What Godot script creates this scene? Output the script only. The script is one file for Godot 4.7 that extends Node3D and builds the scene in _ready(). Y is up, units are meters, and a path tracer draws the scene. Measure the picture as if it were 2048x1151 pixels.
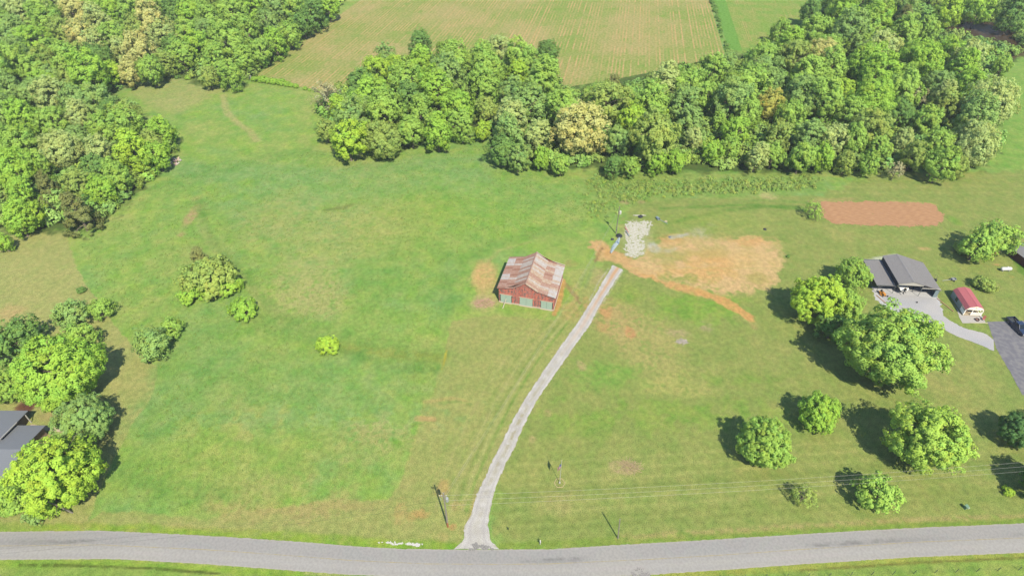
extends Node3D
# A drone's view over a spring valley: hay field, red barn, gravel drive, woods and a country road.

const SUNLIT := 2.6   # how much brighter than its base colour a level surface shows under this sun and exposure


class Shape:
	# collects faces with flat normals; corners run counter-clockwise seen from outside
	var v := PackedVector3Array()
	var n := PackedVector3Array()
	var c := PackedColorArray()
	var u := PackedVector2Array()
	var col := Color.WHITE

	func tri(a: Vector3, b: Vector3, d: Vector3) -> void:
		var m := (b - a).cross(d - a).normalized()
		v.append_array([a, d, b])
		n.append_array([m, m, m])
		c.append_array([col, col, col])
		u.append_array([Vector2.ZERO, Vector2.RIGHT, Vector2.DOWN])

	func quad(a: Vector3, b: Vector3, d: Vector3, e: Vector3) -> void:
		tri(a, b, d)
		tri(a, d, e)

	func box(at: Vector3, size: Vector3, basis := Basis()) -> void:
		var p := []
		for i in 8:
			p.append(at + basis * Vector3((float(i & 1) - 0.5) * size.x, (float((i >> 1) & 1) - 0.5) * size.y, (float(i >> 2) - 0.5) * size.z))
		quad(p[4], p[5], p[7], p[6])
		quad(p[1], p[0], p[2], p[3])
		quad(p[5], p[1], p[3], p[7])
		quad(p[0], p[4], p[6], p[2])
		quad(p[6], p[7], p[3], p[2])
		quad(p[0], p[1], p[5], p[4])

	func bar(a: Vector3, b: Vector3, w: float, h := -1.0) -> void:
		# a square bar between two points
		var d := b - a
		var z := d.normalized()
		var side := Vector3.UP.cross(z)
		side = Vector3.RIGHT if side.length() < 0.01 else side.normalized()
		box((a + b) * 0.5, Vector3(w, w if h < 0.0 else h, d.length()), Basis(side, z.cross(side), z))

	func tube(pts: Array, radii: Array, sides := 7) -> void:
		var rings := []
		for i in pts.size():
			var d: Vector3 = (pts[mini(i + 1, pts.size() - 1)] - pts[maxi(i - 1, 0)]).normalized()
			var a := d.cross(Vector3.RIGHT if absf(d.x) < 0.8 else Vector3.BACK).normalized()
			var b := d.cross(a)
			var ring := []
			for k in sides:
				var t := TAU * k / sides
				ring.append(pts[i] + (a * cos(t) + b * sin(t)) * radii[i])
			rings.append(ring)
		for i in pts.size() - 1:
			for k in sides:
				var j := (k + 1) % sides
				quad(rings[i][k], rings[i][j], rings[i + 1][j], rings[i + 1][k])
		for k in range(1, sides - 1):
			tri(rings[0][0], rings[0][k + 1], rings[0][k])
			tri(rings[-1][0], rings[-1][k], rings[-1][k + 1])

	func slab(pts: Array, thick: float) -> void:
		# a polygon (counter-clockwise from above/outside) with thickness below it
		var m: Vector3 = (pts[1] - pts[0]).cross(pts[2] - pts[0]).normalized()
		var low := []
		for p in pts:
			low.append(p - m * thick)
		for i in range(1, pts.size() - 1):
			tri(pts[0], pts[i], pts[i + 1])
			tri(low[0], low[i + 1], low[i])
		for i in pts.size():
			var j := (i + 1) % pts.size()
			quad(pts[i], low[i], low[j], pts[j])

	func lathe(profile: Array, at: Vector3, axis: Basis, sides := 16) -> void:
		# profile of (radius, height) turned round the local y axis
		for i in profile.size() - 1:
			for k in sides:
				var a := TAU * k / sides
				var b := TAU * (k + 1) / sides
				var q := []
				for w in [[i, a], [i, b], [i + 1, b], [i + 1, a]]:
					var pr: Vector2 = profile[w[0]]
					q.append(at + axis * Vector3(cos(w[1]) * pr.x, pr.y, -sin(w[1]) * pr.x))
				quad(q[0], q[1], q[2], q[3])

	func mesh() -> ArrayMesh:
		var a := []
		a.resize(Mesh.ARRAY_MAX)
		a[Mesh.ARRAY_VERTEX] = v
		a[Mesh.ARRAY_NORMAL] = n
		a[Mesh.ARRAY_COLOR] = c
		a[Mesh.ARRAY_TEX_UV] = u
		var m := ArrayMesh.new()
		m.add_surface_from_arrays(Mesh.PRIMITIVE_TRIANGLES, a)
		return m


var broad := FastNoiseLite.new()    # metres-wide drifts of colour
var middle := FastNoiseLite.new()
var fine := FastNoiseLite.new()
var mats := {}
var bark: StandardMaterial3D


func tone(r: float, g: float, b: float) -> Color:
	# the base colour of a surface that shows as (r, g, b) in the sun
	var c := Color(r / 255.0, g / 255.0, b / 255.0).srgb_to_linear()
	return Color(c.r / SUNLIT, c.g / SUNLIT, c.b / SUNLIT).linear_to_srgb()


func plain(c: Color, rough := 0.85, metal := 0.0) -> StandardMaterial3D:
	var m := StandardMaterial3D.new()
	m.albedo_color = c
	m.roughness = rough
	m.metallic = metal
	m.metallic_specular = 0.4
	return m


func noise_texture(freq: float, colors: Array, offsets: Array, octaves := 4, size := 512, sd := 1, as_step := false, kind := FastNoiseLite.TYPE_SIMPLEX_SMOOTH) -> NoiseTexture2D:
	var f := FastNoiseLite.new()
	f.seed = sd
	f.noise_type = kind
	f.frequency = freq
	f.fractal_octaves = octaves
	f.fractal_type = FastNoiseLite.FRACTAL_FBM if octaves > 1 else FastNoiseLite.FRACTAL_NONE
	var t := NoiseTexture2D.new()
	t.width = size
	t.height = size
	t.seamless = true
	t.noise = f
	if colors.size():
		var r := Gradient.new()
		r.offsets = PackedFloat32Array(offsets)
		r.colors = PackedColorArray(colors)
		if as_step:
			r.interpolation_mode = Gradient.GRADIENT_INTERPOLATE_CONSTANT
		t.color_ramp = r
	return t


func grained(colors: Array, offsets: Array, freq: float, scale: Vector3, rough := 0.9, sd := 1, world := true, as_step := false, octaves := 4) -> StandardMaterial3D:
	# a material whose colour drifts between several tones, mapped by the world's axes
	var m := plain(Color.WHITE, rough)
	m.albedo_texture = noise_texture(freq, colors, offsets, octaves, 512, sd, as_step)
	m.uv1_triplanar = true
	m.uv1_world_triplanar = world
	m.uv1_scale = scale
	return m


func vertex_tinted(rough := 0.9, texture: Texture2D = null, scale := 0.05) -> StandardMaterial3D:
	var m := plain(Color.WHITE, rough)
	m.vertex_color_use_as_albedo = true
	if texture:
		m.albedo_texture = texture
		m.uv1_triplanar = true
		m.uv1_world_triplanar = true
		m.uv1_scale = Vector3.ONE * scale
	return m


func thing(called: String, label: String, category: String, at := Vector3.ZERO, turn := 0.0, group := "") -> Node3D:
	var o := Node3D.new()
	o.name = called
	add_child(o, true)
	o.position = at
	o.rotation_degrees.y = turn
	tag(o, label, category, group)
	return o


func tag(o: Node, label: String, category: String, group := "") -> void:
	o.set_meta("label", label)
	o.set_meta("category", category)
	if group:
		o.set_meta("group", group)


func part(called: String, st, m: Material, parent: Node = self) -> MeshInstance3D:
	var o := MeshInstance3D.new()
	o.name = called
	o.mesh = st.mesh() if st is Shape else st
	o.material_override = m
	parent.add_child(o, true)
	return o


func structure(called: String, st, m: Material) -> MeshInstance3D:
	var o := part(called, st, m)
	o.set_meta("kind", "structure")
	return o


func box_shape(at: Vector3, size: Vector3) -> Shape:
	var s := Shape.new()
	s.box(at, size)
	return s


# ---------------------------------------------------------------- ground

func ramp(e0: float, e1: float, x: float) -> float:
	return smoothstep(e0, e1, x)


func paint(origin: Vector2, size: Vector2, step: float, out: Vector2i) -> ImageTexture:
	# a map of the grass, bare earth and wear, seen from above
	var nx := int(size.x / step)
	var nz := int(size.y / step)
	var px := PackedColorArray()
	px.resize(nx * nz)
	var hay := tone(150, 180, 94)
	var dry := tone(176, 182, 110)
	var cool := tone(134, 174, 110)
	var rich := tone(154, 188, 84)
	for j in nz:
		var z := origin.y + (j + 0.5) * step
		for i in nx:
			var x := origin.x + (i + 0.5) * step
			var a := broad.get_noise_2d(x, z)
			var b := middle.get_noise_2d(x, z)
			var c := hay.lerp(dry, clampf(a * 1.6 + b * 0.5, 0.0, 1.0) * 0.8)
			c = c.lerp(cool, clampf(-a * 1.3 - b * 0.7, 0.0, 1.0) * 0.7)
			px[j * nx + i] = c.lerp(rich, clampf(middle.get_noise_2d(x + 500.0, z) * 1.6, 0.0, 1.0) * 0.6)
	for f in wear:
		var pts: PackedVector2Array = PackedVector2Array(f[1])
		var half: float = f[2]
		var col: Color = f[3]
		var soft: float = f[4]
		var op: float = f[5]
		var wob: float = f[6]
		var pat: float = f[7]
		var blob: bool = f[0] == "B"
		var lo := pts[0]
		var hi := pts[0]
		if blob:
			lo = pts[0] - pts[1] * (1.0 + soft)
			hi = pts[0] + pts[1] * (1.0 + soft)
		else:
			for p in pts:
				lo = lo.min(p)
				hi = hi.max(p)
			var grow := half + soft + wob * 2.0
			lo -= Vector2(grow, grow)
			hi += Vector2(grow, grow)
		var i0 := maxi(0, int((lo.x - origin.x) / step))
		var i1 := mini(nx, int((hi.x - origin.x) / step) + 2)
		var j0 := maxi(0, int((lo.y - origin.y) / step))
		var j1 := mini(nz, int((hi.y - origin.y) / step) + 2)
		if i0 >= i1 or j0 >= j1:
			continue
		var np := pts.size()
		var span := 0.0
		if blob:
			span = minf(pts[1].x, pts[1].y)
		for j in range(j0, j1):
			var z := origin.y + (j + 0.5) * step
			for i in range(i0, i1):
				var q := Vector2(origin.x + (i + 0.5) * step, z)
				var d: float
				if blob:
					d = ((q - pts[0]) / pts[1]).length() - 1.0
					d *= span
				else:
					d = 1e9
					for k in (np if f[0] == "P" else np - 1):
						d = minf(d, q.distance_squared_to(Geometry2D.get_closest_point_to_segment(q, pts[k], pts[(k + 1) % np])))
					d = sqrt(d)
					if f[0] == "P":
						if Geometry2D.is_point_in_polygon(q, pts):
							d = -d
					else:
						d -= half
				var s := soft * span if blob else soft
				var b := middle.get_noise_2d(q.x * 1.7, q.y * 1.7)
				var n := fine.get_noise_2d(q.x, q.y)
				d += (b * 2.0 + n) * wob
				var t := clampf(0.5 - d / maxf(s, 0.01), 0.0, 1.0)
				if t <= 0.0:
					continue
				t = t * t * (3.0 - 2.0 * t) * op
				if pat > 0.0:
					t *= clampf(1.0 + pat * (n * 1.8 + b * 1.5 - 0.15), 0.0, 1.0)
				px[j * nx + i] = px[j * nx + i].lerp(col, t)
	var bytes := PackedByteArray()
	bytes.resize(nx * nz * 3)
	for k in nx * nz:
		var c := px[k]
		# blades, clover and thatch mixed at arm's length
		var gx := origin.x + float(k % nx) * step
		var gz := origin.y + float(k / nx) * step
		var mix := fine.get_noise_2d(gx * 1.3, gz * 1.3)
		var hue := fine.get_noise_2d(gx * 0.45 + 300.0, gz * 0.45)
		var drift := middle.get_noise_2d(gx * 1.4 + 800.0, gz * 1.4)
		var green := clampf((c.g - c.r) * 9.0 + 0.35, 0.2, 1.0)
		hue *= green
		drift *= green
		var w := (1.0 + mix * 0.12 + drift * 0.05) * 1.06
		c = Color(c.r * w * (1.0 + hue * 0.11 + drift * 0.08), c.g * w * (1.0 + hue * 0.02), c.b * w * (1.0 + hue * 0.1 + drift * 0.08))
		bytes[k * 3] = int(clampf(c.r, 0, 1) * 255.0)
		bytes[k * 3 + 1] = int(clampf(c.g, 0, 1) * 255.0)
		bytes[k * 3 + 2] = int(clampf(c.b, 0, 1) * 255.0)
	var im := Image.create_from_data(nx, nz, false, Image.FORMAT_RGB8, bytes)
	im.resize(out.x, out.y, Image.INTERPOLATE_CUBIC)
	return ImageTexture.create_from_image(im)


func flat_quad(a: Array, lo: Vector2, hi: Vector2, y: float, tile: float, cells: int) -> void:
	for j in cells:
		for i in cells:
			for w in [[0, 0], [1, 0], [1, 1], [0, 0], [1, 1], [0, 1]]:
				var t := Vector2(float(i + w[0]) / cells, float(j + w[1]) / cells)
				var p := lo + (hi - lo) * t
				a[0].append(Vector3(p.x, y, p.y))
				a[1].append(Vector3.UP)
				a[2].append(t)
				a[3].append(p / tile)


func ground() -> void:
	var grass := noise_texture(0.09, [Color(0.72, 0.78, 0.68), Color(0.93, 0.94, 0.9), Color(1, 1, 0.97)], [0.2, 0.5, 0.78], 4, 1024, 7)
	var relief := noise_texture(0.05, [], [], 4, 1024, 9)
	var m := ArrayMesh.new()
	var used := []
	var tiles := [[Vector2(-150, -130), Vector2(150, -25), 0.3, Vector2i(2048, 716)], [Vector2(-330, -420), Vector2(330, -130), 0.62, Vector2i(2048, 900)]]
	for t in tiles:
		var a := [PackedVector3Array(), PackedVector3Array(), PackedVector2Array(), PackedVector2Array()]
		flat_quad(a, t[0], t[1], 0.0, 26.0, 4)
		var g := plain(Color.WHITE, 0.95)
		g.metallic_specular = 0.15
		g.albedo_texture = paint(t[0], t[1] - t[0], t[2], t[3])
		used.append([a, g])
	# the country round about, out to the horizon
	var far := [PackedVector3Array(), PackedVector3Array(), PackedVector2Array(), PackedVector2Array()]
	for r in [[Vector2(-2500, -2500), Vector2(2500, -420)], [Vector2(-2500, -25), Vector2(2500, 1500)], [Vector2(-2500, -420), Vector2(-330, -130)], [Vector2(330, -420), Vector2(2500, -130)], [Vector2(-2500, -130), Vector2(-150, -25)], [Vector2(150, -130), Vector2(2500, -25)]]:
		flat_quad(far, r[0], r[1], 0.0, 26.0, 1)
	var fg := plain(tone(146, 174, 96), 0.95)
	used.append([far, fg])
	for w in used:
		var arr := []
		arr.resize(Mesh.ARRAY_MAX)
		arr[Mesh.ARRAY_VERTEX] = w[0][0]
		arr[Mesh.ARRAY_NORMAL] = w[0][1]
		arr[Mesh.ARRAY_TEX_UV] = w[0][2]
		arr[Mesh.ARRAY_TEX_UV2] = w[0][3]
		# clockwise seen from above is what the list above gives: x then z
		m.add_surface_from_arrays(Mesh.PRIMITIVE_TRIANGLES, arr)
		var g: StandardMaterial3D = w[1]
		g.detail_enabled = true
		g.detail_albedo = grass
		g.detail_blend_mode = BaseMaterial3D.BLEND_MODE_MUL
		g.detail_uv_layer = BaseMaterial3D.DETAIL_UV_2
		m.surface_set_material(m.get_surface_count() - 1, g)
	var o := MeshInstance3D.new()
	o.name = "ground"
	o.mesh = m
	o.set_meta("kind", "structure")
	add_child(o, true)


func strip(rows: Array, across: int, y: float, color: Callable, step := 0.5) -> Shape:
	# a ribbon between pairs of edge points; color(u across, v metres along, point) gives linear vertex colours
	var s := Shape.new()
	var done := 0.0
	for r in rows.size() - 1:
		var a0: Vector2 = rows[r][0]
		var a1: Vector2 = rows[r][1]
		var b0: Vector2 = rows[r + 1][0]
		var b1: Vector2 = rows[r + 1][1]
		var long := ((b0 + b1) * 0.5 - (a0 + a1) * 0.5).length()
		var cuts := maxi(1, int(long / step))
		for k in cuts:
			var t0 := float(k) / cuts
			var t1 := float(k + 1) / cuts
			for i in across:
				var q := []
				var cs := []
				for w in [[i, t0], [i + 1, t0], [i + 1, t1], [i, t1]]:
					var u: float = float(w[0]) / across
					var p: Vector2 = a0.lerp(b0, w[1]).lerp(a1.lerp(b1, w[1]), u)
					if u == 0.0 or u == 1.0:
						p += Vector2(fine.get_noise_2d(p.x * 2.0, p.y * 2.0), fine.get_noise_2d(p.x * 2.0 + 90.0, p.y * 2.0)) * edge_wander
					q.append(Vector3(p.x, y, p.y))
					cs.append(color.call(u, done + long * float(w[1]), p))
				for w in ([0, 2, 1, 0, 3, 2] if (q[1] - q[0]).cross(q[2] - q[0]).y > 0.0 else [0, 1, 2, 0, 2, 3]):
					s.v.append(q[w])
					s.n.append(Vector3.UP)
					s.c.append(cs[w])
					s.u.append(Vector2.ZERO)
		done += long
	return s


var edge_wander := 0.15


func patch(outline: Array, y: float, wander := 0.3) -> Shape:
	# a flat sheet with an uneven edge
	var p := PackedVector2Array()
	for i in outline.size():
		var a: Vector2 = outline[i]
		var b: Vector2 = outline[(i + 1) % outline.size()]
		var cuts := maxi(1, int(a.distance_to(b) / 0.6))
		for k in cuts:
			var q := a.lerp(b, float(k) / cuts)
			p.append(q + Vector2(fine.get_noise_2d(q.x * 1.6, q.y * 1.6), fine.get_noise_2d(q.x * 1.6 + 70.0, q.y * 1.6)) * wander * 1.6)
	var ix := Geometry2D.triangulate_polygon(p)
	if ix.is_empty() and wander > 0.05:
		return patch(outline, y, wander * 0.5)
	var s := Shape.new()
	for k in range(0, ix.size(), 3):
		var a := Vector3(p[ix[k]].x, y, p[ix[k]].y)
		var b := Vector3(p[ix[k + 1]].x, y, p[ix[k + 1]].y)
		var d := Vector3(p[ix[k + 2]].x, y, p[ix[k + 2]].y)
		if (b - a).cross(d - a).y > 0.0:
			s.tri(a, b, d)
		else:
			s.tri(a, d, b)
	return s


func crumbs(outline: Array, y: float, cell: float, wander: float, holes := 0.0) -> Shape:
	# a spread of loose material: small cells with a ragged rim and thin places where the ground shows
	var poly := PackedVector2Array(outline)
	var lo := poly[0]
	var hi := poly[0]
	for p in poly:
		lo = lo.min(p)
		hi = hi.max(p)
	var s := Shape.new()
	var x := lo.x - wander
	while x < hi.x + wander:
		var z := lo.y - wander
		while z < hi.y + wander:
			var q := Vector2(x, z)
			var d := inset(q, poly) * (-1.0 if Geometry2D.is_point_in_polygon(q, poly) else 1.0)
			var n := fine.get_noise_2d(x * 1.7, z * 1.7)
			d += (n + middle.get_noise_2d(x * 3.0, z * 3.0)) * wander
			if d < 0.0 and fine.get_noise_2d(x * 1.2 + 40.0, z * 1.2) > -0.45 + holes + clampf((d + 1.2) * 0.3, 0.0, 0.3):
				s.quad(Vector3(x, y, z + cell), Vector3(x + cell, y, z + cell), Vector3(x + cell, y, z), Vector3(x, y, z))
			z += cell
		x += cell
	return s


func lin(r: float, g: float, b: float) -> Color:
	return tone(r, g, b).srgb_to_linear()


func road_color(u: float, v: float, p: Vector2) -> Color:
	var c := lin(186, 184, 178)
	var n := broad.get_noise_2d(p.x * 2.0, p.y * 2.0) * 0.6
	c = c.lerp(lin(174, 173, 170), clampf(0.4 + n + (0.3 if u < 0.5 else -0.25), 0.0, 1.0))
	# old patching and open cracks on the crown of the far lane
	var crack := clampf(1.0 - absf(u - 0.4 - middle.get_noise_2d(p.x * 0.3, 50.0) * 0.06) / 0.1, 0.0, 1.0) * clampf(middle.get_noise_2d(p.x * 0.32, 7.0) * 3.0 - 0.2, 0.0, 1.0)
	crack *= clampf(0.4 + fine.get_noise_2d(p.x * 0.6, p.y * 3.0) * 2.6, 0.0, 1.0)
	c = c.lerp(lin(112, 111, 110), clampf(crack, 0.0, 0.8))
	c = c.lerp(lin(158, 157, 154), clampf(1.0 - absf(u - 0.42) / 0.16, 0.0, 1.0) * clampf(0.3 + middle.get_noise_2d(p.x * 0.3, 7.0) * 2.0, 0.0, 1.0) * 0.6)
	# wheel paths a little paler, edges dusty
	c = c.lerp(lin(196, 194, 188), clampf(1.0 - absf(u - 0.75) / 0.12, 0.0, 1.0) * 0.45)
	c = c.lerp(lin(200, 194, 180), clampf(1.0 - minf(u, 1.0 - u) / 0.05, 0.0, 1.0) * 0.6)
	return c


func drive_color(u: float, v: float, p: Vector2) -> Color:
	# v runs from the barn's end down to the road
	var n := middle.get_noise_2d(p.x * 3.0, p.y * 3.0)
	var c := lin(214, 211, 204).lerp(lin(234, 232, 226), clampf(0.5 + n, 0.0, 1.0))
	var crown := clampf(1.15 - absf(u - 0.5 - n * 0.06) / 0.24, 0.0, 1.0)
	var rust := clampf(1.15 - v / 34.0, 0.0, 1.0)
	var weedy := clampf(1.0 - absf(v - 60.0) / 34.0, 0.0, 1.0)
	c = c.lerp(lin(224, 182, 136), crown * rust)
	c = c.lerp(lin(170, 162, 112), crown * weedy * clampf(0.75 + fine.get_noise_2d(p.x, p.y) * 1.4, 0.0, 1.0) * 0.8)
	c = c.lerp(lin(196, 193, 186), clampf(1.0 - absf(absf(u - 0.5) - 0.27) / 0.1, 0.0, 1.0) * 0.6)
	c = c.lerp(lin(186, 180, 140), clampf(1.0 - minf(u, 1.0 - u) / 0.1, 0.0, 1.0) * clampf(0.35 + fine.get_noise_2d(p.x * 1.3, p.y * 1.3) * 2.0, 0.0, 1.0) * 0.8)
	return c


func row_color(u: float, v: float, p: Vector2) -> Color:
	var a := broad.get_noise_2d(p.x, p.y)
	var b := middle.get_noise_2d(p.x, p.y)
	var c := lin(166, 178, 106).lerp(lin(188, 182, 126), clampf(0.45 + a * 1.5 + b * 0.6, 0.0, 1.0))
	return c.lerp(lin(148, 176, 92), clampf(b * 1.4 - a * 0.8, 0.0, 1.0))


# ---------------------------------------------------------------- trees

func spray(r: RandomNumberGenerator) -> Vector3:
	var z := r.randf_range(-1.0, 1.0)
	var t := r.randf_range(0.0, TAU)
	var k := sqrt(1.0 - z * z)
	return Vector3(cos(t) * k, z, sin(t) * k)


func tree_form(sd: int, how: Dictionary) -> Dictionary:
	# the shared meshes of one form of tree, one metre in crown radius: leaves on puffs on boughs, and a trunk with limbs
	var r := RandomNumberGenerator.new()
	r.seed = sd
	var cy: float = how.cy
	var ry: float = how.ry
	var boughs := []
	var nb: int = how.boughs
	var even: bool = how.get("even", false)
	var lean := Vector3(r.randf_range(-0.1, 0.1), 0, r.randf_range(-0.1, 0.1)) * (0.3 if even else 1.0)
	var taper: float = how.get("taper", 0.0)
	for i in nb:
		var h := 1.0 - 2.0 * (i + 0.5) / nb
		if h < float(how.get("low", -0.75)):
			continue
		var t := i * 2.39996 + r.randf_range(-0.6, 0.6)
		var k := sqrt(1.0 - h * h)
		if how.has("cone"):
			k = 0.9 * (1.0 - (h + 1.0) * 0.5) + 0.12
		elif taper > 0.0:
			k = lerpf(k, 0.95 * (1.0 - (h + 1.0) * 0.5) + 0.1, taper)
		var out := Vector3(cos(t) * k, h, sin(t) * k)
		var reach := (r.randf_range(0.6, 0.82) if r.randf() < 0.72 else r.randf_range(0.3, 0.6)) if even else (r.randf_range(0.52, 0.86) if r.randf() < 0.85 else r.randf_range(0.86, 0.98)) if not how.has("cone") else r.randf_range(0.64, 0.84)
		var size: float = r.randf_range(0.17, 0.32) * float(how.get("puff", 1.0))
		boughs.append([Vector3(out.x * reach, cy + out.y * ry * reach * (1.0 if not how.has("cone") else 1.25), out.z * reach) + lean * (h + 1.0), size, out])
	if not how.has("cone"):
		boughs.append([Vector3(0, cy, 0), 0.45, Vector3.UP])
		boughs.append([Vector3(0.05, cy + ry * 0.62, 0.05), 0.3, Vector3.UP])
		boughs.append([Vector3(-0.05, cy + ry * 0.3, 0.4), 0.3, Vector3(0, 0.5, 0.8)])
	var puffs := []
	for b in boughs:
		var ripe := r.randf_range(0.9, 1.12)
		var warm := r.randf_range(-0.1, 0.14)
		for k in int(how.puffs):
			var d: Vector3 = (spray(r) + b[2] * 0.6).normalized()
			var size: float = float(how.grain) * r.randf_range(0.7, 1.35)
			puffs.append([b[0] + d * b[1] * r.randf_range(0.45, 1.35), size, ripe * r.randf_range(0.86, 1.14), warm + r.randf_range(-0.06, 0.06)])
	var v := PackedVector3Array()
	var n := PackedVector3Array()
	var c := PackedColorArray()
	var ix := PackedInt32Array()
	var leaf: float = how.leaf
	var centre := Vector3(0, cy - 0.1, 0)
	var total: int = how.leaves
	var made := 0
	var tries := 0
	while made < total and tries < total * 4:
		tries += 1
		var p: Array = puffs[r.randi() % puffs.size()]
		var out: Vector3 = (p[0] - centre).normalized()
		var d := (spray(r) + out * 0.55 + Vector3(0, 0.15, 0)).normalized()
		var at: Vector3 = p[0] + d * p[1] * sqrt(r.randf_range(0.4, 1.15))
		if at.y < 0.04:
			continue
		var hid := false
		for k in 3:
			var b: Array = boughs[(tries * 3 + k) % boughs.size()]
			if at.distance_squared_to(b[0]) < b[1] * b[1] * 0.2:
				hid = true
		if hid:
			continue
		made += 1
		var nn := (d * 0.5 + out * 0.4 + spray(r) * 0.6 + Vector3(0, 0.4, 0)).normalized()
		var s := nn.cross(spray(r)).normalized()
		var q := nn.cross(s)
		var size := leaf * r.randf_range(0.65, 1.35)
		var base := v.size()
		v.append_array([at + s * size, at + q * size * 0.62, at - s * size, at - q * size * 0.62])
		var shade := (nn * 0.35 + d * 0.45 + out * 0.35).normalized()
		if shade.dot(nn) < 0.2:
			shade = nn
		n.append_array([shade, shade, shade, shade])
		var w: float = p[2] * r.randf_range(0.88, 1.12)
		var col := Color(w * (1.0 + p[3]) * r.randf_range(0.94, 1.08), w, w * (1.0 - p[3]) * r.randf_range(0.85, 1.1))
		c.append_array([col, col, col, col])
		ix.append_array([base, base + 2, base + 1, base, base + 3, base + 2])
	var a := []
	a.resize(Mesh.ARRAY_MAX)
	a[Mesh.ARRAY_VERTEX] = v
	a[Mesh.ARRAY_NORMAL] = n
	a[Mesh.ARRAY_COLOR] = c
	a[Mesh.ARRAY_INDEX] = ix
	var crown := ArrayMesh.new()
	crown.add_surface_from_arrays(Mesh.PRIMITIVE_TRIANGLES, a)
	var w := Shape.new()
	var thick: float = how.get("trunk", 0.05)
	var top := Vector3(r.randf_range(-0.06, 0.06), cy + ry * 0.45, r.randf_range(-0.06, 0.06))
	w.tube([Vector3(0, -0.03, 0), Vector3(0.01, 0.05, 0), Vector3(0.02, cy * 0.5, 0.01), top], [thick * 1.7, thick * 1.1, thick * 0.85, thick * 0.25], 7)
	var every := maxi(1, int(boughs.size() / float(how.get("limbs", 9))))
	for i in range(0, boughs.size(), every):
		var b: Array = boughs[i]
		var from := Vector3(0.01, clampf(b[0].y - 0.45, cy * 0.35, cy + ry * 0.3), 0.0)
		var to: Vector3 = b[0] + b[2] * b[1] * 0.6
		w.tube([from, from.lerp(to, 0.5) + Vector3(0, 0.06, 0), to], [thick * 0.55, thick * 0.35, thick * 0.1], 5)
		for k in int(how.get("twigs", 1)):
			w.tube([from.lerp(to, 0.55) + Vector3(0, 0.05, 0), to + spray(r) * b[1] * 1.1], [thick * 0.25, thick * 0.06], 4)
	return {"crown": crown, "trunk": w.mesh()}


var forms := {}
var leaf_mats := {}


func leaf_material(key: String) -> StandardMaterial3D:
	if not leaf_mats.has(key):
		var shades := {"B": [0.255, 0.44, 0.06], "Y": [0.305, 0.475, 0.055], "M": [0.255, 0.42, 0.078], "D": [0.145, 0.275, 0.065], "U": [0.22, 0.36, 0.10], "P": [0.34, 0.44, 0.15], "T": [0.43, 0.455, 0.165], "O": [0.26, 0.365, 0.085], "C": [0.18, 0.215, 0.07], "N": [0.34, 0.35, 0.2], "K": [0.36, 0.38, 0.085], "L": [0.29, 0.45, 0.075], "E": [0.1, 0.21, 0.06], "S": [0.27, 0.4, 0.09]}
		var s: Array = shades[key]
		var m := plain(Color(s[0] * 1.06, s[1] * 1.02, s[2] * 1.05).linear_to_srgb(), 0.75)
		m.metallic_specular = 0.25
		m.vertex_color_use_as_albedo = true
		m.backlight_enabled = true
		m.backlight = Color(0.84, 0.88, 0.56)
		leaf_mats[key] = m
	return leaf_mats[key]


func make_forms() -> void:
	var all := {
		"forest": {"cy": 1.42, "ry": 1.16, "boughs": 46, "puffs": 11, "grain": 0.105, "leaves": 15000, "leaf": 0.038, "low": -0.95},
		"oak": {"cy": 1.08, "ry": 1.0, "low": -0.95, "boughs": 84, "puffs": 13, "grain": 0.085, "leaves": 26000, "leaf": 0.029, "puff": 0.8, "even": true},
		"round": {"cy": 0.97, "ry": 0.9, "boughs": 120, "puffs": 10, "grain": 0.07, "leaves": 42000, "leaf": 0.0235, "puff": 0.66, "even": true, "low": -0.9, "limbs": 16},
		"small": {"cy": 0.95, "ry": 0.85, "boughs": 40, "puffs": 9, "grain": 0.12, "leaves": 6500, "leaf": 0.05, "even": true, "trunk": 0.06},
		"bush": {"cy": 0.55, "ry": 0.55, "boughs": 42, "puffs": 9, "grain": 0.11, "leaves": 6500, "leaf": 0.05, "even": true, "trunk": 0.05, "low": -0.6},
		"cedar": {"cy": 1.05, "ry": 1.1, "boughs": 40, "puffs": 9, "grain": 0.1, "leaves": 8000, "leaf": 0.042, "cone": true, "puff": 0.7, "low": -0.95},
		"bare": {"cy": 1.3, "ry": 1.0, "boughs": 22, "puffs": 8, "grain": 0.12, "leaves": 1700, "leaf": 0.045, "limbs": 20, "twigs": 5, "trunk": 0.045},
		"airy": {"cy": 0.95, "ry": 0.85, "boughs": 24, "puffs": 8, "grain": 0.11, "leaves": 3000, "leaf": 0.038, "limbs": 16, "twigs": 3, "trunk": 0.035},
	}
	var count := {"forest": 7, "oak": 2, "round": 3, "small": 3, "bush": 3, "cedar": 2, "bare": 2, "airy": 2}
	var sd := 11
	for k in all:
		forms[k] = []
		for i in count[k]:
			sd += 17
			var how: Dictionary = all[k].duplicate()
			if k == "forest":
				# some broad, some tall, some drawn to a point
				how.ry = [1.16, 1.3, 1.05, 1.22, 1.1, 1.36, 1.16][i]
				how.taper = [0.0, 0.45, 0.1, 0.7, 0.0, 0.3, 0.2][i]
			forms[k].append(tree_form(sd, how))


var planted := 0


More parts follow.
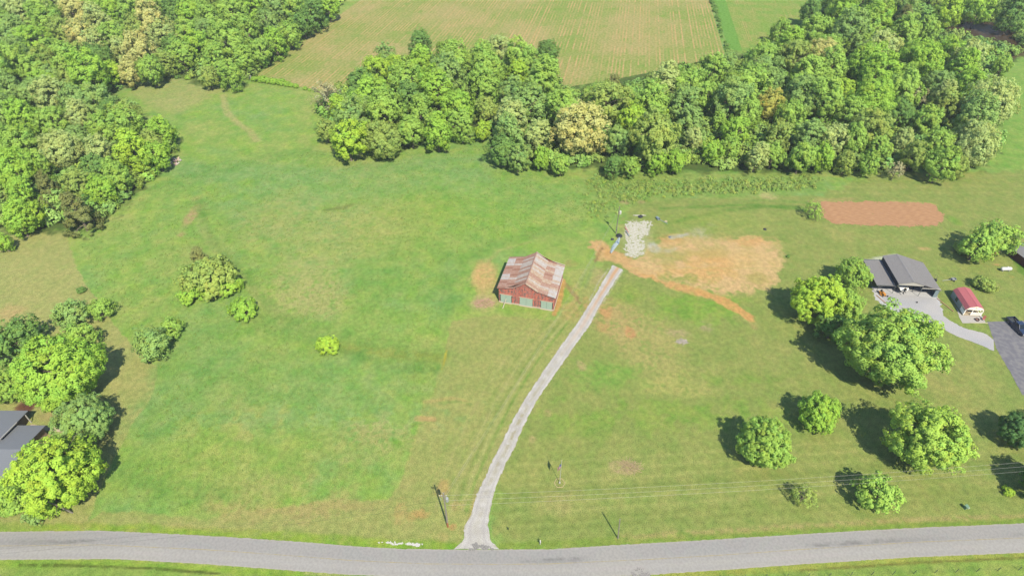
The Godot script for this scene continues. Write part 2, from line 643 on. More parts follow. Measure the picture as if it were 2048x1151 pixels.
func plant(form: String, kind: String, x: float, z: float, radius: float, label: String, group := "") -> void:
	planted += 1
	var tall := 1.0 + (0.05 * sin(planted * 1.7) if form == "forest" else 0.0)
	var low := form == "bush"
	var o := thing("bush" if low else ("cedar_tree" if kind == "C" else "tree"), label, "bush" if low else "tree", Vector3(x, 0, z), fmod(planted * 137.5, 360.0), group)
	var f: Dictionary = forms[form][planted % forms[form].size()]
	var wide := 1.0 + 0.09 * sin(planted * 2.9)
	o.scale = Vector3(radius * wide, radius * tall, radius / wide)
	part("trunk", f.trunk, bark, o)
	part("crown", f.crown, leaf_material(kind), o)


func plants() -> void:
	make_forms()
	plant("forest", "D", -39.6, -271.5, 5.59, "dark green rounded tree, third from left in the back row of the copse", "trees of the copse behind the barn")
	plant("forest", "M", -23.9, -252.2, 7.28, "mid-green tall tree, fourth from left in the back row of the copse", "trees of the copse behind the barn")
	plant("forest", "B", -37.1, -250.4, 6.65, "bright green tall tree, second from left in the back row of the copse", "trees of the copse behind the barn")
	plant("forest", "Y", -53.9, -244.3, 5.56, "yellow-green rounded tree, second from left in the fourth row of the copse", "trees of the copse behind the barn")
	plant("forest", "U", -53.3, -261.7, 4.62, "blue-green rounded tree, leftmost in the back row of the copse", "trees of the copse behind the barn")
	plant("forest", "D", -57.2, -229.4, 6.06, "dark green rounded tree, leftmost in the fourth row of the copse", "trees of the copse behind the barn")
	plant("forest", "M", -39.2, -227.9, 7.13, "mid-green tall tree, fifth from left in the fourth row of the copse", "trees of the copse behind the barn")
	plant("forest", "Y", -46.2, -248.0, 4.84, "yellow-green rounded tree, third from left in the fourth row of the copse", "trees of the copse behind the barn")
	plant("bare", "N", -69.5, -223.4, 5.23, "pale, nearly leafless tree at the west tip of the copse beside the striped field", "trees of the copse behind the barn")
	plant("forest", "Y", -62.5, -214.8, 4.54, "yellow-green slim tree, leftmost in the third row of the copse", "trees of the copse behind the barn")
	plant("forest", "M", -45.0, -206.7, 6.66, "mid-green tall tree, second from left in the second row of the copse", "trees of the copse behind the barn")
	plant("forest", "D", -38.0, -216.2, 5.63, "dark green rounded tree, third from left in the third row of the copse", "trees of the copse behind the barn")
	plant("forest", "O", -64.6, -200.2, 3.65, "small olive shrubby tree at the copse's outermost west corner over the pasture", "trees of the copse behind the barn")
	plant("forest", "Y", -54.2, -187.4, 5.91, "bright yellow-green maple with bare soil under it, on the copse's pasture edge", "trees of the copse behind the barn")
	plant("oak", "O", -43.3, -189.0, 6.64, "wide olive-green tree beside the bright maple on the copse's pasture edge", "trees of the copse behind the barn")
	plant("forest", "M", -34.4, -196.1, 4.77, "mid-green rounded tree, third from left in the second row of the copse", "trees of the copse behind the barn")
	plant("forest", "B", -25.1, -193.8, 5.55, "bright domed tree standing in front of the copse, its crown touching the grass", "trees of the copse behind the barn")
	plant("forest", "B", -19.9, -212.0, 5.91, "tall bright green tree at the notch where the pasture cuts into the copse", "trees of the copse behind the barn")
	plant("forest", "M", -17.3, -199.9, 4.49, "mid-green slim tree, fifth from left in the second row of the copse", "trees of the copse behind the barn")
	plant("forest", "M", -9.5, -239.3, 7.01, "mid-green tall tree, seventh from left in the fourth row of the copse", "trees of the copse behind the barn")
	plant("forest", "M", 3.4, -253.2, 7.30, "tall mid-green pyramid tree on the copse's skyline against the striped field", "trees of the copse behind the barn")
	plant("forest", "Y", 2.0, -243.5, 4.97, "bright yellow-green crown glowing among darker crowns of the copse", "trees of the copse behind the barn")
	plant("forest", "D", 15.8, -270.9, 4.32, "slim dark tree standing highest at the copse's east end, field behind it", "trees of the copse behind the barn")
	plant("forest", "D", 14.4, -248.4, 4.45, "dark green slim tree, rightmost in the back row of the copse", "trees of the copse behind the barn")
	plant("forest", "P", -5.1, -270.4, 5.58, "pale green rounded tree, sixth from left in the back row of the copse", "trees of the copse behind the barn")
	plant("forest", "M", -10.5, -226.9, 6.38, "mid-green rounded tree, fifth from left in the third row of the copse", "trees of the copse behind the barn")
	plant("forest", "U", 0.0, -219.7, 5.88, "blue-green rounded tree, seventh from left in the third row of the copse", "trees of the copse behind the barn")
	plant("forest", "U", 6.7, -210.5, 6.74, "blue-green tall tree, eighth from left in the third row of the copse", "trees of the copse behind the barn")
	plant("forest", "O", -8.8, -211.9, 4.68, "olive rounded tree, sixth from left in the third row of the copse", "trees of the copse behind the barn")
	plant("forest", "Y", -10.3, -201.0, 3.14, "small bright sapling in the notch of the copse beside the pasture", "trees of the copse behind the barn")
	plant("forest", "U", -0.7, -189.7, 5.96, "blue-green rounded tree, second from left in the front row of the copse", "trees of the copse behind the barn")
	plant("forest", "D", -2.8, -183.7, 4.56, "dark green slim tree, leftmost in the front row of the copse", "trees of the copse behind the barn")
	plant("forest", "P", 8.5, -191.8, 5.02, "pale yellow-green tree just left of the great tan oak", "trees of the copse behind the barn")
	plant("forest", "B", 9.6, -181.4, 3.25, "bright green slim tree, fourth from left in the front row of the copse", "trees of the copse behind the barn")
	plant("forest", "U", 1.9, -179.7, 3.87, "blue-green slim tree, third from left in the front row of the copse", "trees of the copse behind the barn")
	plant("oak", "T", 22.5, -190.5, 9.26, "great tan oak in new leaf, the palest and widest crown of the wood edge", "trees of the copse behind the barn")
	plant("forest", "M", 15.6, -177.6, 3.21, "mid-green slim tree, fifth from left in the front row of the copse", "trees of the copse behind the barn")
	plant("cedar", "C", 38.2, -232.3, 5.40, "dark conical cedar rising above the wood against the striped field", "trees of the copse behind the barn")
	plant("forest", "M", 30.7, -229.8, 3.45, "mid-green slim tree, rightmost in the fourth row of the copse", "trees of the copse behind the barn")
	plant("forest", "M", 43.4, -223.0, 4.12, "mid-green slim tree, rightmost in the third row of the copse", "trees of the copse behind the barn")
	plant("forest", "Y", 41.3, -197.8, 5.80, "large glowing yellow-green maple right of the great tan oak", "trees of the copse behind the barn")
	plant("forest", "U", 35.3, -189.5, 4.33, "blue-green slim tree, seventh from left in the front row of the copse", "trees of the copse behind the barn")
	plant("forest", "D", 32.3, -176.7, 3.20, "dark green slim tree, sixth from left in the front row of the copse", "trees of the copse behind the barn")
	plant("forest", "M", 37.9, -176.1, 3.19, "mid-green slim tree, eighth from left in the front row of the copse", "trees of the copse behind the barn")
	plant("forest", "M", 11.7, -231.1, 7.20, "mid-green tall tree, eighth from left in the fourth row of the copse", "trees of the copse behind the barn")
	plant("forest", "O", 33.7, -210.5, 7.20, "olive tall tree, eighth from left in the second row of the copse", "trees of the copse behind the barn")
	plant("forest", "M", 49.3, -209.4, 7.20, "mid-green tall tree, rightmost in the second row of the copse", "trees of the copse behind the barn")
	plant("forest", "U", -25.4, -235.5, 7.20, "blue-green tall tree, sixth from left in the fourth row of the copse", "trees of the copse behind the barn")
	plant("forest", "B", -27.7, -222.5, 6.43, "bright green rounded tree, fourth from left in the third row of the copse", "trees of the copse behind the barn")
	plant("forest", "M", 18.3, -205.8, 6.64, "mid-green tall tree, seventh from left in the second row of the copse", "trees of the copse behind the barn")
	plant("forest", "B", -52.0, -218.0, 7.20, "bright green tall tree, second from left in the third row of the copse", "trees of the copse behind the barn")
	plant("forest", "M", -11.1, -253.5, 6.40, "mid-green rounded tree, fifth from left in the back row of the copse", "trees of the copse behind the barn")
	plant("forest", "O", 46.0, -184.6, 7.20, "olive tall tree, rightmost in the front row of the copse", "trees of the copse behind the barn")
	plant("forest", "P", -1.0, -201.0, 6.15, "pale green rounded tree, sixth from left in the second row of the copse", "trees of the copse behind the barn")
	plant("forest", "M", -41.7, -239.3, 5.26, "mid-green rounded tree, fourth from left in the fourth row of the copse", "trees of the copse behind the barn")
	plant("forest", "U", -56.1, -203.2, 5.74, "blue-green rounded tree, leftmost in the second row of the copse", "trees of the copse behind the barn")
	plant("forest", "M", -32.5, -207.6, 5.31, "mid-green rounded tree, fourth from left in the second row of the copse", "trees of the copse behind the barn")
	plant("forest", "Y", 51.6, -212.0, 5.03, "yellow-green rounded tree, leftmost in the fourth row of the wood strip", "trees of the wood strip behind the gravel pad")
	plant("forest", "P", 57.7, -226.2, 7.09, "pale green tall tree, leftmost in the fifth row of the wood strip", "trees of the wood strip behind the gravel pad")
	plant("forest", "M", 65.6, -225.6, 6.35, "mid-green rounded tree, second from left in the fifth row of the wood strip", "trees of the wood strip behind the gravel pad")
	plant("forest", "M", 79.2, -240.6, 6.27, "mid-green rounded tree, leftmost in the sixth row of the wood strip", "trees of the wood strip behind the gravel pad")
	plant("forest", "U", 88.8, -254.0, 4.92, "blue-green rounded tree, leftmost in the seventh row of the wood strip", "trees of the wood strip behind the gravel pad")
	plant("forest", "U", 79.0, -214.0, 6.82, "blue-green tall tree, fourth from left in the fourth row of the wood strip", "trees of the wood strip behind the gravel pad")
	plant("forest", "M", 99.2, -248.7, 6.82, "mid-green tall tree, second from left in the sixth row of the wood strip", "trees of the wood strip behind the gravel pad")
	plant("oak", "U", 97.6, -237.7, 8.17, "broad blue-green tree with deep shade on its left, midway along the wood strip", "trees of the wood strip behind the gravel pad")
	plant("forest", "B", 118.1, -269.9, 6.82, "bright green tall tree, second from left in the seventh row of the wood strip", "trees of the wood strip behind the gravel pad")
	plant("forest", "O", 117.2, -257.7, 6.19, "olive-yellow round crown beside the pale tan tree at the second field's corner", "trees of the wood strip behind the gravel pad")
	plant("oak", "T", 128.7, -259.3, 7.48, "pale tan tree at the corner of the small field, cream new leaf", "trees of the wood strip behind the gravel pad")
	plant("forest", "K", 93.5, -214.4, 5.42, "orange-tinged tree, the only rusty yellow crown in the wood strip", "trees of the wood strip behind the gravel pad")
	plant("oak", "U", 106.7, -218.8, 8.05, "blue-green tall tree, fifth from left in the fifth row of the wood strip", "trees of the wood strip behind the gravel pad")
	plant("forest", "M", 111.9, -212.8, 6.79, "mid-green tall tree, seventh from left in the fourth row of the wood strip", "trees of the wood strip behind the gravel pad")
	plant("forest", "Y", 127.2, -231.2, 4.22, "yellow-green slim tree, fifth from left in the sixth row of the wood strip", "trees of the wood strip behind the gravel pad")
	plant("oak", "B", 143.4, -250.0, 8.47, "bright green tall tree, fifth from left in the seventh row of the wood strip", "trees of the wood strip behind the gravel pad")
	plant("oak", "B", 163.6, -248.5, 9.02, "large bright green tree just below the brown pond", "trees of the wood strip behind the gravel pad")
	plant("forest", "U", 146.0, -278.9, 7.84, "tall blue-grey tree overhanging the small field's edge", "trees of the wood strip behind the gravel pad")
	plant("forest", "B", 156.1, -307.5, 7.53, "bright green tall tree, fourth from left in the eighth row of the wood strip", "trees of the wood strip behind the gravel pad")
	plant("forest", "B", 167.7, -298.4, 7.36, "bright green tall tree, seventh from left in the eighth row of the wood strip", "trees of the wood strip behind the gravel pad")
	plant("cedar", "C", 187.9, -310.4, 5.99, "brownish cedar between bright trees, left of the brown pond", "trees of the wood strip behind the gravel pad")
	plant("forest", "M", 190.1, -294.0, 5.49, "mid-green rounded tree, rightmost in the eighth row of the wood strip", "trees of the wood strip behind the gravel pad")
	plant("forest", "Y", 210.5, -314.4, 7.19, "yellow-green tall tree, sixth from left in the back row of the wood strip", "trees of the wood strip behind the gravel pad")
	plant("forest", "B", 227.6, -318.7, 6.79, "bright green tall tree, rightmost in the back row of the wood strip", "trees of the wood strip behind the gravel pad")
	plant("forest", "D", 238.9, -309.6, 7.11, "very dark tree at the pond's far right bank", "trees of the wood strip behind the gravel pad")
	plant("forest", "D", 146.6, -319.5, 5.38, "dark tree overhanging the far corner of the small field", "trees of the wood strip behind the gravel pad")
	plant("forest", "B", 187.7, -269.8, 5.15, "bright green rounded tree, eighth from left in the seventh row of the wood strip", "trees of the wood strip behind the gravel pad")
	plant("forest", "P", 186.5, -254.9, 6.34, "pale silver-green tree hanging over the near bank of the pond", "trees of the wood strip behind the gravel pad")
	plant("forest", "M", 204.8, -257.4, 3.75, "mid-green slim tree, rightmost in the seventh row of the wood strip", "trees of the wood strip behind the gravel pad")
	plant("forest", "B", 178.1, -243.9, 6.72, "bright green tall tree, rightmost in the sixth row of the wood strip", "trees of the wood strip behind the gravel pad")
	plant("forest", "U", 165.8, -234.7, 5.22, "blue-green rounded tree, eighth from left in the sixth row of the wood strip", "trees of the wood strip behind the gravel pad")
	plant("oak", "B", 129.3, -213.2, 8.61, "big rounded mid-green crown in the middle of the wood strip", "trees of the wood strip behind the gravel pad")
	plant("bare", "N", 152.6, -226.5, 4.17, "grey bare tree with a dark gap beside it in the wood strip", "trees of the wood strip behind the gravel pad")
	plant("forest", "O", 159.8, -274.6, 5.43, "olive rounded tree, seventh from left in the seventh row of the wood strip", "trees of the wood strip behind the gravel pad")
	plant("oak", "P", 169.2, -210.0, 9.21, "largest pale green tree at the wood strip's east end", "trees of the wood strip behind the gravel pad")
	plant("oak", "P", 149.5, -183.3, 7.77, "pale green tree overhanging the mown lawn at the wood strip's east end", "trees of the wood strip behind the gravel pad")
	plant("forest", "O", 157.8, -215.5, 5.09, "olive rounded tree, eighth from left in the fifth row of the wood strip", "trees of the wood strip behind the gravel pad")
	plant("forest", "M", 141.0, -186.8, 4.94, "mid-green rounded tree, rightmost in the second row of the wood strip", "trees of the wood strip behind the gravel pad")
	plant("forest", "P", 131.4, -191.7, 3.71, "pale green slim tree, eighth from left in the second row of the wood strip", "trees of the wood strip behind the gravel pad")
	plant("forest", "O", 130.1, -180.9, 4.04, "olive slim tree, seventh from left in the front row of the wood strip", "trees of the wood strip behind the gravel pad")
	plant("forest", "M", 134.7, -173.4, 4.70, "mid-green rounded tree, eighth from left in the front row of the wood strip", "trees of the wood strip behind the gravel pad")
	plant("forest", "O", 143.0, -176.1, 3.19, "olive slim tree, rightmost in the front row of the wood strip", "trees of the wood strip behind the gravel pad")
	plant("forest", "M", 120.9, -185.4, 4.11, "mid-green slim tree, seventh from left in the second row of the wood strip", "trees of the wood strip behind the gravel pad")
	plant("forest", "M", 114.3, -189.0, 4.65, "mid-green rounded tree, sixth from left in the second row of the wood strip", "trees of the wood strip behind the gravel pad")
	plant("forest", "P", 107.3, -191.3, 4.69, "pale green rounded tree, fifth from left in the second row of the wood strip", "trees of the wood strip behind the gravel pad")
	plant("forest", "U", 100.0, -191.8, 5.02, "blue-green rounded tree, sixth from left in the third row of the wood strip", "trees of the wood strip behind the gravel pad")
	plant("forest", "B", 100.5, -180.0, 3.87, "bright green slim tree, fourth from left in the front row of the wood strip", "trees of the wood strip behind the gravel pad")
	plant("forest", "M", 93.0, -179.2, 4.17, "mid-green slim tree, third from left in the front row of the wood strip", "trees of the wood strip behind the gravel pad")
	plant("forest", "O", 89.8, -193.7, 4.73, "olive rounded tree, fifth from left in the third row of the wood strip", "trees of the wood strip behind the gravel pad")
	plant("forest", "M", 85.3, -182.6, 3.91, "mid-green slim tree, fourth from left in the second row of the wood strip", "trees of the wood strip behind the gravel pad")
	plant("forest", "P", 79.3, -180.4, 3.88, "pale green slim tree, second from left in the front row of the wood strip", "trees of the wood strip behind the gravel pad")
	plant("forest", "B", 76.8, -196.1, 4.77, "bright green rounded tree, fourth from left in the third row of the wood strip", "trees of the wood strip behind the gravel pad")
	plant("forest", "M", 73.6, -206.0, 3.37, "mid-green slim tree, third from left in the fourth row of the wood strip", "trees of the wood strip behind the gravel pad")
	plant("forest", "M", 72.5, -187.1, 3.48, "mid-green slim tree, third from left in the second row of the wood strip", "trees of the wood strip behind the gravel pad")
	plant("forest", "B", 66.5, -184.9, 3.29, "bright green slim tree, second from left in the second row of the wood strip", "trees of the wood strip behind the gravel pad")
	plant("forest", "P", 61.5, -192.7, 3.72, "narrow pale yellow tree near the wood strip's front, paler than its neighbours", "trees of the wood strip behind the gravel pad")
	plant("forest", "U", 62.0, -203.0, 5.22, "blue-green rounded tree, third from left in the third row of the wood strip", "trees of the wood strip behind the gravel pad")
	plant("forest", "U", 51.0, -193.7, 4.73, "blue-green rounded tree, second from left in the third row of the wood strip", "trees of the wood strip behind the gravel pad")
	plant("forest", "B", 52.7, -179.2, 3.23, "bright green slim tree, leftmost in the front row of the wood strip", "trees of the wood strip behind the gravel pad")
	plant("forest", "B", 46.1, -178.4, 3.53, "bright green bushy tree at the wood's front edge above the weedy bank", "trees of the wood strip behind the gravel pad")
	plant("bare", "N", 122.7, -175.4, 2.87, "grey leafless bush at the wood strip's foot by the mown lawn", "trees of the wood strip behind the gravel pad")
	plant("forest", "M", 114.2, -177.0, 3.20, "mid-green slim tree, sixth from left in the front row of the wood strip", "trees of the wood strip behind the gravel pad")
	plant("forest", "O", 107.7, -178.3, 3.21, "olive slim tree, fifth from left in the front row of the wood strip", "trees of the wood strip behind the gravel pad")
	plant("forest", "M", 44.8, -186.2, 4.28, "mid-green slim tree, leftmost in the second row of the wood strip", "trees of the wood strip behind the gravel pad")
	plant("forest", "M", 84.3, -208.2, 5.32, "mid-green rounded tree, fifth from left in the fourth row of the wood strip", "trees of the wood strip behind the gravel pad")
	plant("forest", "M", 98.0, -206.3, 4.94, "mid-green rounded tree, sixth from left in the fourth row of the wood strip", "trees of the wood strip behind the gravel pad")
	plant("forest", "M", 119.3, -207.1, 5.30, "mid-green rounded tree, eighth from left in the fourth row of the wood strip", "trees of the wood strip behind the gravel pad")
	plant("forest", "D", 137.0, -207.1, 5.30, "dark green rounded tree, rightmost in the fourth row of the wood strip", "trees of the wood strip behind the gravel pad")
	plant("forest", "M", 143.8, -202.6, 4.87, "mid-green rounded tree, eighth from left in the third row of the wood strip", "trees of the wood strip behind the gravel pad")
	plant("forest", "M", 123.2, -294.7, 4.60, "mid-green slim tree, leftmost in the eighth row of the wood strip", "trees of the wood strip behind the gravel pad")
	plant("forest", "M", 143.2, -294.0, 5.49, "mid-green rounded tree, third from left in the eighth row of the wood strip", "trees of the wood strip behind the gravel pad")
	plant("forest", "M", 153.2, -277.2, 5.68, "mid-green rounded tree, fourth from left in the seventh row of the wood strip", "trees of the wood strip behind the gravel pad")
	plant("forest", "M", 71.6, -222.0, 5.20, "mid-green rounded tree, third from left in the fifth row of the wood strip", "trees of the wood strip behind the gravel pad")
	plant("forest", "M", 45.9, -199.1, 4.14, "mid-green slim tree, leftmost in the third row of the wood strip", "trees of the wood strip behind the gravel pad")
	plant("forest", "M", 180.6, -339.3, 7.20, "mid-green tall tree, second from left in the back row of the wood strip", "trees of the wood strip behind the gravel pad")
	plant("forest", "M", 163.6, -328.1, 7.20, "mid-green tall tree, leftmost in the back row of the wood strip", "trees of the wood strip behind the gravel pad")
	plant("forest", "B", 200.6, -339.5, 7.20, "bright green tall tree, fifth from left in the back row of the wood strip", "trees of the wood strip behind the gravel pad")
	plant("forest", "M", 114.0, -235.7, 7.20, "mid-green tall tree, third from left in the sixth row of the wood strip", "trees of the wood strip behind the gravel pad")
	plant("forest", "M", 171.5, -312.7, 7.20, "mid-green tall tree, sixth from left in the eighth row of the wood strip", "trees of the wood strip behind the gravel pad")
	plant("forest", "U", 191.6, -325.2, 7.20, "blue-green tall tree, fourth from left in the back row of the wood strip", "trees of the wood strip behind the gravel pad")
	plant("forest", "B", 139.1, -233.4, 7.20, "bright green tall tree, sixth from left in the sixth row of the wood strip", "trees of the wood strip behind the gravel pad")
	plant("forest", "M", 174.2, -284.3, 7.20, "mid-green tall tree, eighth from left in the eighth row of the wood strip", "trees of the wood strip behind the gravel pad")
	plant("forest", "M", 158.0, -287.8, 6.94, "mid-green tall tree, fifth from left in the eighth row of the wood strip", "trees of the wood strip behind the gravel pad")
	plant("forest", "U", 157.9, -197.6, 7.20, "blue-green tall tree, rightmost in the third row of the wood strip", "trees of the wood strip behind the gravel pad")
	plant("forest", "P", 153.7, -262.3, 7.20, "pale green tall tree, sixth from left in the seventh row of the wood strip", "trees of the wood strip behind the gravel pad")
	plant("forest", "M", 126.4, -242.7, 7.20, "mid-green tall tree, fourth from left in the sixth row of the wood strip", "trees of the wood strip behind the gravel pad")
	plant("forest", "M", 88.1, -225.7, 7.20, "mid-green tall tree, fourth from left in the fifth row of the wood strip", "trees of the wood strip behind the gravel pad")
	plant("forest", "M", 134.1, -284.9, 6.28, "mid-green rounded tree, second from left in the eighth row of the wood strip", "trees of the wood strip behind the gravel pad")
	plant("forest", "B", 173.3, -227.3, 6.10, "bright green rounded tree, rightmost in the fifth row of the wood strip", "trees of the wood strip behind the gravel pad")
	plant("forest", "O", 120.8, -196.3, 5.94, "olive rounded tree, seventh from left in the third row of the wood strip", "trees of the wood strip behind the gravel pad")
	plant("forest", "U", 61.4, -213.9, 5.79, "blue-green rounded tree, second from left in the fourth row of the wood strip", "trees of the wood strip behind the gravel pad")
	plant("forest", "M", 143.6, -219.7, 7.20, "mid-green tall tree, sixth from left in the fifth row of the wood strip", "trees of the wood strip behind the gravel pad")
	plant("forest", "P", 161.7, -224.1, 5.01, "pale green rounded tree, seventh from left in the fifth row of the wood strip", "trees of the wood strip behind the gravel pad")
	plant("forest", "M", 135.6, -269.9, 5.91, "mid-green rounded tree, third from left in the seventh row of the wood strip", "trees of the wood strip behind the gravel pad")
	plant("forest", "O", 181.2, -318.8, 4.95, "olive rounded tree, third from left in the back row of the wood strip", "trees of the wood strip behind the gravel pad")
	plant("forest", "M", 152.2, -235.3, 5.34, "mid-green rounded tree, seventh from left in the sixth row of the wood strip", "trees of the wood strip behind the gravel pad")
	plant("forest", "P", -233.5, -310.9, 7.13, "pale green tall tree, leftmost in the sixth row of the northwest woods", "trees of the northwest woods beyond the pasture")
	plant("forest", "M", -222.2, -307.6, 6.61, "mid-green tall tree, second from left in the fifth row of the northwest woods", "trees of the northwest woods beyond the pasture")
	plant("oak", "T", -209.5, -310.8, 8.11, "cream-tan tall tree, second from left in the sixth row of the northwest woods", "trees of the northwest woods beyond the pasture")
	plant("forest", "P", -191.3, -299.0, 6.92, "pale green tall tree, third from left in the fifth row of the northwest woods", "trees of the northwest woods beyond the pasture")
	plant("forest", "B", -197.7, -320.9, 6.35, "bright green rounded tree, third from left in the sixth row of the northwest woods", "trees of the northwest woods beyond the pasture")
	plant("forest", "M", -185.5, -317.2, 6.77, "mid-green tall tree, fourth from left in the sixth row of the northwest woods", "trees of the northwest woods beyond the pasture")
	plant("forest", "T", -166.2, -297.1, 7.34, "cream-tan tall tree, fourth from left in the fifth row of the northwest woods", "trees of the northwest woods beyond the pasture")
	plant("forest", "P", -156.6, -285.4, 5.81, "pale green rounded tree, fifth from left in the fourth row of the northwest woods", "trees of the northwest woods beyond the pasture")
	plant("forest", "D", -164.6, -318.8, 5.84, "dark green rounded tree, fifth from left in the sixth row of the northwest woods", "trees of the northwest woods beyond the pasture")
	plant("forest", "B", -152.8, -309.6, 7.11, "bright green tall tree, fifth from left in the fifth row of the northwest woods", "trees of the northwest woods beyond the pasture")
	plant("forest", "M", -140.5, -300.3, 6.94, "mid-green tall tree, sixth from left in the fifth row of the northwest woods", "trees of the northwest woods beyond the pasture")
	plant("forest", "M", -133.6, -310.9, 7.13, "mid-green tall tree, sixth from left in the sixth row of the northwest woods", "trees of the northwest woods beyond the pasture")
	plant("forest", "B", -125.0, -317.2, 6.77, "bright green tall tree, seventh from left in the sixth row of the northwest woods", "trees of the northwest woods beyond the pasture")
	plant("forest", "U", -115.3, -318.7, 6.79, "blue-green tall tree, eighth from left in the sixth row of the northwest woods", "trees of the northwest woods beyond the pasture")
	plant("forest", "M", -107.0, -320.9, 6.35, "mid-green rounded tree, rightmost in the sixth row of the northwest woods", "trees of the northwest woods beyond the pasture")
	plant("forest", "D", -95.7, -313.1, 6.70, "dark bluish tree leaning over the top left edge of the striped field", "trees of the northwest woods beyond the pasture")
	plant("forest", "B", -91.8, -327.5, 5.97, "bright green rounded tree, rightmost in the seventh row of the northwest woods", "trees of the northwest woods beyond the pasture")
	plant("forest", "U", -219.7, -281.8, 6.62, "blue-green tall tree, leftmost in the fourth row of the northwest woods", "trees of the northwest woods beyond the pasture")
	plant("forest", "B", -208.1, -274.9, 6.50, "bright green rounded tree, leftmost in the third row of the northwest woods", "trees of the northwest woods beyond the pasture")
	plant("forest", "O", -201.2, -285.4, 6.24, "olive rounded tree, third from left in the fourth row of the northwest woods", "trees of the northwest woods beyond the pasture")
	plant("forest", "T", -189.4, -279.5, 6.58, "cream-tan tall tree, second from left in the third row of the northwest woods", "trees of the northwest woods beyond the pasture")
	plant("forest", "P", -182.3, -278.9, 5.28, "pale green rounded tree, third from left in the third row of the northwest woods", "trees of the northwest woods beyond the pasture")
	plant("forest", "M", -175.4, -281.2, 6.18, "mid-green rounded tree, fourth from left in the third row of the northwest woods", "trees of the northwest woods beyond the pasture")
	plant("oak", "T", -159.5, -267.9, 7.67, "broad cream-coloured oak, the palest crown of the northwest woods", "trees of the northwest woods beyond the pasture")
	plant("forest", "P", -166.2, -267.1, 5.11, "pale green rounded tree, fifth from left in the second row of the northwest woods", "trees of the northwest woods beyond the pasture")
	plant("forest", "D", -171.7, -255.6, 5.75, "dark green rounded tree, fourth from left in the second row of the northwest woods", "trees of the northwest woods beyond the pasture")
	plant("forest", "O", -179.8, -255.1, 6.14, "olive rounded tree, third from left in the second row of the northwest woods", "trees of the northwest woods beyond the pasture")
	plant("forest", "M", -192.6, -262.3, 5.86, "mid-green rounded tree, second from left in the second row of the northwest woods", "trees of the northwest woods beyond the pasture")
	plant("forest", "O", -190.6, -249.6, 5.65, "olive rounded tree, second from left in the front row of the northwest woods", "trees of the northwest woods beyond the pasture")
	plant("forest", "U", -205.3, -259.7, 6.23, "blue-green rounded tree, leftmost in the second row of the northwest woods", "trees of the northwest woods beyond the pasture")
	plant("forest", "Y", -161.9, -248.2, 4.64, "small yellow-green tree on the northwest woods' front below the cream oak", "trees of the northwest woods beyond the pasture")
	plant("forest", "T", -153.5, -246.5, 4.82, "cream-tan rounded tree, sixth from left in the front row of the northwest woods", "trees of the northwest woods beyond the pasture")
	plant("forest", "M", -145.7, -247.3, 5.02, "mid-green rounded tree, seventh from left in the front row of the northwest woods", "trees of the northwest woods beyond the pasture")
	plant("forest", "O", -144.0, -257.2, 4.36, "olive slim tree, sixth from left in the second row of the northwest woods", "trees of the northwest woods beyond the pasture")
	plant("forest", "M", -139.2, -263.1, 5.67, "mid-green rounded tree, seventh from left in the second row of the northwest woods", "trees of the northwest woods beyond the pasture")
	plant("forest", "B", -137.2, -274.9, 5.22, "bright green rounded tree, sixth from left in the third row of the northwest woods", "trees of the northwest woods beyond the pasture")
	plant("forest", "M", -123.0, -256.6, 5.77, "mid-green rounded tree, eighth from left in the second row of the northwest woods", "trees of the northwest woods beyond the pasture")
	plant("bare", "N", -127.0, -280.0, 3.78, "slim silvery leafless tree among green crowns near the striped field's corner", "trees of the northwest woods beyond the pasture")
	plant("forest", "M", -112.8, -259.6, 5.00, "mid-green rounded tree, rightmost in the second row of the northwest woods", "trees of the northwest woods beyond the pasture")
	plant("forest", "M", -107.4, -267.9, 4.91, "mid-green rounded tree, eighth from left in the third row of the northwest woods", "trees of the northwest woods beyond the pasture")
	plant("forest", "B", -103.9, -277.2, 5.25, "bright green rounded tree, rightmost in the third row of the northwest woods", "trees of the northwest woods beyond the pasture")
	plant("forest", "M", -101.0, -289.0, 5.42, "mid-green rounded tree, rightmost in the fourth row of the northwest woods", "trees of the northwest woods beyond the pasture")
	plant("forest", "D", -97.9, -302.4, 5.15, "dark green rounded tree, rightmost in the fifth row of the northwest woods", "trees of the northwest woods beyond the pasture")
	plant("forest", "M", -112.4, -244.1, 4.78, "mid-green rounded tree, rightmost in the front row of the northwest woods", "trees of the northwest woods beyond the pasture")
	plant("forest", "O", -122.0, -245.0, 4.01, "olive slim tree, eighth from left in the front row of the northwest woods", "trees of the northwest woods beyond the pasture")
	plant("forest", "M", -122.1, -295.9, 5.52, "mid-green rounded tree, seventh from left in the fifth row of the northwest woods", "trees of the northwest woods beyond the pasture")
	plant("forest", "U", -115.1, -304.4, 5.18, "blue-green rounded tree, eighth from left in the fifth row of the northwest woods", "trees of the northwest woods beyond the pasture")
	plant("forest", "M", -133.0, -287.8, 4.96, "mid-green rounded tree, eighth from left in the fourth row of the northwest woods", "trees of the northwest woods beyond the pasture")
	plant("forest", "O", -175.6, -242.7, 4.76, "olive rounded tree, fourth from left in the front row of the northwest woods", "trees of the northwest woods beyond the pasture")
	plant("forest", "M", -166.8, -243.6, 3.99, "mid-green slim tree, fifth from left in the front row of the northwest woods", "trees of the northwest woods beyond the pasture")
	plant("forest", "M", -200.6, -245.6, 5.20, "mid-green rounded tree, leftmost in the front row of the northwest woods", "trees of the northwest woods beyond the pasture")
	plant("forest", "U", -184.1, -243.6, 4.38, "blue-green slim tree, third from left in the front row of the northwest woods", "trees of the northwest woods beyond the pasture")
	plant("forest", "M", -237.4, -301.7, 6.06, "mid-green rounded tree, leftmost in the fifth row of the northwest woods", "trees of the northwest woods beyond the pasture")
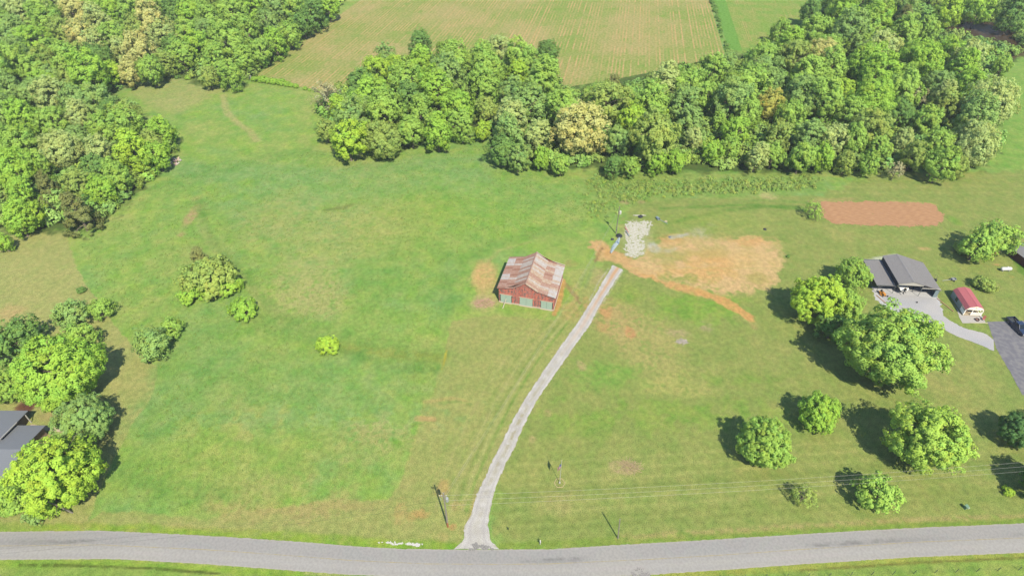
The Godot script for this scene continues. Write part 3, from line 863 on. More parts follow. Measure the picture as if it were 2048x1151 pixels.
	plant("forest", "M", -178.8, -324.6, 5.93, "mid-green rounded tree, sixth from left in the seventh row of the northwest woods", "trees of the northwest woods beyond the pasture")
	plant("forest", "P", -224.1, -322.3, 6.38, "pale green rounded tree, third from left in the seventh row of the northwest woods", "trees of the northwest woods beyond the pasture")
	plant("forest", "O", -172.5, -294.0, 5.49, "olive rounded tree, fourth from left in the fourth row of the northwest woods", "trees of the northwest woods beyond the pasture")
	plant("forest", "M", -148.4, -290.9, 5.45, "mid-green rounded tree, sixth from left in the fourth row of the northwest woods", "trees of the northwest woods beyond the pasture")
	plant("forest", "U", -140.9, -291.5, 5.01, "blue-green rounded tree, seventh from left in the fourth row of the northwest woods", "trees of the northwest woods beyond the pasture")
	plant("forest", "D", -149.1, -277.7, 4.40, "dark green slim tree, fifth from left in the third row of the northwest woods", "trees of the northwest woods beyond the pasture")
	plant("forest", "M", -257.9, -338.5, 7.20, "mid-green tall tree, leftmost in the seventh row of the northwest woods", "trees of the northwest woods beyond the pasture")
	plant("forest", "M", -146.6, -339.2, 7.20, "mid-green tall tree, fifth from left in the back row of the northwest woods", "trees of the northwest woods beyond the pasture")
	plant("forest", "M", -124.3, -342.0, 7.20, "mid-green tall tree, rightmost in the back row of the northwest woods", "trees of the northwest woods beyond the pasture")
	plant("forest", "M", -202.7, -341.1, 7.20, "mid-green tall tree, third from left in the back row of the northwest woods", "trees of the northwest woods beyond the pasture")
	plant("forest", "U", -229.9, -341.4, 7.20, "blue-green tall tree, second from left in the back row of the northwest woods", "trees of the northwest woods beyond the pasture")
	plant("forest", "U", -243.2, -325.4, 7.20, "blue-green tall tree, second from left in the seventh row of the northwest woods", "trees of the northwest woods beyond the pasture")
	plant("forest", "M", -170.7, -341.3, 7.20, "mid-green tall tree, fourth from left in the back row of the northwest woods", "trees of the northwest woods beyond the pasture")
	plant("forest", "O", -149.1, -323.3, 7.20, "olive tall tree, seventh from left in the seventh row of the northwest woods", "trees of the northwest woods beyond the pasture")
	plant("forest", "U", -186.4, -337.0, 7.20, "blue-green tall tree, fifth from left in the seventh row of the northwest woods", "trees of the northwest woods beyond the pasture")
	plant("forest", "M", -133.6, -328.2, 7.20, "mid-green tall tree, eighth from left in the seventh row of the northwest woods", "trees of the northwest woods beyond the pasture")
	plant("forest", "M", -120.4, -270.5, 7.20, "mid-green tall tree, seventh from left in the third row of the northwest woods", "trees of the northwest woods beyond the pasture")
	plant("forest", "M", -213.1, -295.5, 7.20, "mid-green tall tree, second from left in the fourth row of the northwest woods", "trees of the northwest woods beyond the pasture")
	plant("forest", "M", -211.4, -328.0, 7.20, "mid-green tall tree, fourth from left in the seventh row of the northwest woods", "trees of the northwest woods beyond the pasture")
	plant("forest", "P", -244.9, -341.2, 6.95, "pale green tall tree, leftmost in the back row of the northwest woods", "trees of the northwest woods beyond the pasture")
	plant("forest", "U", -188.7, -226.7, 5.64, "blue-green rounded tree, second from left in the back row of the west woods", "trees of the west woods by the mown lawn")
	plant("forest", "U", -180.3, -225.4, 5.25, "blue-green rounded tree, fourth from left in the back row of the west woods", "trees of the west woods by the mown lawn")
	plant("forest", "P", -170.4, -221.4, 5.91, "pale green rounded tree, seventh from left in the back row of the west woods", "trees of the west woods by the mown lawn")
	plant("forest", "U", -159.5, -216.8, 5.47, "blue-green rounded tree, fifth from left in the third row of the west woods", "trees of the west woods by the mown lawn")
	plant("forest", "U", -152.9, -218.0, 5.49, "blue-green rounded tree, seventh from left in the third row of the west woods", "trees of the west woods by the mown lawn")
	plant("forest", "D", -147.6, -214.5, 4.00, "dark green slim tree, eighth from left in the third row of the west woods", "trees of the west woods by the mown lawn")
	plant("forest", "O", -137.3, -209.6, 4.64, "olive rounded tree, rightmost in the third row of the west woods", "trees of the west woods by the mown lawn")
	plant("forest", "P", -153.3, -205.9, 4.93, "pale green rounded tree, sixth from left in the third row of the west woods", "trees of the west woods by the mown lawn")
	plant("forest", "M", -159.8, -202.3, 5.21, "mid-green rounded tree, fourth from left in the third row of the west woods", "trees of the west woods by the mown lawn")
	plant("forest", "B", -168.2, -200.4, 6.18, "bright green rounded tree, third from left in the third row of the west woods", "trees of the west woods by the mown lawn")
	plant("forest", "M", -140.2, -196.8, 4.78, "mid-green rounded tree, seventh from left in the second row of the west woods", "trees of the west woods by the mown lawn")
	plant("forest", "M", -132.6, -198.8, 5.48, "mid-green rounded tree, eighth from left in the second row of the west woods", "trees of the west woods by the mown lawn")
	plant("forest", "B", -119.3, -195.3, 4.92, "bright tree at the west woods' eastern corner, dark shade on its right", "trees of the west woods by the mown lawn")
	plant("forest", "O", -121.7, -191.4, 4.03, "olive slim tree, rightmost in the second row of the west woods", "trees of the west woods by the mown lawn")
	plant("forest", "Y", -121.3, -179.8, 5.75, "big yellow-green maple on the west woods' pasture edge", "trees of the west woods by the mown lawn")
	plant("forest", "B", -115.0, -180.5, 4.19, "bright round tree by the rubble heap on the west woods' edge", "trees of the west woods by the mown lawn")
	plant("forest", "P", -135.4, -183.1, 4.55, "pale green slim tree, sixth from left in the second row of the west woods", "trees of the west woods by the mown lawn")
	plant("oak", "P", -146.2, -182.5, 6.48, "large silvery-green tree with pale branches, tallest in the west woods", "trees of the west woods by the mown lawn")
	plant("forest", "M", -159.4, -182.8, 5.50, "mid-green rounded tree, second from left in the second row of the west woods", "trees of the west woods by the mown lawn")
	plant("oak", "B", -153.5, -169.6, 6.78, "bright green tall tree, leftmost in the front row of the west woods", "trees of the west woods by the mown lawn")
	plant("forest", "D", -131.1, -173.3, 4.39, "dark green slim tree, fifth from left in the second row of the west woods", "trees of the west woods by the mown lawn")
	plant("forest", "M", -122.3, -168.3, 4.31, "mid-green slim tree, eighth from left in the front row of the west woods", "trees of the west woods by the mown lawn")
	plant("cedar", "C", -141.4, -163.5, 4.26, "brown-green cedar standing second from the corner cedar in the west woods", "trees of the west woods by the mown lawn")
	plant("forest", "O", -131.6, -163.6, 4.23, "olive slim tree, sixth from left in the front row of the west woods", "trees of the west woods by the mown lawn")
	plant("forest", "B", -122.5, -160.0, 4.17, "bright green slim tree, seventh from left in the front row of the west woods", "trees of the west woods by the mown lawn")
	plant("forest", "M", -120.6, -167.2, 3.23, "mid-green slim tree, rightmost in the front row of the west woods", "trees of the west woods by the mown lawn")
	plant("forest", "B", -145.5, -158.1, 4.43, "bright green slim tree, third from left in the front row of the west woods", "trees of the west woods by the mown lawn")
	plant("cedar", "C", -122.8, -147.3, 5.66, "wide brownish cedar at the west woods' corner, bare twigs at its foot", "trees of the west woods by the mown lawn")
	plant("forest", "B", -138.4, -144.5, 4.46, "bright green slim tree, second from left in the front row of the west woods", "trees of the west woods by the mown lawn")
	plant("forest", "Y", -136.9, -148.3, 3.42, "yellow-green slim tree, fourth from left in the front row of the west woods", "trees of the west woods by the mown lawn")
	plant("cedar", "C", -136.2, -153.4, 3.22, "brownish slim tree, fifth from left in the front row of the west woods", "trees of the west woods by the mown lawn")
	plant("forest", "B", -139.5, -137.4, 2.33, "small bright tree cut by the frame's edge beside the mown lawn", "trees of the west woods by the mown lawn")
	plant("forest", "M", -184.3, -215.0, 4.73, "mid-green rounded tree, second from left in the third row of the west woods", "trees of the west woods by the mown lawn")
	plant("forest", "M", -149.3, -173.8, 4.09, "mid-green slim tree, third from left in the second row of the west woods", "trees of the west woods by the mown lawn")
	plant("forest", "U", -148.1, -193.8, 4.07, "blue-green slim tree, fourth from left in the second row of the west woods", "trees of the west woods by the mown lawn")
	plant("forest", "M", -178.1, -249.3, 7.20, "mid-green tall tree, eighth from left in the back row of the west woods", "trees of the west woods by the mown lawn")
	plant("forest", "M", -201.7, -247.4, 7.20, "mid-green tall tree, third from left in the back row of the west woods", "trees of the west woods by the mown lawn")
	plant("forest", "B", -165.0, -236.4, 7.20, "bright green tall tree, rightmost in the back row of the west woods", "trees of the west woods by the mown lawn")
	plant("forest", "M", -189.8, -244.1, 5.93, "mid-green rounded tree, fifth from left in the back row of the west woods", "trees of the west woods by the mown lawn")
	plant("forest", "M", -198.3, -234.4, 7.19, "mid-green tall tree, leftmost in the back row of the west woods", "trees of the west woods by the mown lawn")
	plant("forest", "U", -179.9, -205.3, 6.84, "blue-green tall tree, leftmost in the third row of the west woods", "trees of the west woods by the mown lawn")
	plant("forest", "B", -182.3, -234.8, 5.03, "bright green rounded tree, sixth from left in the back row of the west woods", "trees of the west woods by the mown lawn")
	plant("forest", "M", -170.8, -189.6, 5.75, "mid-green rounded tree, leftmost in the second row of the west woods", "trees of the west woods by the mown lawn")
	plant("bush", "D", -110.4, -120.3, 1.15, "tiny dark green shrub alone on the mown lawn near the pasture's edge", "")
	plant("small", "U", -105.2, -108.0, 3.92, "grey-green rounded tree on the lawn beside the small leaning tree", "")
	plant("small", "M", -99.7, -111.1, 2.91, "small tree with a visible pale trunk on the lawn's pasture edge", "")
	plant("small", "U", -81.5, -98.1, 4.06, "silvery green bushy tree where mown lawn meets tall grass", "")
	plant("small", "M", -80.2, -104.6, 2.70, "mid-green small tree tucked behind the silvery bushy one", "")
	plant("bush", "O", -77.5, -122.1, 6.88, "large olive-green thicket standing alone in the hay field", "")
	plant("cedar", "C", -81.7, -128.3, 3.93, "brownish cedar top poking from the back of the hay-field thicket", "")
	plant("bush", "B", -72.3, -120.4, 3.56, "bright green shrub on the right flank of the hay-field thicket", "")
	plant("bush", "B", -80.6, -118.3, 3.78, "bright low shrub on the left front of the hay-field thicket", "")
	plant("bush", "B", -65.5, -112.0, 3.54, "fresh green round shrub at the thicket's lower right, casting little shade", "")
	plant("small", "Y", -42.1, -99.3, 2.63, "lone little lime-green tree in the middle of the hay field", "")
	plant("round", "B", -93.5, -86.1, 8.67, "huge bright green maple on the west lawn with a long shadow to its right", "")
	plant("small", "D", -111.7, -101.0, 4.35, "dark green tree behind the huge maple on the west lawn", "")
	plant("small", "D", -113.6, -96.9, 5.13, "dark tree cut by the frame left of the huge west-lawn maple", "")
	plant("round", "M", -107.3, -86.0, 4.22, "tree cut by the frame behind the grey-roofed house", "")
	plant("small", "M", -99.2, -101.0, 3.67, "mid-green crown peeping over the top of the huge west-lawn maple", "")
	plant("round", "U", -84.9, -76.2, 5.53, "blue-grey leafy tree between the huge maple and the lime-yellow maple", "")
	plant("round", "Y", -82.2, -62.9, 7.71, "lime-yellow maple, the brightest tree, in front of the grey-roofed house", "")
	plant("bush", "M", -92.2, -60.6, 3.83, "bushy green shrub at the frame's corner by the road, left of its twin", "")
	plant("bush", "U", -85.6, -59.6, 3.26, "grey-green shrub by the roadside beneath the leaning pole", "")
	plant("round", "Y", 72.8, -110.5, 6.78, "bright yellow-green maple left of the grey garage, dark shade at its left", "")
	plant("round", "M", 79.8, -110.3, 4.79, "duller green tree merging with the right side of the garage maple", "")
	plant("round", "M", 87.0, -122.4, 4.58, "green tree touching the left corner of the grey garage roof", "")
	plant("round", "M", 80.0, -91.3, 10.34, "largest tree of the right-hand lawn, wide loose crown beside the gravel lane", "")
	plant("small", "D", 74.8, -104.0, 3.50, "small dark tree squeezed under the garage maple and the largest lawn tree", "")
	plant("round", "B", 62.1, -78.7, 4.54, "compact egg-shaped green tree with a dark shadow, middle of the right-hand lawn", "")
	plant("round", "M", 48.3, -70.6, 5.54, "loose-crowned tree with grey limbs showing, nearest the flagpole", "")
	plant("round", "L", 78.6, -70.3, 7.63, "big fine-leaved lime-green round tree near the road", "")
	plant("round", "E", 100.7, -74.7, 4.33, "dense dark evergreen tree cut by the frame's right edge", "")
	plant("small", "M", 66.4, -61.3, 3.81, "dull green small tree by the road, larger of two under the wires", "")
	plant("airy", "O", 53.7, -61.7, 2.38, "scrawny almost leafless sapling by the road under the wires", "")
	plant("bush", "Y", 93.0, -63.4, 1.12, "small round yellow-green shrub near the road at the frame's right edge", "")
	plant("airy", "M", 89.1, -153.7, 2.79, "small open tree at the left end of the brown garden plot", "")
	plant("small", "M", 130.9, -136.1, 5.40, "leafy tree behind the propane tank, beside the brown shed", "")
	plant("small", "M", 124.7, -133.7, 4.82, "leafy tree with junk in its shade, left of the brown shed's tree", "")
	plant("bush", "O", 124.1, -137.0, 2.20, "low olive bush in front of the tree by the brown shed", "")
	plant("bush", "O", 121.2, -121.8, 2.57, "rounded olive bush just behind the red-roofed shed", "")
	plant("round", "D", 98.7, -62.9, 4.74, "tree out beyond the frame whose shadow falls by the wires", "")
	plant("bush", "D", 75.7, -134.8, 0.55, "tiny weed clump in the lawn left of the garage maple", "")
	plant("bush", "D", -137.2, -266.3, 1.51, "tiny dark shrub in the grassy gap below the northwest woods", "")
	plant("bush", "D", -140.8, -256.4, 1.26, "tiny dark green shrub at the west end of the grassy gap", "")
	plant("bush", "B", -136.0, -255.4, 1.26, "tiny light green shrub in the middle of the grassy gap", "")


func scatter(called: String, m: Mesh, material: Material, area: Array, every: float, lo: float, hi: float, sd: int, keep := 1.0, label := "", category := "", avoid := [], fade := 0.1) -> void:
	# uncountable growth: one object of many copies spread over an area
	var poly := PackedVector2Array(area)
	var r := RandomNumberGenerator.new()
	r.seed = sd
	var a := poly[0]
	var b := poly[0]
	for p in poly:
		a = a.min(p)
		b = b.max(p)
	var no_go := PackedVector2Array(avoid)
	var where := []
	var tint := []
	var x := a.x
	while x < b.x:
		var z := a.y
		while z < b.y:
			var q := Vector2(x + r.randf_range(-0.6, 0.6) * every, z + r.randf_range(-0.6, 0.6) * every)
			var s := r.randf_range(lo, hi)
			var dense := middle.get_noise_2d(q.x * 0.6, q.y * 0.6) + 0.5
			if Geometry2D.is_point_in_polygon(q, poly) and (no_go.is_empty() or not Geometry2D.is_point_in_polygon(q, no_go)) and r.randf() < keep * clampf(dense * 2.0, 0.15, 1.0) * clampf(inset(q, poly) / fade, 0.1, 1.0):
				where.append(Transform3D(Basis(Vector3.UP, r.randf() * TAU).scaled(Vector3(s, s * r.randf_range(0.7, 1.2), s)), Vector3(q.x, 0, q.y)))
				var w := r.randf_range(0.75, 1.25)
				tint.append(Color(w * r.randf_range(0.9, 1.3), w, w * r.randf_range(0.7, 1.2)))
			z += every
		x += every
	var mm := MultiMesh.new()
	mm.transform_format = MultiMesh.TRANSFORM_3D
	mm.use_colors = true
	mm.mesh = m
	mm.instance_count = where.size()
	for i in where.size():
		mm.set_instance_transform(i, where[i])
		mm.set_instance_color(i, tint[i])
	var o := MultiMeshInstance3D.new()
	o.name = called
	o.multimesh = mm
	o.material_override = material
	o.set_meta("kind", "stuff")
	if label:
		o.set_meta("label", label)
		o.set_meta("category", category)
	add_child(o, true)


func inset(q: Vector2, poly: PackedVector2Array) -> float:
	var d := 1e9
	for k in poly.size():
		d = minf(d, q.distance_to(Geometry2D.get_closest_point_to_segment(q, poly[k], poly[(k + 1) % poly.size()])))
	return d


func tuft_mesh(blades: int, high: float, sd: int) -> ArrayMesh:
	var r := RandomNumberGenerator.new()
	r.seed = sd
	var s := Shape.new()
	for i in blades:
		var t := r.randf() * TAU
		var d := Vector3(cos(t), 0, sin(t))
		var side := Vector3(-d.z, 0, d.x) * r.randf_range(0.03, 0.06)
		var foot := d * r.randf_range(0.0, 0.25)
		var h := high * r.randf_range(0.6, 1.1)
		var w := r.randf_range(0.85, 1.15)
		s.col = Color(w, w, w)
		s.tri(foot - side, foot + side, foot + d * h * r.randf_range(0.3, 0.8) + Vector3(0, h, 0))
	return s.mesh()


# ---------------------------------------------------------------- the barn

func barn_roof_height(x: float) -> float:
	var p := [Vector2(-0.4, 4.65), Vector2(3.7, 5.5), Vector2(6.8, 7.5), Vector2(10.0, 5.45), Vector2(14.4, 4.5)]
	for i in 4:
		if x <= p[i + 1].x:
			return lerpf(p[i].y, p[i + 1].y, (x - p[i].x) / (p[i + 1].x - p[i].x))
	return 4.5


func corrugated(wide: float, long: float) -> ArrayMesh:
	# a roofing sheet lying along x (down the slope) with ribs; z is across
	var s := Shape.new()
	var ribs := 5
	var zs := []
	for i in ribs:
		var z0 := -wide * 0.5 + wide * i / ribs
		zs.append_array([[z0, 0.0], [z0 + wide / ribs * 0.55, 0.0], [z0 + wide / ribs * 0.68, 0.035], [z0 + wide / ribs * 0.88, 0.035]])
	zs.append([wide * 0.5 + 0.02, 0.0])
	for i in zs.size() - 1:
		s.quad(Vector3(0, zs[i + 1][1], zs[i + 1][0]), Vector3(long, zs[i + 1][1], zs[i + 1][0]), Vector3(long, zs[i][1], zs[i][0]), Vector3(0, zs[i][1], zs[i][0]))
	s.quad(Vector3(0, 0, -wide * 0.5), Vector3(0, 0, wide * 0.5), Vector3(0, -0.01, wide * 0.5), Vector3(0, -0.01, -wide * 0.5))
	return s.mesh()


func barn() -> void:
	var o := thing("barn", "weathered red tobacco barn with rusty patchwork tin roof and three pale green doors", "barn", Vector3(-3.28, 0, -116.7), -13.8)
	var deep := 12.5
	var reds := [grained([tone(242, 140, 120), tone(232, 122, 102), tone(204, 128, 114), tone(150, 138, 134), tone(112, 106, 106)], [0.0, 0.44, 0.54, 0.56, 0.66], 0.02, Vector3(0.34, 0.075, 0.34), 0.9, 3), grained([tone(238, 130, 110), tone(246, 146, 126), tone(194, 136, 124), tone(146, 134, 130)], [0.0, 0.45, 0.57, 0.59], 0.02, Vector3(0.4, 0.08, 0.4), 0.9, 8), grained([tone(240, 142, 122), tone(226, 128, 112), tone(158, 144, 138), tone(120, 112, 110)], [0.0, 0.48, 0.55, 0.62], 0.022, Vector3(0.3, 0.07, 0.3), 0.9, 21)]
	var dark := plain(tone(70, 58, 52))
	var sill := plain(tone(222, 206, 182))
	var door_mat := grained([tone(178, 212, 194), tone(200, 226, 208), tone(186, 204, 188)], [0.2, 0.5, 0.8], 0.03, Vector3(1.0, 0.3, 1.0), 0.85, 5)
	var rail := plain(tone(214, 196, 170))
	var doors := [[0.45, 3.25], [5.35, 8.65], [10.75, 13.6]]
	# front wall of upright boards, sub-parts of the wall
	var base := Shape.new()
	base.box(Vector3(7, 2.2, -0.16), Vector3(13.9, 4.3, 0.1))
	base.slab([Vector3(0.1, 4.3, -0.12), Vector3(13.9, 4.3, -0.12), Vector3(13.9, 4.45, -0.12), Vector3(10, 5.3, -0.12), Vector3(6.8, 7.3, -0.12), Vector3(3.7, 5.35, -0.12), Vector3(0.1, 4.6, -0.12)], 0.06)
	var front := part("front_wall", base, dark, o)
	var r := RandomNumberGenerator.new()
	r.seed = 5
	var w := 0.28
	var gap := 0.012
	for i in 50:
		var x0 := i * w
		var x1 := x0 + w - gap
		var foot := r.randf_range(0.32, 0.42)
		for d in doors:
			if x1 > d[0] + 0.05 and x0 < d[1] - 0.05:
				foot = 2.72
		var proud := r.randf_range(0.0, 0.02)
		var s := Shape.new()
		var q := []
		for zz in [0.02 + proud, -0.03]:
			q.append([Vector3(x0, foot, zz), Vector3(x1, foot, zz), Vector3(x1, barn_roof_height(x1) - 0.1, zz), Vector3(x0, barn_roof_height(x0) - 0.1, zz)])
		s.quad(q[0][0], q[0][1], q[0][2], q[0][3])
		for k in 4:
			s.quad(q[1][k], q[1][(k + 1) % 4], q[0][(k + 1) % 4], q[0][k])
		part("board", s, reds[i % 3 if r.randf() < 0.7 else r.randi() % 3], front)
	# side walls: right one in the sun, left one in shade
	for side in 2:
		var x := 0.0 if side == 0 else 14.0
		var inner := Shape.new()
		inner.box(Vector3(x + (0.12 if side == 0 else -0.12), 2.2, -deep * 0.5), Vector3(0.1, 4.3, deep - 0.4))
		var wall := part("side_wall", inner, dark, o)
		for i in 44:
			var z0 := -i * (deep / 44.0)
			var z1 := z0 - deep / 44.0 + gap
			var s := Shape.new()
			s.box(Vector3(x + r.randf_range(-0.012, 0.012), 2.42, (z0 + z1) * 0.5), Vector3(0.05, 4.1 + r.randf_range(-0.1, 0.0), absf(z1 - z0)))
			part("board", s, reds[r.randi() % 3], wall)
	var back := Shape.new()
	back.box(Vector3(7, 2.2, -deep + 0.1), Vector3(13.9, 4.4, 0.1))
	back.slab([Vector3(13.9, 4.4, -deep + 0.05), Vector3(0.1, 4.4, -deep + 0.05), Vector3(0.1, 4.6, -deep + 0.05), Vector3(3.7, 5.35, -deep + 0.05), Vector3(6.8, 7.3, -deep + 0.05), Vector3(10, 5.3, -deep + 0.05), Vector3(13.9, 4.45, -deep + 0.05)], 0.06)
	part("back_wall", back, reds[0], o)
	for d in [[0.0, 0.45], [3.25, 5.35], [8.65, 10.75], [13.6, 13.92]]:
		part("foundation", box_shape(Vector3((d[0] + d[1]) * 0.5, 0.17, 0.05), Vector3(d[1] - d[0], 0.34, 0.22)), sill, o)
	part("foundation", box_shape(Vector3(14.03, 0.17, -deep * 0.5), Vector3(0.2, 0.34, deep)), sill, o)
	# three double doors
	for d in doors:
		var mid: float = (d[0] + d[1]) * 0.5
		var top := Shape.new()
		top.box(Vector3(mid, 2.74, 0.09), Vector3(d[1] - d[0] + 0.5, 0.14, 0.12))
		part("door_rail", top, rail, o)
		for side in [-1.0, 1.0]:
			var half: float = (d[1] - d[0]) * 0.25
			var cx: float = mid + side * half
			var leaf := part("door", box_shape(Vector3(cx, 1.42, 0.02), Vector3(half * 2.0 - 0.05, 2.5, 0.04)), dark, o)
			var n := 5
			for k in n:
				var bw := (half * 2.0 - 0.04) / n
				part("door_board", box_shape(Vector3(cx - half + 0.02 + bw * (k + 0.5), 1.42 + r.randf_range(-0.02, 0.02), 0.06 + r.randf_range(0.0, 0.012)), Vector3(bw - 0.02, 2.5, 0.035)), door_mat, leaf)
			for y in [0.5, 2.3]:
				part("door_brace", box_shape(Vector3(cx, y, 0.105), Vector3(half * 2.0 - 0.1, 0.14, 0.03)), door_mat, leaf)
		part("threshold", box_shape(Vector3(mid, 0.08, 0.16), Vector3(d[1] - d[0] + 0.1, 0.16, 0.3)), sill, o)
	# tin roof: four planes of ribbed sheets
	# each tin streaks down the slope; three offsets of every kind, so that no two neighbours repeat
	var kinds := {
		"r": [tone(206, 188, 178), tone(186, 146, 128), tone(166, 122, 102), tone(198, 170, 156)],
		"b": [tone(184, 152, 138), tone(166, 120, 100), tone(146, 102, 84), tone(176, 136, 118)],
		"g": [tone(216, 214, 210), tone(200, 196, 190), tone(184, 158, 144), tone(210, 208, 204)],
		"c": [tone(212, 204, 190), tone(200, 180, 154), tone(182, 140, 114), tone(208, 198, 182)],
		"z": [tone(210, 212, 214), tone(202, 204, 206), tone(190, 176, 166), tone(206, 208, 212)],
	}
	var tin := {}
	for k in kinds:
		tin[k] = []
		var tx := noise_texture(0.03, kinds[k], [0.2, 0.42, 0.56, 0.75], 4, 256, 4 + kinds.keys().find(k))
		for i in 3:
			var m := plain(Color.WHITE, 0.7 if k != "z" else 0.5)
			m.albedo_texture = tx
			m.uv1_triplanar = true
			m.uv1_scale = Vector3(0.14, 0.5, 0.45)
			m.uv1_offset = Vector3(i * 0.37, 0, i * 0.41)
			tin[k].append(m)
	var deck := Shape.new()
	var prof := [Vector2(-0.4, 4.6), Vector2(3.7, 5.45), Vector2(6.8, 7.45), Vector2(10.0, 5.4), Vector2(14.4, 4.45)]
	for i in 4:
		var a: Vector2 = prof[i]
		var b: Vector2 = prof[i + 1]
		deck.slab([Vector3(a.x, a.y, 0.2), Vector3(b.x, b.y, 0.2), Vector3(b.x, b.y, -deep - 0.2), Vector3(a.x, a.y, -deep - 0.2)], 0.07)
	for i in 9:
		deck.box(Vector3(0.2 + i * 1.7, barn_roof_height(0.2 + i * 1.7) - 0.18, 0.14), Vector3(0.1, 0.16, 0.2))
	var roof := part("roof", deck, plain(tone(96, 82, 72)), o)
	# which tin lies where, from the front (0) to the back (17), for each tier from left to right
	var tiers := [
		[prof[0], prof[0].lerp(prof[1], 0.52), "brrbrzgzrrrbrzgzzr"],
		[prof[0].lerp(prof[1], 0.5), prof[1], "rrbrrgrbrrbrrgrrbr"],
		[prof[1], prof[2], "rbrgrggrrgrgggrgrr"],
		[prof[2], prof[3], "crcgcrrccgcgrgzgcg"],
		[prof[3], prof[3].lerp(prof[4], 0.52), "rrcgrrccrrbrcrrgcr"],
		[prof[3].lerp(prof[4], 0.5), prof[4], "zgzgcrrgczzgzzzgzc"],
	]
	for t in tiers:
		var a: Vector2 = t[0]
		var b: Vector2 = t[1]
		var slope := (b - a).angle()
		var long := a.distance_to(b) + 0.06
		var sheet := corrugated(0.73, long)
		for k in 18:
			var m := MeshInstance3D.new()
			m.name = "roof_sheet"
			m.mesh = sheet
			m.material_override = tin[t[2][k]][(k + tiers.find(t)) % 3]
			var outer: bool = t == tiers[0] or t == tiers[5]
			m.transform = Transform3D(Basis(Vector3.BACK, slope + r.randf_range(-0.006, 0.006)) * Basis(Vector3.UP, r.randf_range(-0.006, 0.006)), Vector3(a.x - 0.02, a.y + 0.055 - (0.012 if outer else 0.0) + r.randf_range(0.0, 0.012), 0.02 - k * 0.715))
			roof.add_child(m, true)
	var cap := Shape.new()
	cap.slab([Vector3(6.62, 7.46, 0.3), Vector3(6.8, 7.6, 0.3), Vector3(6.8, 7.6, -deep - 0.3), Vector3(6.62, 7.46, -deep - 0.3)], 0.02)
	cap.slab([Vector3(6.8, 7.6, 0.3), Vector3(6.98, 7.46, 0.3), Vector3(6.98, 7.46, -deep - 0.3), Vector3(6.8, 7.6, -deep - 0.3)], 0.02)
	part("ridge_cap", cap, tin.r[0], roof)
	var trim := Shape.new()
	trim.bar(Vector3(10.2, 5.42, -deep - 0.25), Vector3(14.4, 4.56, -deep - 0.25), 0.14)
	trim.bar(Vector3(6.9, 7.5, -deep - 0.25), Vector3(9.8, 5.55, -deep - 0.25), 0.12)
	part("barge_board", trim, sill, o)
	# a loose plank leaning on the left door
	var plank := Shape.new()
	plank.bar(Vector3(1.9, 1.5, 0.2), Vector3(1.55, 0.05, 2.3), 0.16, 0.05)
	tag(part("plank", plank, plain(tone(222, 212, 190))), "pale loose plank leaning against the barn's left door", "plank")
	get_child(-1).transform = o.transform


# ---------------------------------------------------------------- garage with lean-tos

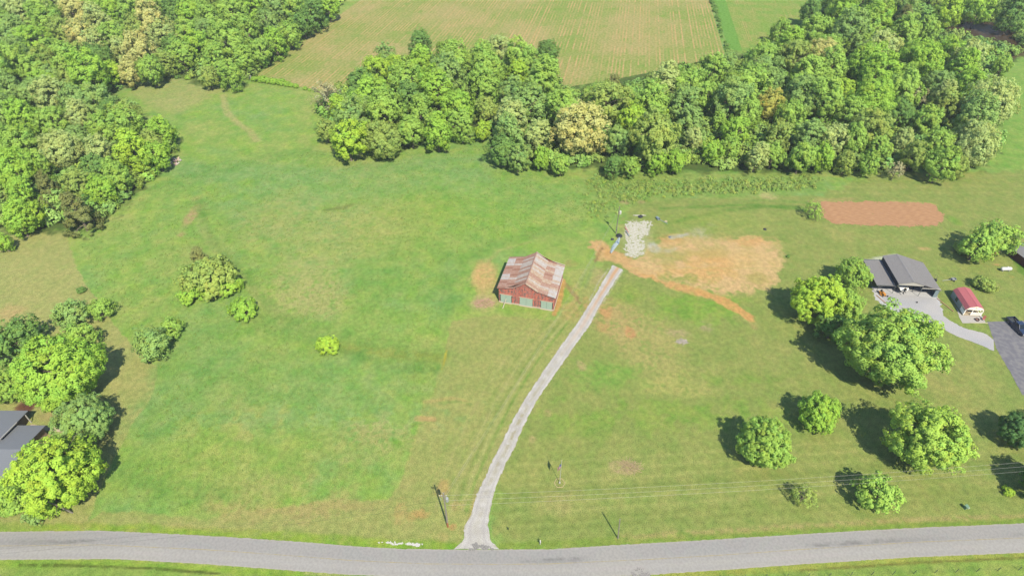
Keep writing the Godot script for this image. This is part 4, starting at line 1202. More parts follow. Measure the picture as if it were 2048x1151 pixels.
func garage() -> void:
	var o := thing("garage", "grey metal-roofed open garage with a lower lean-to carport on each side", "garage", Vector3(93.3, 0, -119.6), -5.0)
	var roof_mat := grained([tone(150, 148, 147), tone(160, 158, 157), tone(142, 140, 140)], [0.3, 0.5, 0.7], 0.02, Vector3(0.2, 0.2, 0.2), 0.55, 3)
	var siding := plain(tone(150, 170, 178), 0.6)
	var white := plain(tone(214, 212, 204), 0.6)
	var steel := plain(tone(146, 152, 152), 0.5, 0.3)
	var inside := plain(tone(120, 134, 144), 0.8)
	var d := 11.2
	var planes := [
		["lean_to_roof", Vector2(-0.6, 2.4), Vector2(3.92, 2.62), -0.5],
		["roof", Vector2(3.85, 3.95), Vector2(7.3, 4.7), 0.3],
		["roof", Vector2(7.3, 4.7), Vector2(10.2, 3.85), 0.3],
		["lean_to_roof", Vector2(10.2, 3.8), Vector2(14.9, 2.35), 0.15],
	]
	for p in planes:
		var a: Vector2 = p[1]
		var b: Vector2 = p[2]
		var front: float = p[3]
		var s := Shape.new()
		s.slab([Vector3(a.x, a.y, front), Vector3(b.x, b.y, front), Vector3(b.x, b.y, -d), Vector3(a.x, a.y, -d)], 0.08)
		var n := int((d + front) / 0.3)
		for i in n + 1:
			var z := front - 0.03 - (d + front - 0.06) * i / n
			s.bar(Vector3(a.x + 0.02, a.y + 0.012, z), Vector3(b.x - 0.02, b.y + 0.012, z), 0.035, 0.03)
		part(p[0], s, roof_mat, o)
	var caps := Shape.new()
	caps.slab([Vector3(7.0, 4.67, 0.32), Vector3(7.3, 4.76, 0.32), Vector3(7.3, 4.76, -d - 0.02), Vector3(7.0, 4.67, -d - 0.02)], 0.02)
	caps.slab([Vector3(7.3, 4.76, 0.32), Vector3(7.6, 4.66, 0.32), Vector3(7.6, 4.66, -d - 0.02), Vector3(7.3, 4.76, -d - 0.02)], 0.02)
	part("ridge_cap", caps, roof_mat, o)
	# walls: the right bay is closed on its outer side and back; the gap above the left lean-to is open and dark
	part("side_wall", box_shape(Vector3(14.55, 1.17, -d * 0.5), Vector3(0.12, 2.3, d - 0.4)), siding, o)
	part("back_wall", box_shape(Vector3(7.1, 1.35, -d + 0.25), Vector3(14.8, 2.6, 0.1)), inside, o)
	part("partition_wall", box_shape(Vector3(10.1, 1.8, -d * 0.5 - 1.2), Vector3(0.1, 3.6, d - 3.0)), inside, o)
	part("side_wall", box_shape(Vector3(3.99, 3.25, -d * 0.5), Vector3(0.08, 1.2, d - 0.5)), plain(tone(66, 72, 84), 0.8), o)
	var gable := Shape.new()
	gable.slab([Vector3(4.0, 3.5, 0.22), Vector3(10.1, 3.5, 0.22), Vector3(10.1, 3.78, 0.22), Vector3(7.3, 4.54, 0.22), Vector3(4.0, 3.76, 0.22)], 0.06)
	part("gable_panel", gable, white, o)
	part("wall_return", box_shape(Vector3(14.1, 1.1, 0.0), Vector3(0.9, 2.2, 0.1)), siding, o)
	part("header", box_shape(Vector3(12.3, 2.72, 0.06), Vector3(4.4, 0.2, 0.1), ), white, o)
	part("beam", box_shape(Vector3(1.9, 2.48, -0.62), Vector3(4.6, 0.18, 0.1)), steel, o)
	for x in [0.0, 4.0, 10.15, 14.6]:
		var tall := 2.45 if x < 3.0 else (3.55 if x < 12.0 else 2.25)
		var z := -0.6 if x < 5.0 else 0.0
		var ps := Shape.new()
		ps.bar(Vector3(x, 0, z), Vector3(x, tall, z), 0.09)
		part("post", ps, steel, o)
		for side in [-1.0, 1.0]:
			if (x < 1.0 and side < 0.0) or x > 14.0:
				continue
			var bs := Shape.new()
			bs.bar(Vector3(x, tall - 1.3, z), Vector3(x + side * 0.85, tall - 0.1, z), 0.055)
			part("brace", bs, steel, o)
	for x in [0.0, 4.0, 10.15]:
		for z in [-4.0, -7.6, -d + 0.3]:
			var ps := Shape.new()
			ps.bar(Vector3(x, 0, z), Vector3(x, 2.5, z), 0.09)
			part("post", ps, steel, o)
	var at := o.transform
	# boat on its trailer in the middle bay
	var boat := thing("boat", "white motorboat with outboard, stern first under the grey garage's middle roof", "boat")
	boat.transform = at * Transform3D(Basis(), Vector3(6.3, 0.6, -0.35))
	var hull := Shape.new()
	var ribs := [[0.0, 1.0, 0.55, 1.25], [-1.5, 1.1, 0.5, 1.25], [-3.2, 1.0, 0.52, 1.32], [-4.4, 0.55, 0.7, 1.45], [-5.1, 0.06, 1.1, 1.55]]
	var secs := []
	for q in ribs:
		secs.append([Vector3(-q[1], q[3], q[0]), Vector3(-q[1] * 0.85, q[2] + 0.2, q[0]), Vector3(0, q[2], q[0]), Vector3(q[1] * 0.85, q[2] + 0.2, q[0]), Vector3(q[1], q[3], q[0])])
	for i in secs.size() - 1:
		for k in 4:
			hull.quad(secs[i][k], secs[i][k + 1], secs[i + 1][k + 1], secs[i + 1][k])
	hull.quad(secs[0][4], secs[0][0], secs[0][1], secs[0][3])
	hull.tri(secs[0][1], secs[0][2], secs[0][3])
	part("hull", hull, plain(Color(0.86, 0.86, 0.84), 0.3), boat)
	var deck := Shape.new()
	for i in secs.size() - 1:
		deck.quad(secs[i][0] - Vector3(0, 0.12, 0), secs[i][4] - Vector3(0, 0.12, 0), secs[i + 1][4] - Vector3(0, 0.12, 0), secs[i + 1][0] - Vector3(0, 0.12, 0))
	part("deck", deck, plain(Color(0.84, 0.84, 0.82), 0.5), boat)
	var gun := Shape.new()
	for side in [0, 4]:
		for i in secs.size() - 1:
			gun.bar(secs[i][side], secs[i + 1][side], 0.12)
	gun.bar(secs[0][0], secs[0][4], 0.16)
	part("gunwale", gun, plain(Color(0.88, 0.88, 0.87), 0.3), boat)
	var motor := Shape.new()
	motor.box(Vector3(0, 1.45, 0.38), Vector3(0.42, 0.5, 0.55))
	motor.box(Vector3(0, 0.85, 0.32), Vector3(0.16, 0.9, 0.25))
	motor.box(Vector3(0, 0.15, 0.4), Vector3(0.12, 0.16, 0.5))
	motor.box(Vector3(0, 0.3, 0.3), Vector3(0.1, 0.4, 0.2))
	part("outboard_motor", motor, plain(tone(60, 60, 62), 0.4), boat)
	for side in [-1.0, 1.0]:
		var seat := Shape.new()
		seat.box(Vector3(side * 0.4, 1.4, -1.6), Vector3(0.5, 0.35, 0.5))
		part("seat", seat, plain(tone(120, 120, 124)), boat)
	var tr := thing("boat_trailer", "dark boat trailer carrying the white motorboat under the grey garage", "trailer")
	tr.transform = boat.transform.translated(Vector3(0, -0.3, 0))
	var fr := Shape.new()
	for q in [[-0.7, -0.4], [0.7, -0.4], [-0.7, -3.0], [0.7, -3.0]]:
		fr.bar(Vector3(q[0], 0.45, q[1]), Vector3(q[0] * 0.7, 0.98, q[1]), 0.07)
	fr.bar(Vector3(-0.7, 0.45, 0.2), Vector3(-0.7, 0.45, -3.6), 0.1)
	fr.bar(Vector3(0.7, 0.45, 0.2), Vector3(0.7, 0.45, -3.6), 0.1)
	fr.bar(Vector3(-0.7, 0.45, -3.6), Vector3(0, 0.45, -5.6), 0.1)
	fr.bar(Vector3(0.7, 0.45, -3.6), Vector3(0, 0.45, -5.6), 0.1)
	fr.bar(Vector3(-1.0, 0.35, -1.5), Vector3(1.0, 0.35, -1.5), 0.08)
	part("frame", fr, plain(tone(70, 72, 74), 0.5), tr)
	for side in [-1.0, 1.0]:
		wheel(tr, Vector3(side * 1.05, 0.32, -1.5), 0.32, 0.2)
	# orange riding mower under the left lean-to
	var mower := thing("riding_mower", "orange riding mower parked under the left lean-to of the grey garage", "mower")
	mower.transform = at * Transform3D(Basis(Vector3.UP, 0.3), Vector3(1.2, 0, 0.15))
	var orange := plain(tone(236, 164, 66), 0.4)
	var body := Shape.new()
	body.box(Vector3(0, 0.62, 0.55), Vector3(0.6, 0.45, 0.85))
	body.slab([Vector3(-0.25, 0.95, 0.2), Vector3(-0.25, 0.88, 0.95), Vector3(0.25, 0.88, 0.95), Vector3(0.25, 0.95, 0.2)], 0.15)
	part("bonnet", body, orange, mower)
	var fender := Shape.new()
	fender.box(Vector3(0, 0.6, -0.45), Vector3(1.05, 0.14, 0.7))
	fender.box(Vector3(0, 0.4, 0.0), Vector3(0.7, 0.14, 0.7))
	part("fender", fender, orange, mower)
	part("deck", box_shape(Vector3(0, 0.24, 0.15), Vector3(1.3, 0.16, 0.75)), orange, mower)
	var st := Shape.new()
	st.box(Vector3(0, 0.78, -0.4), Vector3(0.5, 0.12, 0.45))
	st.box(Vector3(0, 1.0, -0.62), Vector3(0.5, 0.42, 0.1))
	part("seat", st, plain(tone(40, 40, 42)), mower)
	var steer := Shape.new()
	steer.bar(Vector3(0, 0.8, 0.15), Vector3(0, 1.1, 0.02), 0.05)
	steer.lathe([Vector2(0.2, -0.02), Vector2(0.22, 0.0), Vector2(0.2, 0.02), Vector2(0.17, 0.0), Vector2(0.2, -0.02)], Vector3(0, 1.12, 0.0), Basis(Vector3.RIGHT, -0.4), 12)
	part("steering_wheel", steer, plain(tone(40, 40, 42)), mower)
	for w in [[-0.45, -0.5, 0.27], [0.45, -0.5, 0.27], [-0.36, 0.75, 0.2], [0.36, 0.75, 0.2]]:
		wheel(mower, Vector3(w[0], w[2], w[1]), w[2], 0.2)
	# small things on the gravel in front of the garage
	for q in [[2.35, 0.9, "small black petrol can on the gravel before the orange mower", "can"], [8.9, 2.6, "small dark bucket lying on the gravel before the garage's middle bay", "bucket"]]:
		var s := Shape.new()
		s.lathe([Vector2(0.0, 0.0), Vector2(0.15, 0.0), Vector2(0.17, 0.3), Vector2(0.1, 0.36), Vector2(0.0, 0.36)], Vector3.ZERO, Basis(), 10)
		var c := part("fuel_can" if q[3] == "can" else "bucket", s, plain(tone(50, 50, 52)))
		tag(c, q[2], q[3])
		c.transform = at * Transform3D(Basis(), Vector3(q[0], 0.03, q[1]))
	# landscape timbers along the lot
	for q in [[Vector3(-0.3, 0, 0.6), Vector3(1.0, 0, 3.6), "left"], [Vector3(14.6, 0, 0.5), Vector3(16.6, 0, 5.2), "right"]]:
		var s := Shape.new()
		s.bar(q[0] + Vector3(0, 0.1, 0), q[1] + Vector3(0, 0.1, 0), 0.16)
		var b := part("timber_edging", s, plain(tone(214, 168, 130)))
		tag(b, "weathered orange timber edging the gravel lot, on the %s side of the garage" % q[2], "timber")
		b.transform = at


func wheel(parent: Node3D, at: Vector3, radius: float, wide: float) -> void:
	var axis := Basis(Vector3.BACK, PI / 2)
	var h := wide * 0.5
	var s := Shape.new()
	s.lathe([Vector2(radius * 0.6, -h), Vector2(radius * 0.92, -h), Vector2(radius, -h * 0.6), Vector2(radius, h * 0.6), Vector2(radius * 0.92, h), Vector2(radius * 0.6, h)], at, axis, 16)
	var o := part("wheel", s, plain(tone(44, 44, 46), 0.8), parent)
	var rim := Shape.new()
	rim.lathe([Vector2(0.0, -h * 0.8), Vector2(radius * 0.6, -h * 0.95), Vector2(radius * 0.6, h * 0.95), Vector2(0.0, h * 0.8)], at, axis, 12)
	part("rim", rim, plain(tone(190, 192, 194), 0.35, 0.6), o)


# ---------------------------------------------------------------- garden shed, brown shed, house

func garden_shed() -> void:
	var o := thing("garden_shed", "small pale grey-green shed with a red barn-style metal roof and white front porch", "shed", Vector3(110.95, 0, -111.75), -6.0)
	var red := grained([tone(206, 116, 120), tone(214, 126, 130), tone(198, 108, 114)], [0.3, 0.5, 0.7], 0.02, Vector3(0.3, 0.3, 0.3), 0.6, 2)
	var siding := plain(tone(190, 204, 200), 0.7)
	var white := plain(Color(0.86, 0.86, 0.84), 0.5)
	var cream := plain(Color(0.84, 0.8, 0.72), 0.6)
	var d := 7.1
	var porch := 1.9
	var pr := [Vector2(-0.12, 1.95), Vector2(0.55, 2.75), Vector2(2.1, 3.2), Vector2(3.65, 2.75), Vector2(4.32, 1.95)]
	for i in 4:
		var a: Vector2 = pr[i]
		var b: Vector2 = pr[i + 1]
		var s := Shape.new()
		s.slab([Vector3(a.x, a.y, 0.15), Vector3(b.x, b.y, 0.15), Vector3(b.x, b.y, -d - 0.12), Vector3(a.x, a.y, -d - 0.12)], 0.05)
		for k in 24:
			var z := 0.12 - k * 0.316
			s.bar(Vector3(a.x, a.y + 0.008, z), Vector3(b.x, b.y + 0.008, z), 0.025, 0.02)
		part("roof", s, red, o)
	var cap := Shape.new()
	cap.bar(Vector3(2.1, 3.205, 0.16), Vector3(2.1, 3.205, -d - 0.13), 0.16, 0.04)
	part("ridge_cap", cap, red, o)
	# side walls of lapped boards
	for x in [0.03, 4.17]:
		var w := part("side_wall", box_shape(Vector3(x, 1.1, -porch - (d - porch) * 0.5), Vector3(0.06, 1.85, d - porch)), siding, o)
		for k in 9:
			var b := Shape.new()
			b.box(Vector3(x + (-0.045 if x < 1.0 else 0.045), 0.28 + k * 0.205, -porch - (d - porch) * 0.5), Vector3(0.03, 0.195, d - porch), Basis(Vector3.BACK, 0.05 if x < 1.0 else -0.05))
			part("board", b, siding, w)
	var end := Shape.new()
	end.slab([Vector3(4.14, 0.2, -d), Vector3(0.06, 0.2, -d), Vector3(0.06, 2.05, -d), Vector3(0.55, 2.68, -d), Vector3(2.1, 3.12, -d), Vector3(3.65, 2.68, -d), Vector3(4.14, 2.05, -d)], 0.06)
	part("back_wall", end, siding, o)
	var fw := Shape.new()
	fw.slab([Vector3(0.06, 0.2, -porch), Vector3(4.14, 0.2, -porch), Vector3(4.14, 2.05, -porch), Vector3(3.65, 2.68, -porch), Vector3(2.1, 3.12, -porch), Vector3(0.55, 2.68, -porch), Vector3(0.06, 2.05, -porch)], 0.06)
	part("front_wall", fw, cream, o)
	var door := part("door", box_shape(Vector3(0.95, 1.2, -porch + 0.02), Vector3(0.9, 1.95, 0.05)), white, o)
	var knob := Shape.new()
	knob.box(Vector3(1.3, 1.2, -porch + 0.07), Vector3(0.05, 0.05, 0.06))
	part("handle", knob, plain(tone(120, 110, 90), 0.3, 0.6), door)
	var gable := Shape.new()
	gable.slab([Vector3(0.0, 1.98, 0.1), Vector3(4.2, 1.98, 0.1), Vector3(3.6, 2.68, 0.1), Vector3(2.1, 3.13, 0.1), Vector3(0.6, 2.68, 0.1)], 0.08)
	part("gable", gable, cream, o)
	var vent := Shape.new()
	for k in 3:
		vent.box(Vector3(2.1, 2.55 + k * 0.09, 0.12), Vector3(0.34 - k * 0.08, 0.05, 0.03))
	part("vent", vent, plain(tone(120, 110, 100)), o)
	part("floor", box_shape(Vector3(2.1, 0.12, -d * 0.5), Vector3(4.2, 0.2, d)), plain(tone(206, 190, 160)), o)
	for x in [0.08, 1.75, 4.12]:
		var p := Shape.new()
		p.box(Vector3(x, 1.1, 0.0), Vector3(0.13, 1.78, 0.13))
		part("post", p, white, o)
	var left := Shape.new()
	left.box(Vector3(0.06, 0.75, -0.95), Vector3(0.06, 0.9, 1.75))
	part("railing", left, white, o)
	for s in [[1.75, 4.12, 0.0]]:
		var rail := Shape.new()
		for y in [0.38, 0.98]:
			rail.box(Vector3((s[0] + s[1]) * 0.5, y, 0.0), Vector3(s[1] - s[0], 0.09, 0.08))
		var ro := part("railing", rail, white, o)
		for k in 13:
			var b := Shape.new()
			b.box(Vector3(s[0] + 0.16 + k * 0.175, 0.68, 0.0), Vector3(0.07, 0.52, 0.04))
			part("baluster", b, white, ro)
	var side := Shape.new()
	for y in [0.38, 0.98]:
		side.box(Vector3(4.14, y, -0.95), Vector3(0.08, 0.09, 1.75))
	part("railing", side, white, o)
	# one window on the lawn side
	var win := part("window", box_shape(Vector3(-0.05, 1.25, -4.4), Vector3(0.06, 0.95, 0.85)), plain(tone(70, 92, 84), 0.15), o)
	var fr := Shape.new()
	for y in [0.76, 1.74]:
		fr.box(Vector3(-0.08, y, -4.4), Vector3(0.05, 0.07, 0.95))
	for z in [-4.86, -4.4, -3.94]:
		fr.box(Vector3(-0.08, 1.25, z), Vector3(0.05, 0.95, 0.06))
	part("frame", fr, plain(tone(112, 122, 116)), win)
	# chair and basket on the porch, fire ring and lounger on the patio
	var at := o.transform
	var ch := thing("porch_chair", "small wooden chair on the red-roofed shed's porch", "chair")
	ch.transform = at * Transform3D(Basis(Vector3.UP, 0.5), Vector3(1.1, 0.22, -0.9))
	var wood := plain(tone(196, 160, 130))
	part("seat", box_shape(Vector3(0, 0.45, 0), Vector3(0.5, 0.05, 0.5)), wood, ch)
	part("backrest", box_shape(Vector3(0, 0.75, -0.24), Vector3(0.5, 0.6, 0.04)), wood, ch)
	for q in [[-1, -1], [1, -1], [-1, 1], [1, 1]]:
		part("leg", box_shape(Vector3(q[0] * 0.22, 0.22, q[1] * 0.22), Vector3(0.05, 0.44, 0.05)), wood, ch)
	var ring := thing("fire_ring", "dark round metal fire ring on the patio before the red-roofed shed", "fire ring")
	ring.transform = at * Transform3D(Basis(), Vector3(2.75, 0.05, 1.5))
	var rs := Shape.new()
	rs.lathe([Vector2(0.46, 0.0), Vector2(0.5, 0.0), Vector2(0.5, 0.3), Vector2(0.42, 0.3), Vector2(0.42, 0.05)], Vector3.ZERO, Basis(), 20)
	part("rim", rs, plain(tone(96, 74, 70)), ring)
	var ash := Shape.new()
	ash.lathe([Vector2(0.42, 0.06), Vector2(0.0, 0.1)], Vector3.ZERO, Basis(), 14)
	part("ash", ash, plain(tone(170, 140, 128)), ring)
	var lg := thing("lawn_chair", "reddish folding lawn chair at the patio's edge by the red-roofed shed", "chair")
	lg.transform = at * Transform3D(Basis(Vector3.UP, -0.6), Vector3(4.25, 0.04, 1.3))
	var cloth := plain(tone(196, 120, 104))
	part("seat", box_shape(Vector3(0, 0.4, 0.1), Vector3(0.55, 0.04, 0.6)), cloth, lg)
	var bs := Shape.new()
	bs.box(Vector3(0, 0.72, -0.3), Vector3(0.55, 0.75, 0.04), Basis(Vector3.RIGHT, -0.3))
	part("backrest", bs, cloth, lg)
	for q in [[-1, -1], [1, -1], [-1, 1], [1, 1]]:
		var l := Shape.new()
		l.bar(Vector3(q[0] * 0.27, 0.0, q[1] * 0.25 + 0.1), Vector3(q[0] * 0.27, 0.4, q[1] * 0.2 + 0.1), 0.03)
		part("leg", l, plain(tone(180, 180, 180), 0.4, 0.5), lg)


func brown_shed() -> void:
	var o := thing("brown_shed", "dark reddish-brown wooden shed with grey metal roof, cut by the frame's edge", "shed", Vector3(138.9, 0, -125.4), 13.0)
	var brown := plain(tone(120, 66, 54))
	var grey := plain(tone(158, 158, 160), 0.5)
	var d := 10.5
	var wd := 5.0
	var wl := part("side_wall", box_shape(Vector3(0.05, 1.2, -d * 0.5), Vector3(0.1, 2.4, d)), brown, o)
	for k in 37:
		part("board", box_shape(Vector3(-0.02, 1.2, -0.14 - k * 0.28), Vector3(0.04, 2.4, 0.26)), brown, wl)
	part("side_wall", box_shape(Vector3(wd - 0.05, 1.2, -d * 0.5), Vector3(0.1, 2.4, d)), brown, o)
	for z in [-0.02, -d]:
		var g := Shape.new()
		g.slab([Vector3(0.1, 0, z), Vector3(wd - 0.1, 0, z), Vector3(wd - 0.1, 2.35, z), Vector3(wd * 0.5, 3.5, z), Vector3(0.1, 2.35, z)], 0.08)
		part("front_wall" if z > -1.0 else "back_wall", g, brown, o)
	for q in [[Vector2(-0.25, 2.3), Vector2(wd * 0.5, 3.62)], [Vector2(wd * 0.5, 3.62), Vector2(wd + 0.25, 2.3)]]:
		var s := Shape.new()
		s.slab([Vector3(q[0].x, q[0].y, 0.25), Vector3(q[1].x, q[1].y, 0.25), Vector3(q[1].x, q[1].y, -d - 0.25), Vector3(q[0].x, q[0].y, -d - 0.25)], 0.06)
		for k in 28:
			s.bar(Vector3(q[0].x, q[0].y + 0.01, 0.2 - k * 0.39), Vector3(q[1].x, q[1].y + 0.01, 0.2 - k * 0.39), 0.03, 0.025)
		part("roof", s, grey, o)
	# board fence running out to the left of its back corner
	var f := thing("board_fence", "short orange-brown board fence between the leafy tree and the brown shed", "fence", Vector3(131.2, 0, -135.6), 0.0)
	var tan := plain(tone(206, 130, 92))
	for k in 3:
		part("board", box_shape(Vector3(1.3, 0.4 + k * 0.35, 0.04), Vector3(2.7, 0.2, 0.04)), tan, f)
	for k in 3:
		part("post", box_shape(Vector3(k * 1.3, 0.65, 0), Vector3(0.1, 1.3, 0.08)), tan, f)


func house() -> void:
	var o := thing("house", "grey-shingled ranch house cut by the frame's left edge behind the lime-yellow maple", "house", Vector3(-94.4, 0, -70.4))
	var shingle := grained([tone(138, 144, 152), tone(126, 132, 142), tone(148, 154, 160)], [0.25, 0.5, 0.75], 0.05, Vector3(0.7, 0.7, 0.7), 0.9, 2)
	var brick := plain(tone(176, 150, 134))
	var white := plain(tone(236, 234, 228), 0.5)
	var n := 22.0
	# wing nearest the road: ridge along the road
	var b := Shape.new()
	b.slab([Vector3(-n, 4.0, 0.2), Vector3(0.35, 4.0, 0.2), Vector3(0.35, 2.5, -6.5), Vector3(-n, 2.5, -6.5)], 0.12)
	var rf := part("roof", b, shingle, o)
	var b2 := Shape.new()
	b2.slab([Vector3(-n, 2.5, 6.6), Vector3(0.35, 2.5, 6.6), Vector3(0.35, 4.0, 0.2), Vector3(-n, 4.0, 0.2)], 0.12)
	part("roof", b2, shingle, o)
	# courses of shingles as low steps
	for k in 20:
		var t := (k + 0.5) / 20.0
		var c := Shape.new()
		c.box(Vector3(-n * 0.5 + 0.18, lerpf(2.5, 4.0, t) + 0.006, lerpf(-6.5, 0.2, t)), Vector3(n + 0.3, 0.012, 0.3), Basis(Vector3.RIGHT, -0.22))
		part("shingle_course", c, shingle, rf)
	part("wall", box_shape(Vector3(-n * 0.5, 1.25, 0.0), Vector3(n - 0.4, 2.5, 12.2)), brick, o)
	var gable := Shape.new()
	gable.slab([Vector3(-0.18, 2.5, 6.0), Vector3(-0.18, 2.5, -6.0), Vector3(-0.18, 3.85, 0.2)], 0.1)
	part("gable", gable, white, o)
	var fascia := Shape.new()
	fascia.bar(Vector3(0.37, 2.44, -6.5), Vector3(0.37, 3.93, 0.2), 0.04, 0.2)
	fascia.bar(Vector3(0.37, 3.93, 0.2), Vector3(0.37, 2.44, 6.6), 0.04, 0.2)
	part("fascia", fascia, plain(tone(110, 112, 116)), o)
	# back wing, one step higher, its roof sloping to the garden
	var a := Shape.new()
	a.slab([Vector3(-n, 4.3, -1.8), Vector3(-5.1, 4.3, -1.8), Vector3(-5.1, 2.75, -10.0), Vector3(-n, 2.75, -10.0)], 0.12)
	part("roof", a, shingle, o)
	var wf := Shape.new()
	wf.bar(Vector3(-5.06, 4.26, -1.85), Vector3(-5.06, 3.35, -6.6), 0.06, 0.24)
	part("white_fascia", wf, white, o)
	part("wall", box_shape(Vector3(-14.0, 1.3, -6.4), Vector3(16.0, 2.6, 6.0)), brick, o)
	var post := Shape.new()
	post.box(Vector3(-5.2, 1.3, -9.0), Vector3(0.16, 2.6, 0.16))
	part("porch_post", post, white, o)
	var ac := Shape.new()
	ac.box(Vector3(0, 0.45, 0), Vector3(0.9, 0.9, 0.9))
	ac.lathe([Vector2(0.38, 0.9), Vector2(0.38, 0.94), Vector2(0.0, 0.94)], Vector3.ZERO, Basis(), 12)
	var acu := part("air_conditioner", ac, plain(tone(206, 210, 212), 0.5))
	acu.position = Vector3(-92.6, 0, -64.4)
	tag(acu, "pale metal air-conditioner box between the house and the lime-yellow maple", "air conditioner")
	var walk := structure("path", patch([Vector2(-99.5, -79.0), Vector2(-91.5, -77.8), Vector2(-91.5, -77.0), Vector2(-99.5, -78.0)], 0.03, 0.05), plain(tone(216, 196, 170)))
	walk.set_meta("label", "short beige concrete garden path")


# ---------------------------------------------------------------- poles, wires, flag

func power_pole() -> void:
	var o := thing("power_pole", "main wooden power pole with transformer, left of the drive's mouth", "power pole", Vector3(-11.53, 0, -56.6))
	var wood := grained([tone(176, 170, 158), tone(150, 140, 126), tone(190, 186, 176)], [0.25, 0.5, 0.75], 0.03, Vector3(2, 0.3, 2), 0.9, 3)
	var s := Shape.new()
	s.tube([Vector3(0, -0.1, 0), Vector3(0, 1.0, 0), Vector3(0, 11.1, 0)], [0.17, 0.16, 0.115], 10)
	part("pole", s, wood, o)
	var foot := Shape.new()
	foot.tube([Vector3(0, 0.02, 0), Vector3(0, 1.6, 0)], [0.18, 0.17], 10)
	part("preserved_foot", foot, plain(tone(186, 122, 84)), o)
	var metal := plain(tone(206, 212, 214), 0.4, 0.3)
	var can := Shape.new()
	can.lathe([Vector2(0, -0.55), Vector2(0.26, -0.55), Vector2(0.28, -0.5), Vector2(0.28, 0.4), Vector2(0.2, 0.5), Vector2(0, 0.52)], Vector3(0.48, 9.3, 0.05), Basis(), 14)
	var tr := part("transformer", can, metal, o)
	var bush := Shape.new()
	bush.lathe([Vector2(0.05, 0.0), Vector2(0.08, 0.12), Vector2(0.04, 0.2), Vector2(0.07, 0.3), Vector2(0.0, 0.4)], Vector3(0.5, 9.78, 0.05), Basis(), 8)
	part("bushing", bush, plain(tone(220, 222, 220), 0.3), tr)
	var arm := Shape.new()
	arm.bar(Vector3(-0.75, 10.3, 0), Vector3(0.5, 10.3, 0), 0.1)
	arm.bar(Vector3(-0.6, 10.3, 0.02), Vector3(-0.05, 9.7, 0.02), 0.05)
	part("cross_arm", arm, wood, o)
	for x in [-0.7, -0.35, 0.4]:
		var ins := Shape.new()
		ins.lathe([Vector2(0.03, 0.0), Vector2(0.08, 0.08), Vector2(0.04, 0.14), Vector2(0.08, 0.2), Vector2(0.0, 0.32)], Vector3(x, 10.35, 0), Basis(), 8)
		part("insulator", ins, plain(tone(214, 216, 214), 0.3), o)
	var tip := Shape.new()
	tip.bar(Vector3(0, 11.0, 0), Vector3(0.3, 11.5, 0), 0.04)
	tip.bar(Vector3(0, 11.0, 0), Vector3(-0.25, 11.45, 0), 0.04)
	part("top_pin", tip, metal, o)
	var cut := Shape.new()
	cut.bar(Vector3(-0.55, 9.75, 0.12), Vector3(-0.5, 9.2, 0.12), 0.09)
	part("fuse_cutout", cut, metal, o)
	# the far pole by the white gravel pad
	var f := thing("power_pole", "slim wooden pole with a white transformer by the white gravel pad", "power pole", Vector3(29.9, 0, -145.8))
	var fs := Shape.new()
	fs.tube([Vector3(0, -0.1, 0), Vector3(0, 9.3, 0)], [0.15, 0.1], 9)
	part("pole", fs, wood, f)
	var fc := Shape.new()
	fc.lathe([Vector2(0, -0.5), Vector2(0.27, -0.5), Vector2(0.29, -0.45), Vector2(0.29, 0.4), Vector2(0.2, 0.5), Vector2(0, 0.52)], Vector3(0.42, 7.3, 0.1), Basis(), 14)
	part("transformer", fc, plain(tone(232, 234, 232), 0.4), f)
	var mb := Shape.new()
	mb.box(Vector3(0.0, 1.5, 0.17), Vector3(0.3, 0.5, 0.16))
	mb.bar(Vector3(0.02, 1.7, 0.14), Vector3(0.02, 6.6, 0.12), 0.05)
	part("meter_box", mb, plain(tone(120, 124, 126), 0.5), f)
	# two short poles without wires
	for q in [[Vector3(18.75, 0, -54.4), Vector3(-0.35, 6.5, -0.1), "short pale pole alone at the roadside, right of the mailbox", 0.11], [Vector3(-80.4, 0, -59.3), Vector3(-1.55, 6.9, 1.2), "bare wooden pole leaning beside the lime-yellow maple at the roadside", 0.15]]:
		var p := Shape.new()
		p.tube([Vector3(0, -0.1, 0), q[1]], [q[3], q[3] * 0.8], 9)
		var po := part("pole", p, wood)
		po.position = q[0]
		tag(po, q[2], "pole")
	# next pole along the road, just out of the picture
	var nx := thing("power_pole", "plain wooden power pole beyond the frame carrying the roadside wires", "power pole", Vector3(108, 0, -64.6))
	var ns := Shape.new()
	ns.tube([Vector3(0, -0.1, 0), Vector3(0, 11.0, 0)], [0.17, 0.115], 9)
	part("pole", ns, wood, nx)
	var wire := plain(tone(206, 204, 196), 0.5, 0.2)
	var dark := plain(tone(60, 64, 58), 0.6)
	var runs := [
		[Vector3(-11.2, 10.5, -56.6), Vector3(108, 10.7, -64.6), 1.6, wire, "topmost roadside wire between the main pole and the right frame edge"],
		[Vector3(-11.3, 9.0, -56.5), Vector3(108, 9.2, -64.6), 1.5, wire, "middle roadside wire running right from the main pole"],
		[Vector3(-11.4, 7.6, -56.4), Vector3(108, 7.6, -64.5), 1.3, wire, "lowest roadside wire running right from the main pole"],
		[Vector3(-11.7, 9.0, -56.5), Vector3(-120, 8.6, -45.0), 1.7, dark, "upper dark wire running left from the main pole over the road"],
		[Vector3(-11.7, 7.5, -56.5), Vector3(-120, 7.2, -45.0), 1.7, dark, "lower dark wire running left from the main pole over the road"],
		[Vector3(-11.5, 10.2, -56.7), Vector3(29.9, 8.6, -145.8), 2.2, wire, "upper service wire from the main pole to the pole by the gravel pad"],
		[Vector3(-11.5, 9.4, -56.7), Vector3(29.8, 7.6, -145.8), 2.4, wire, "lower service wire from the main pole to the pole by the gravel pad"],
	]
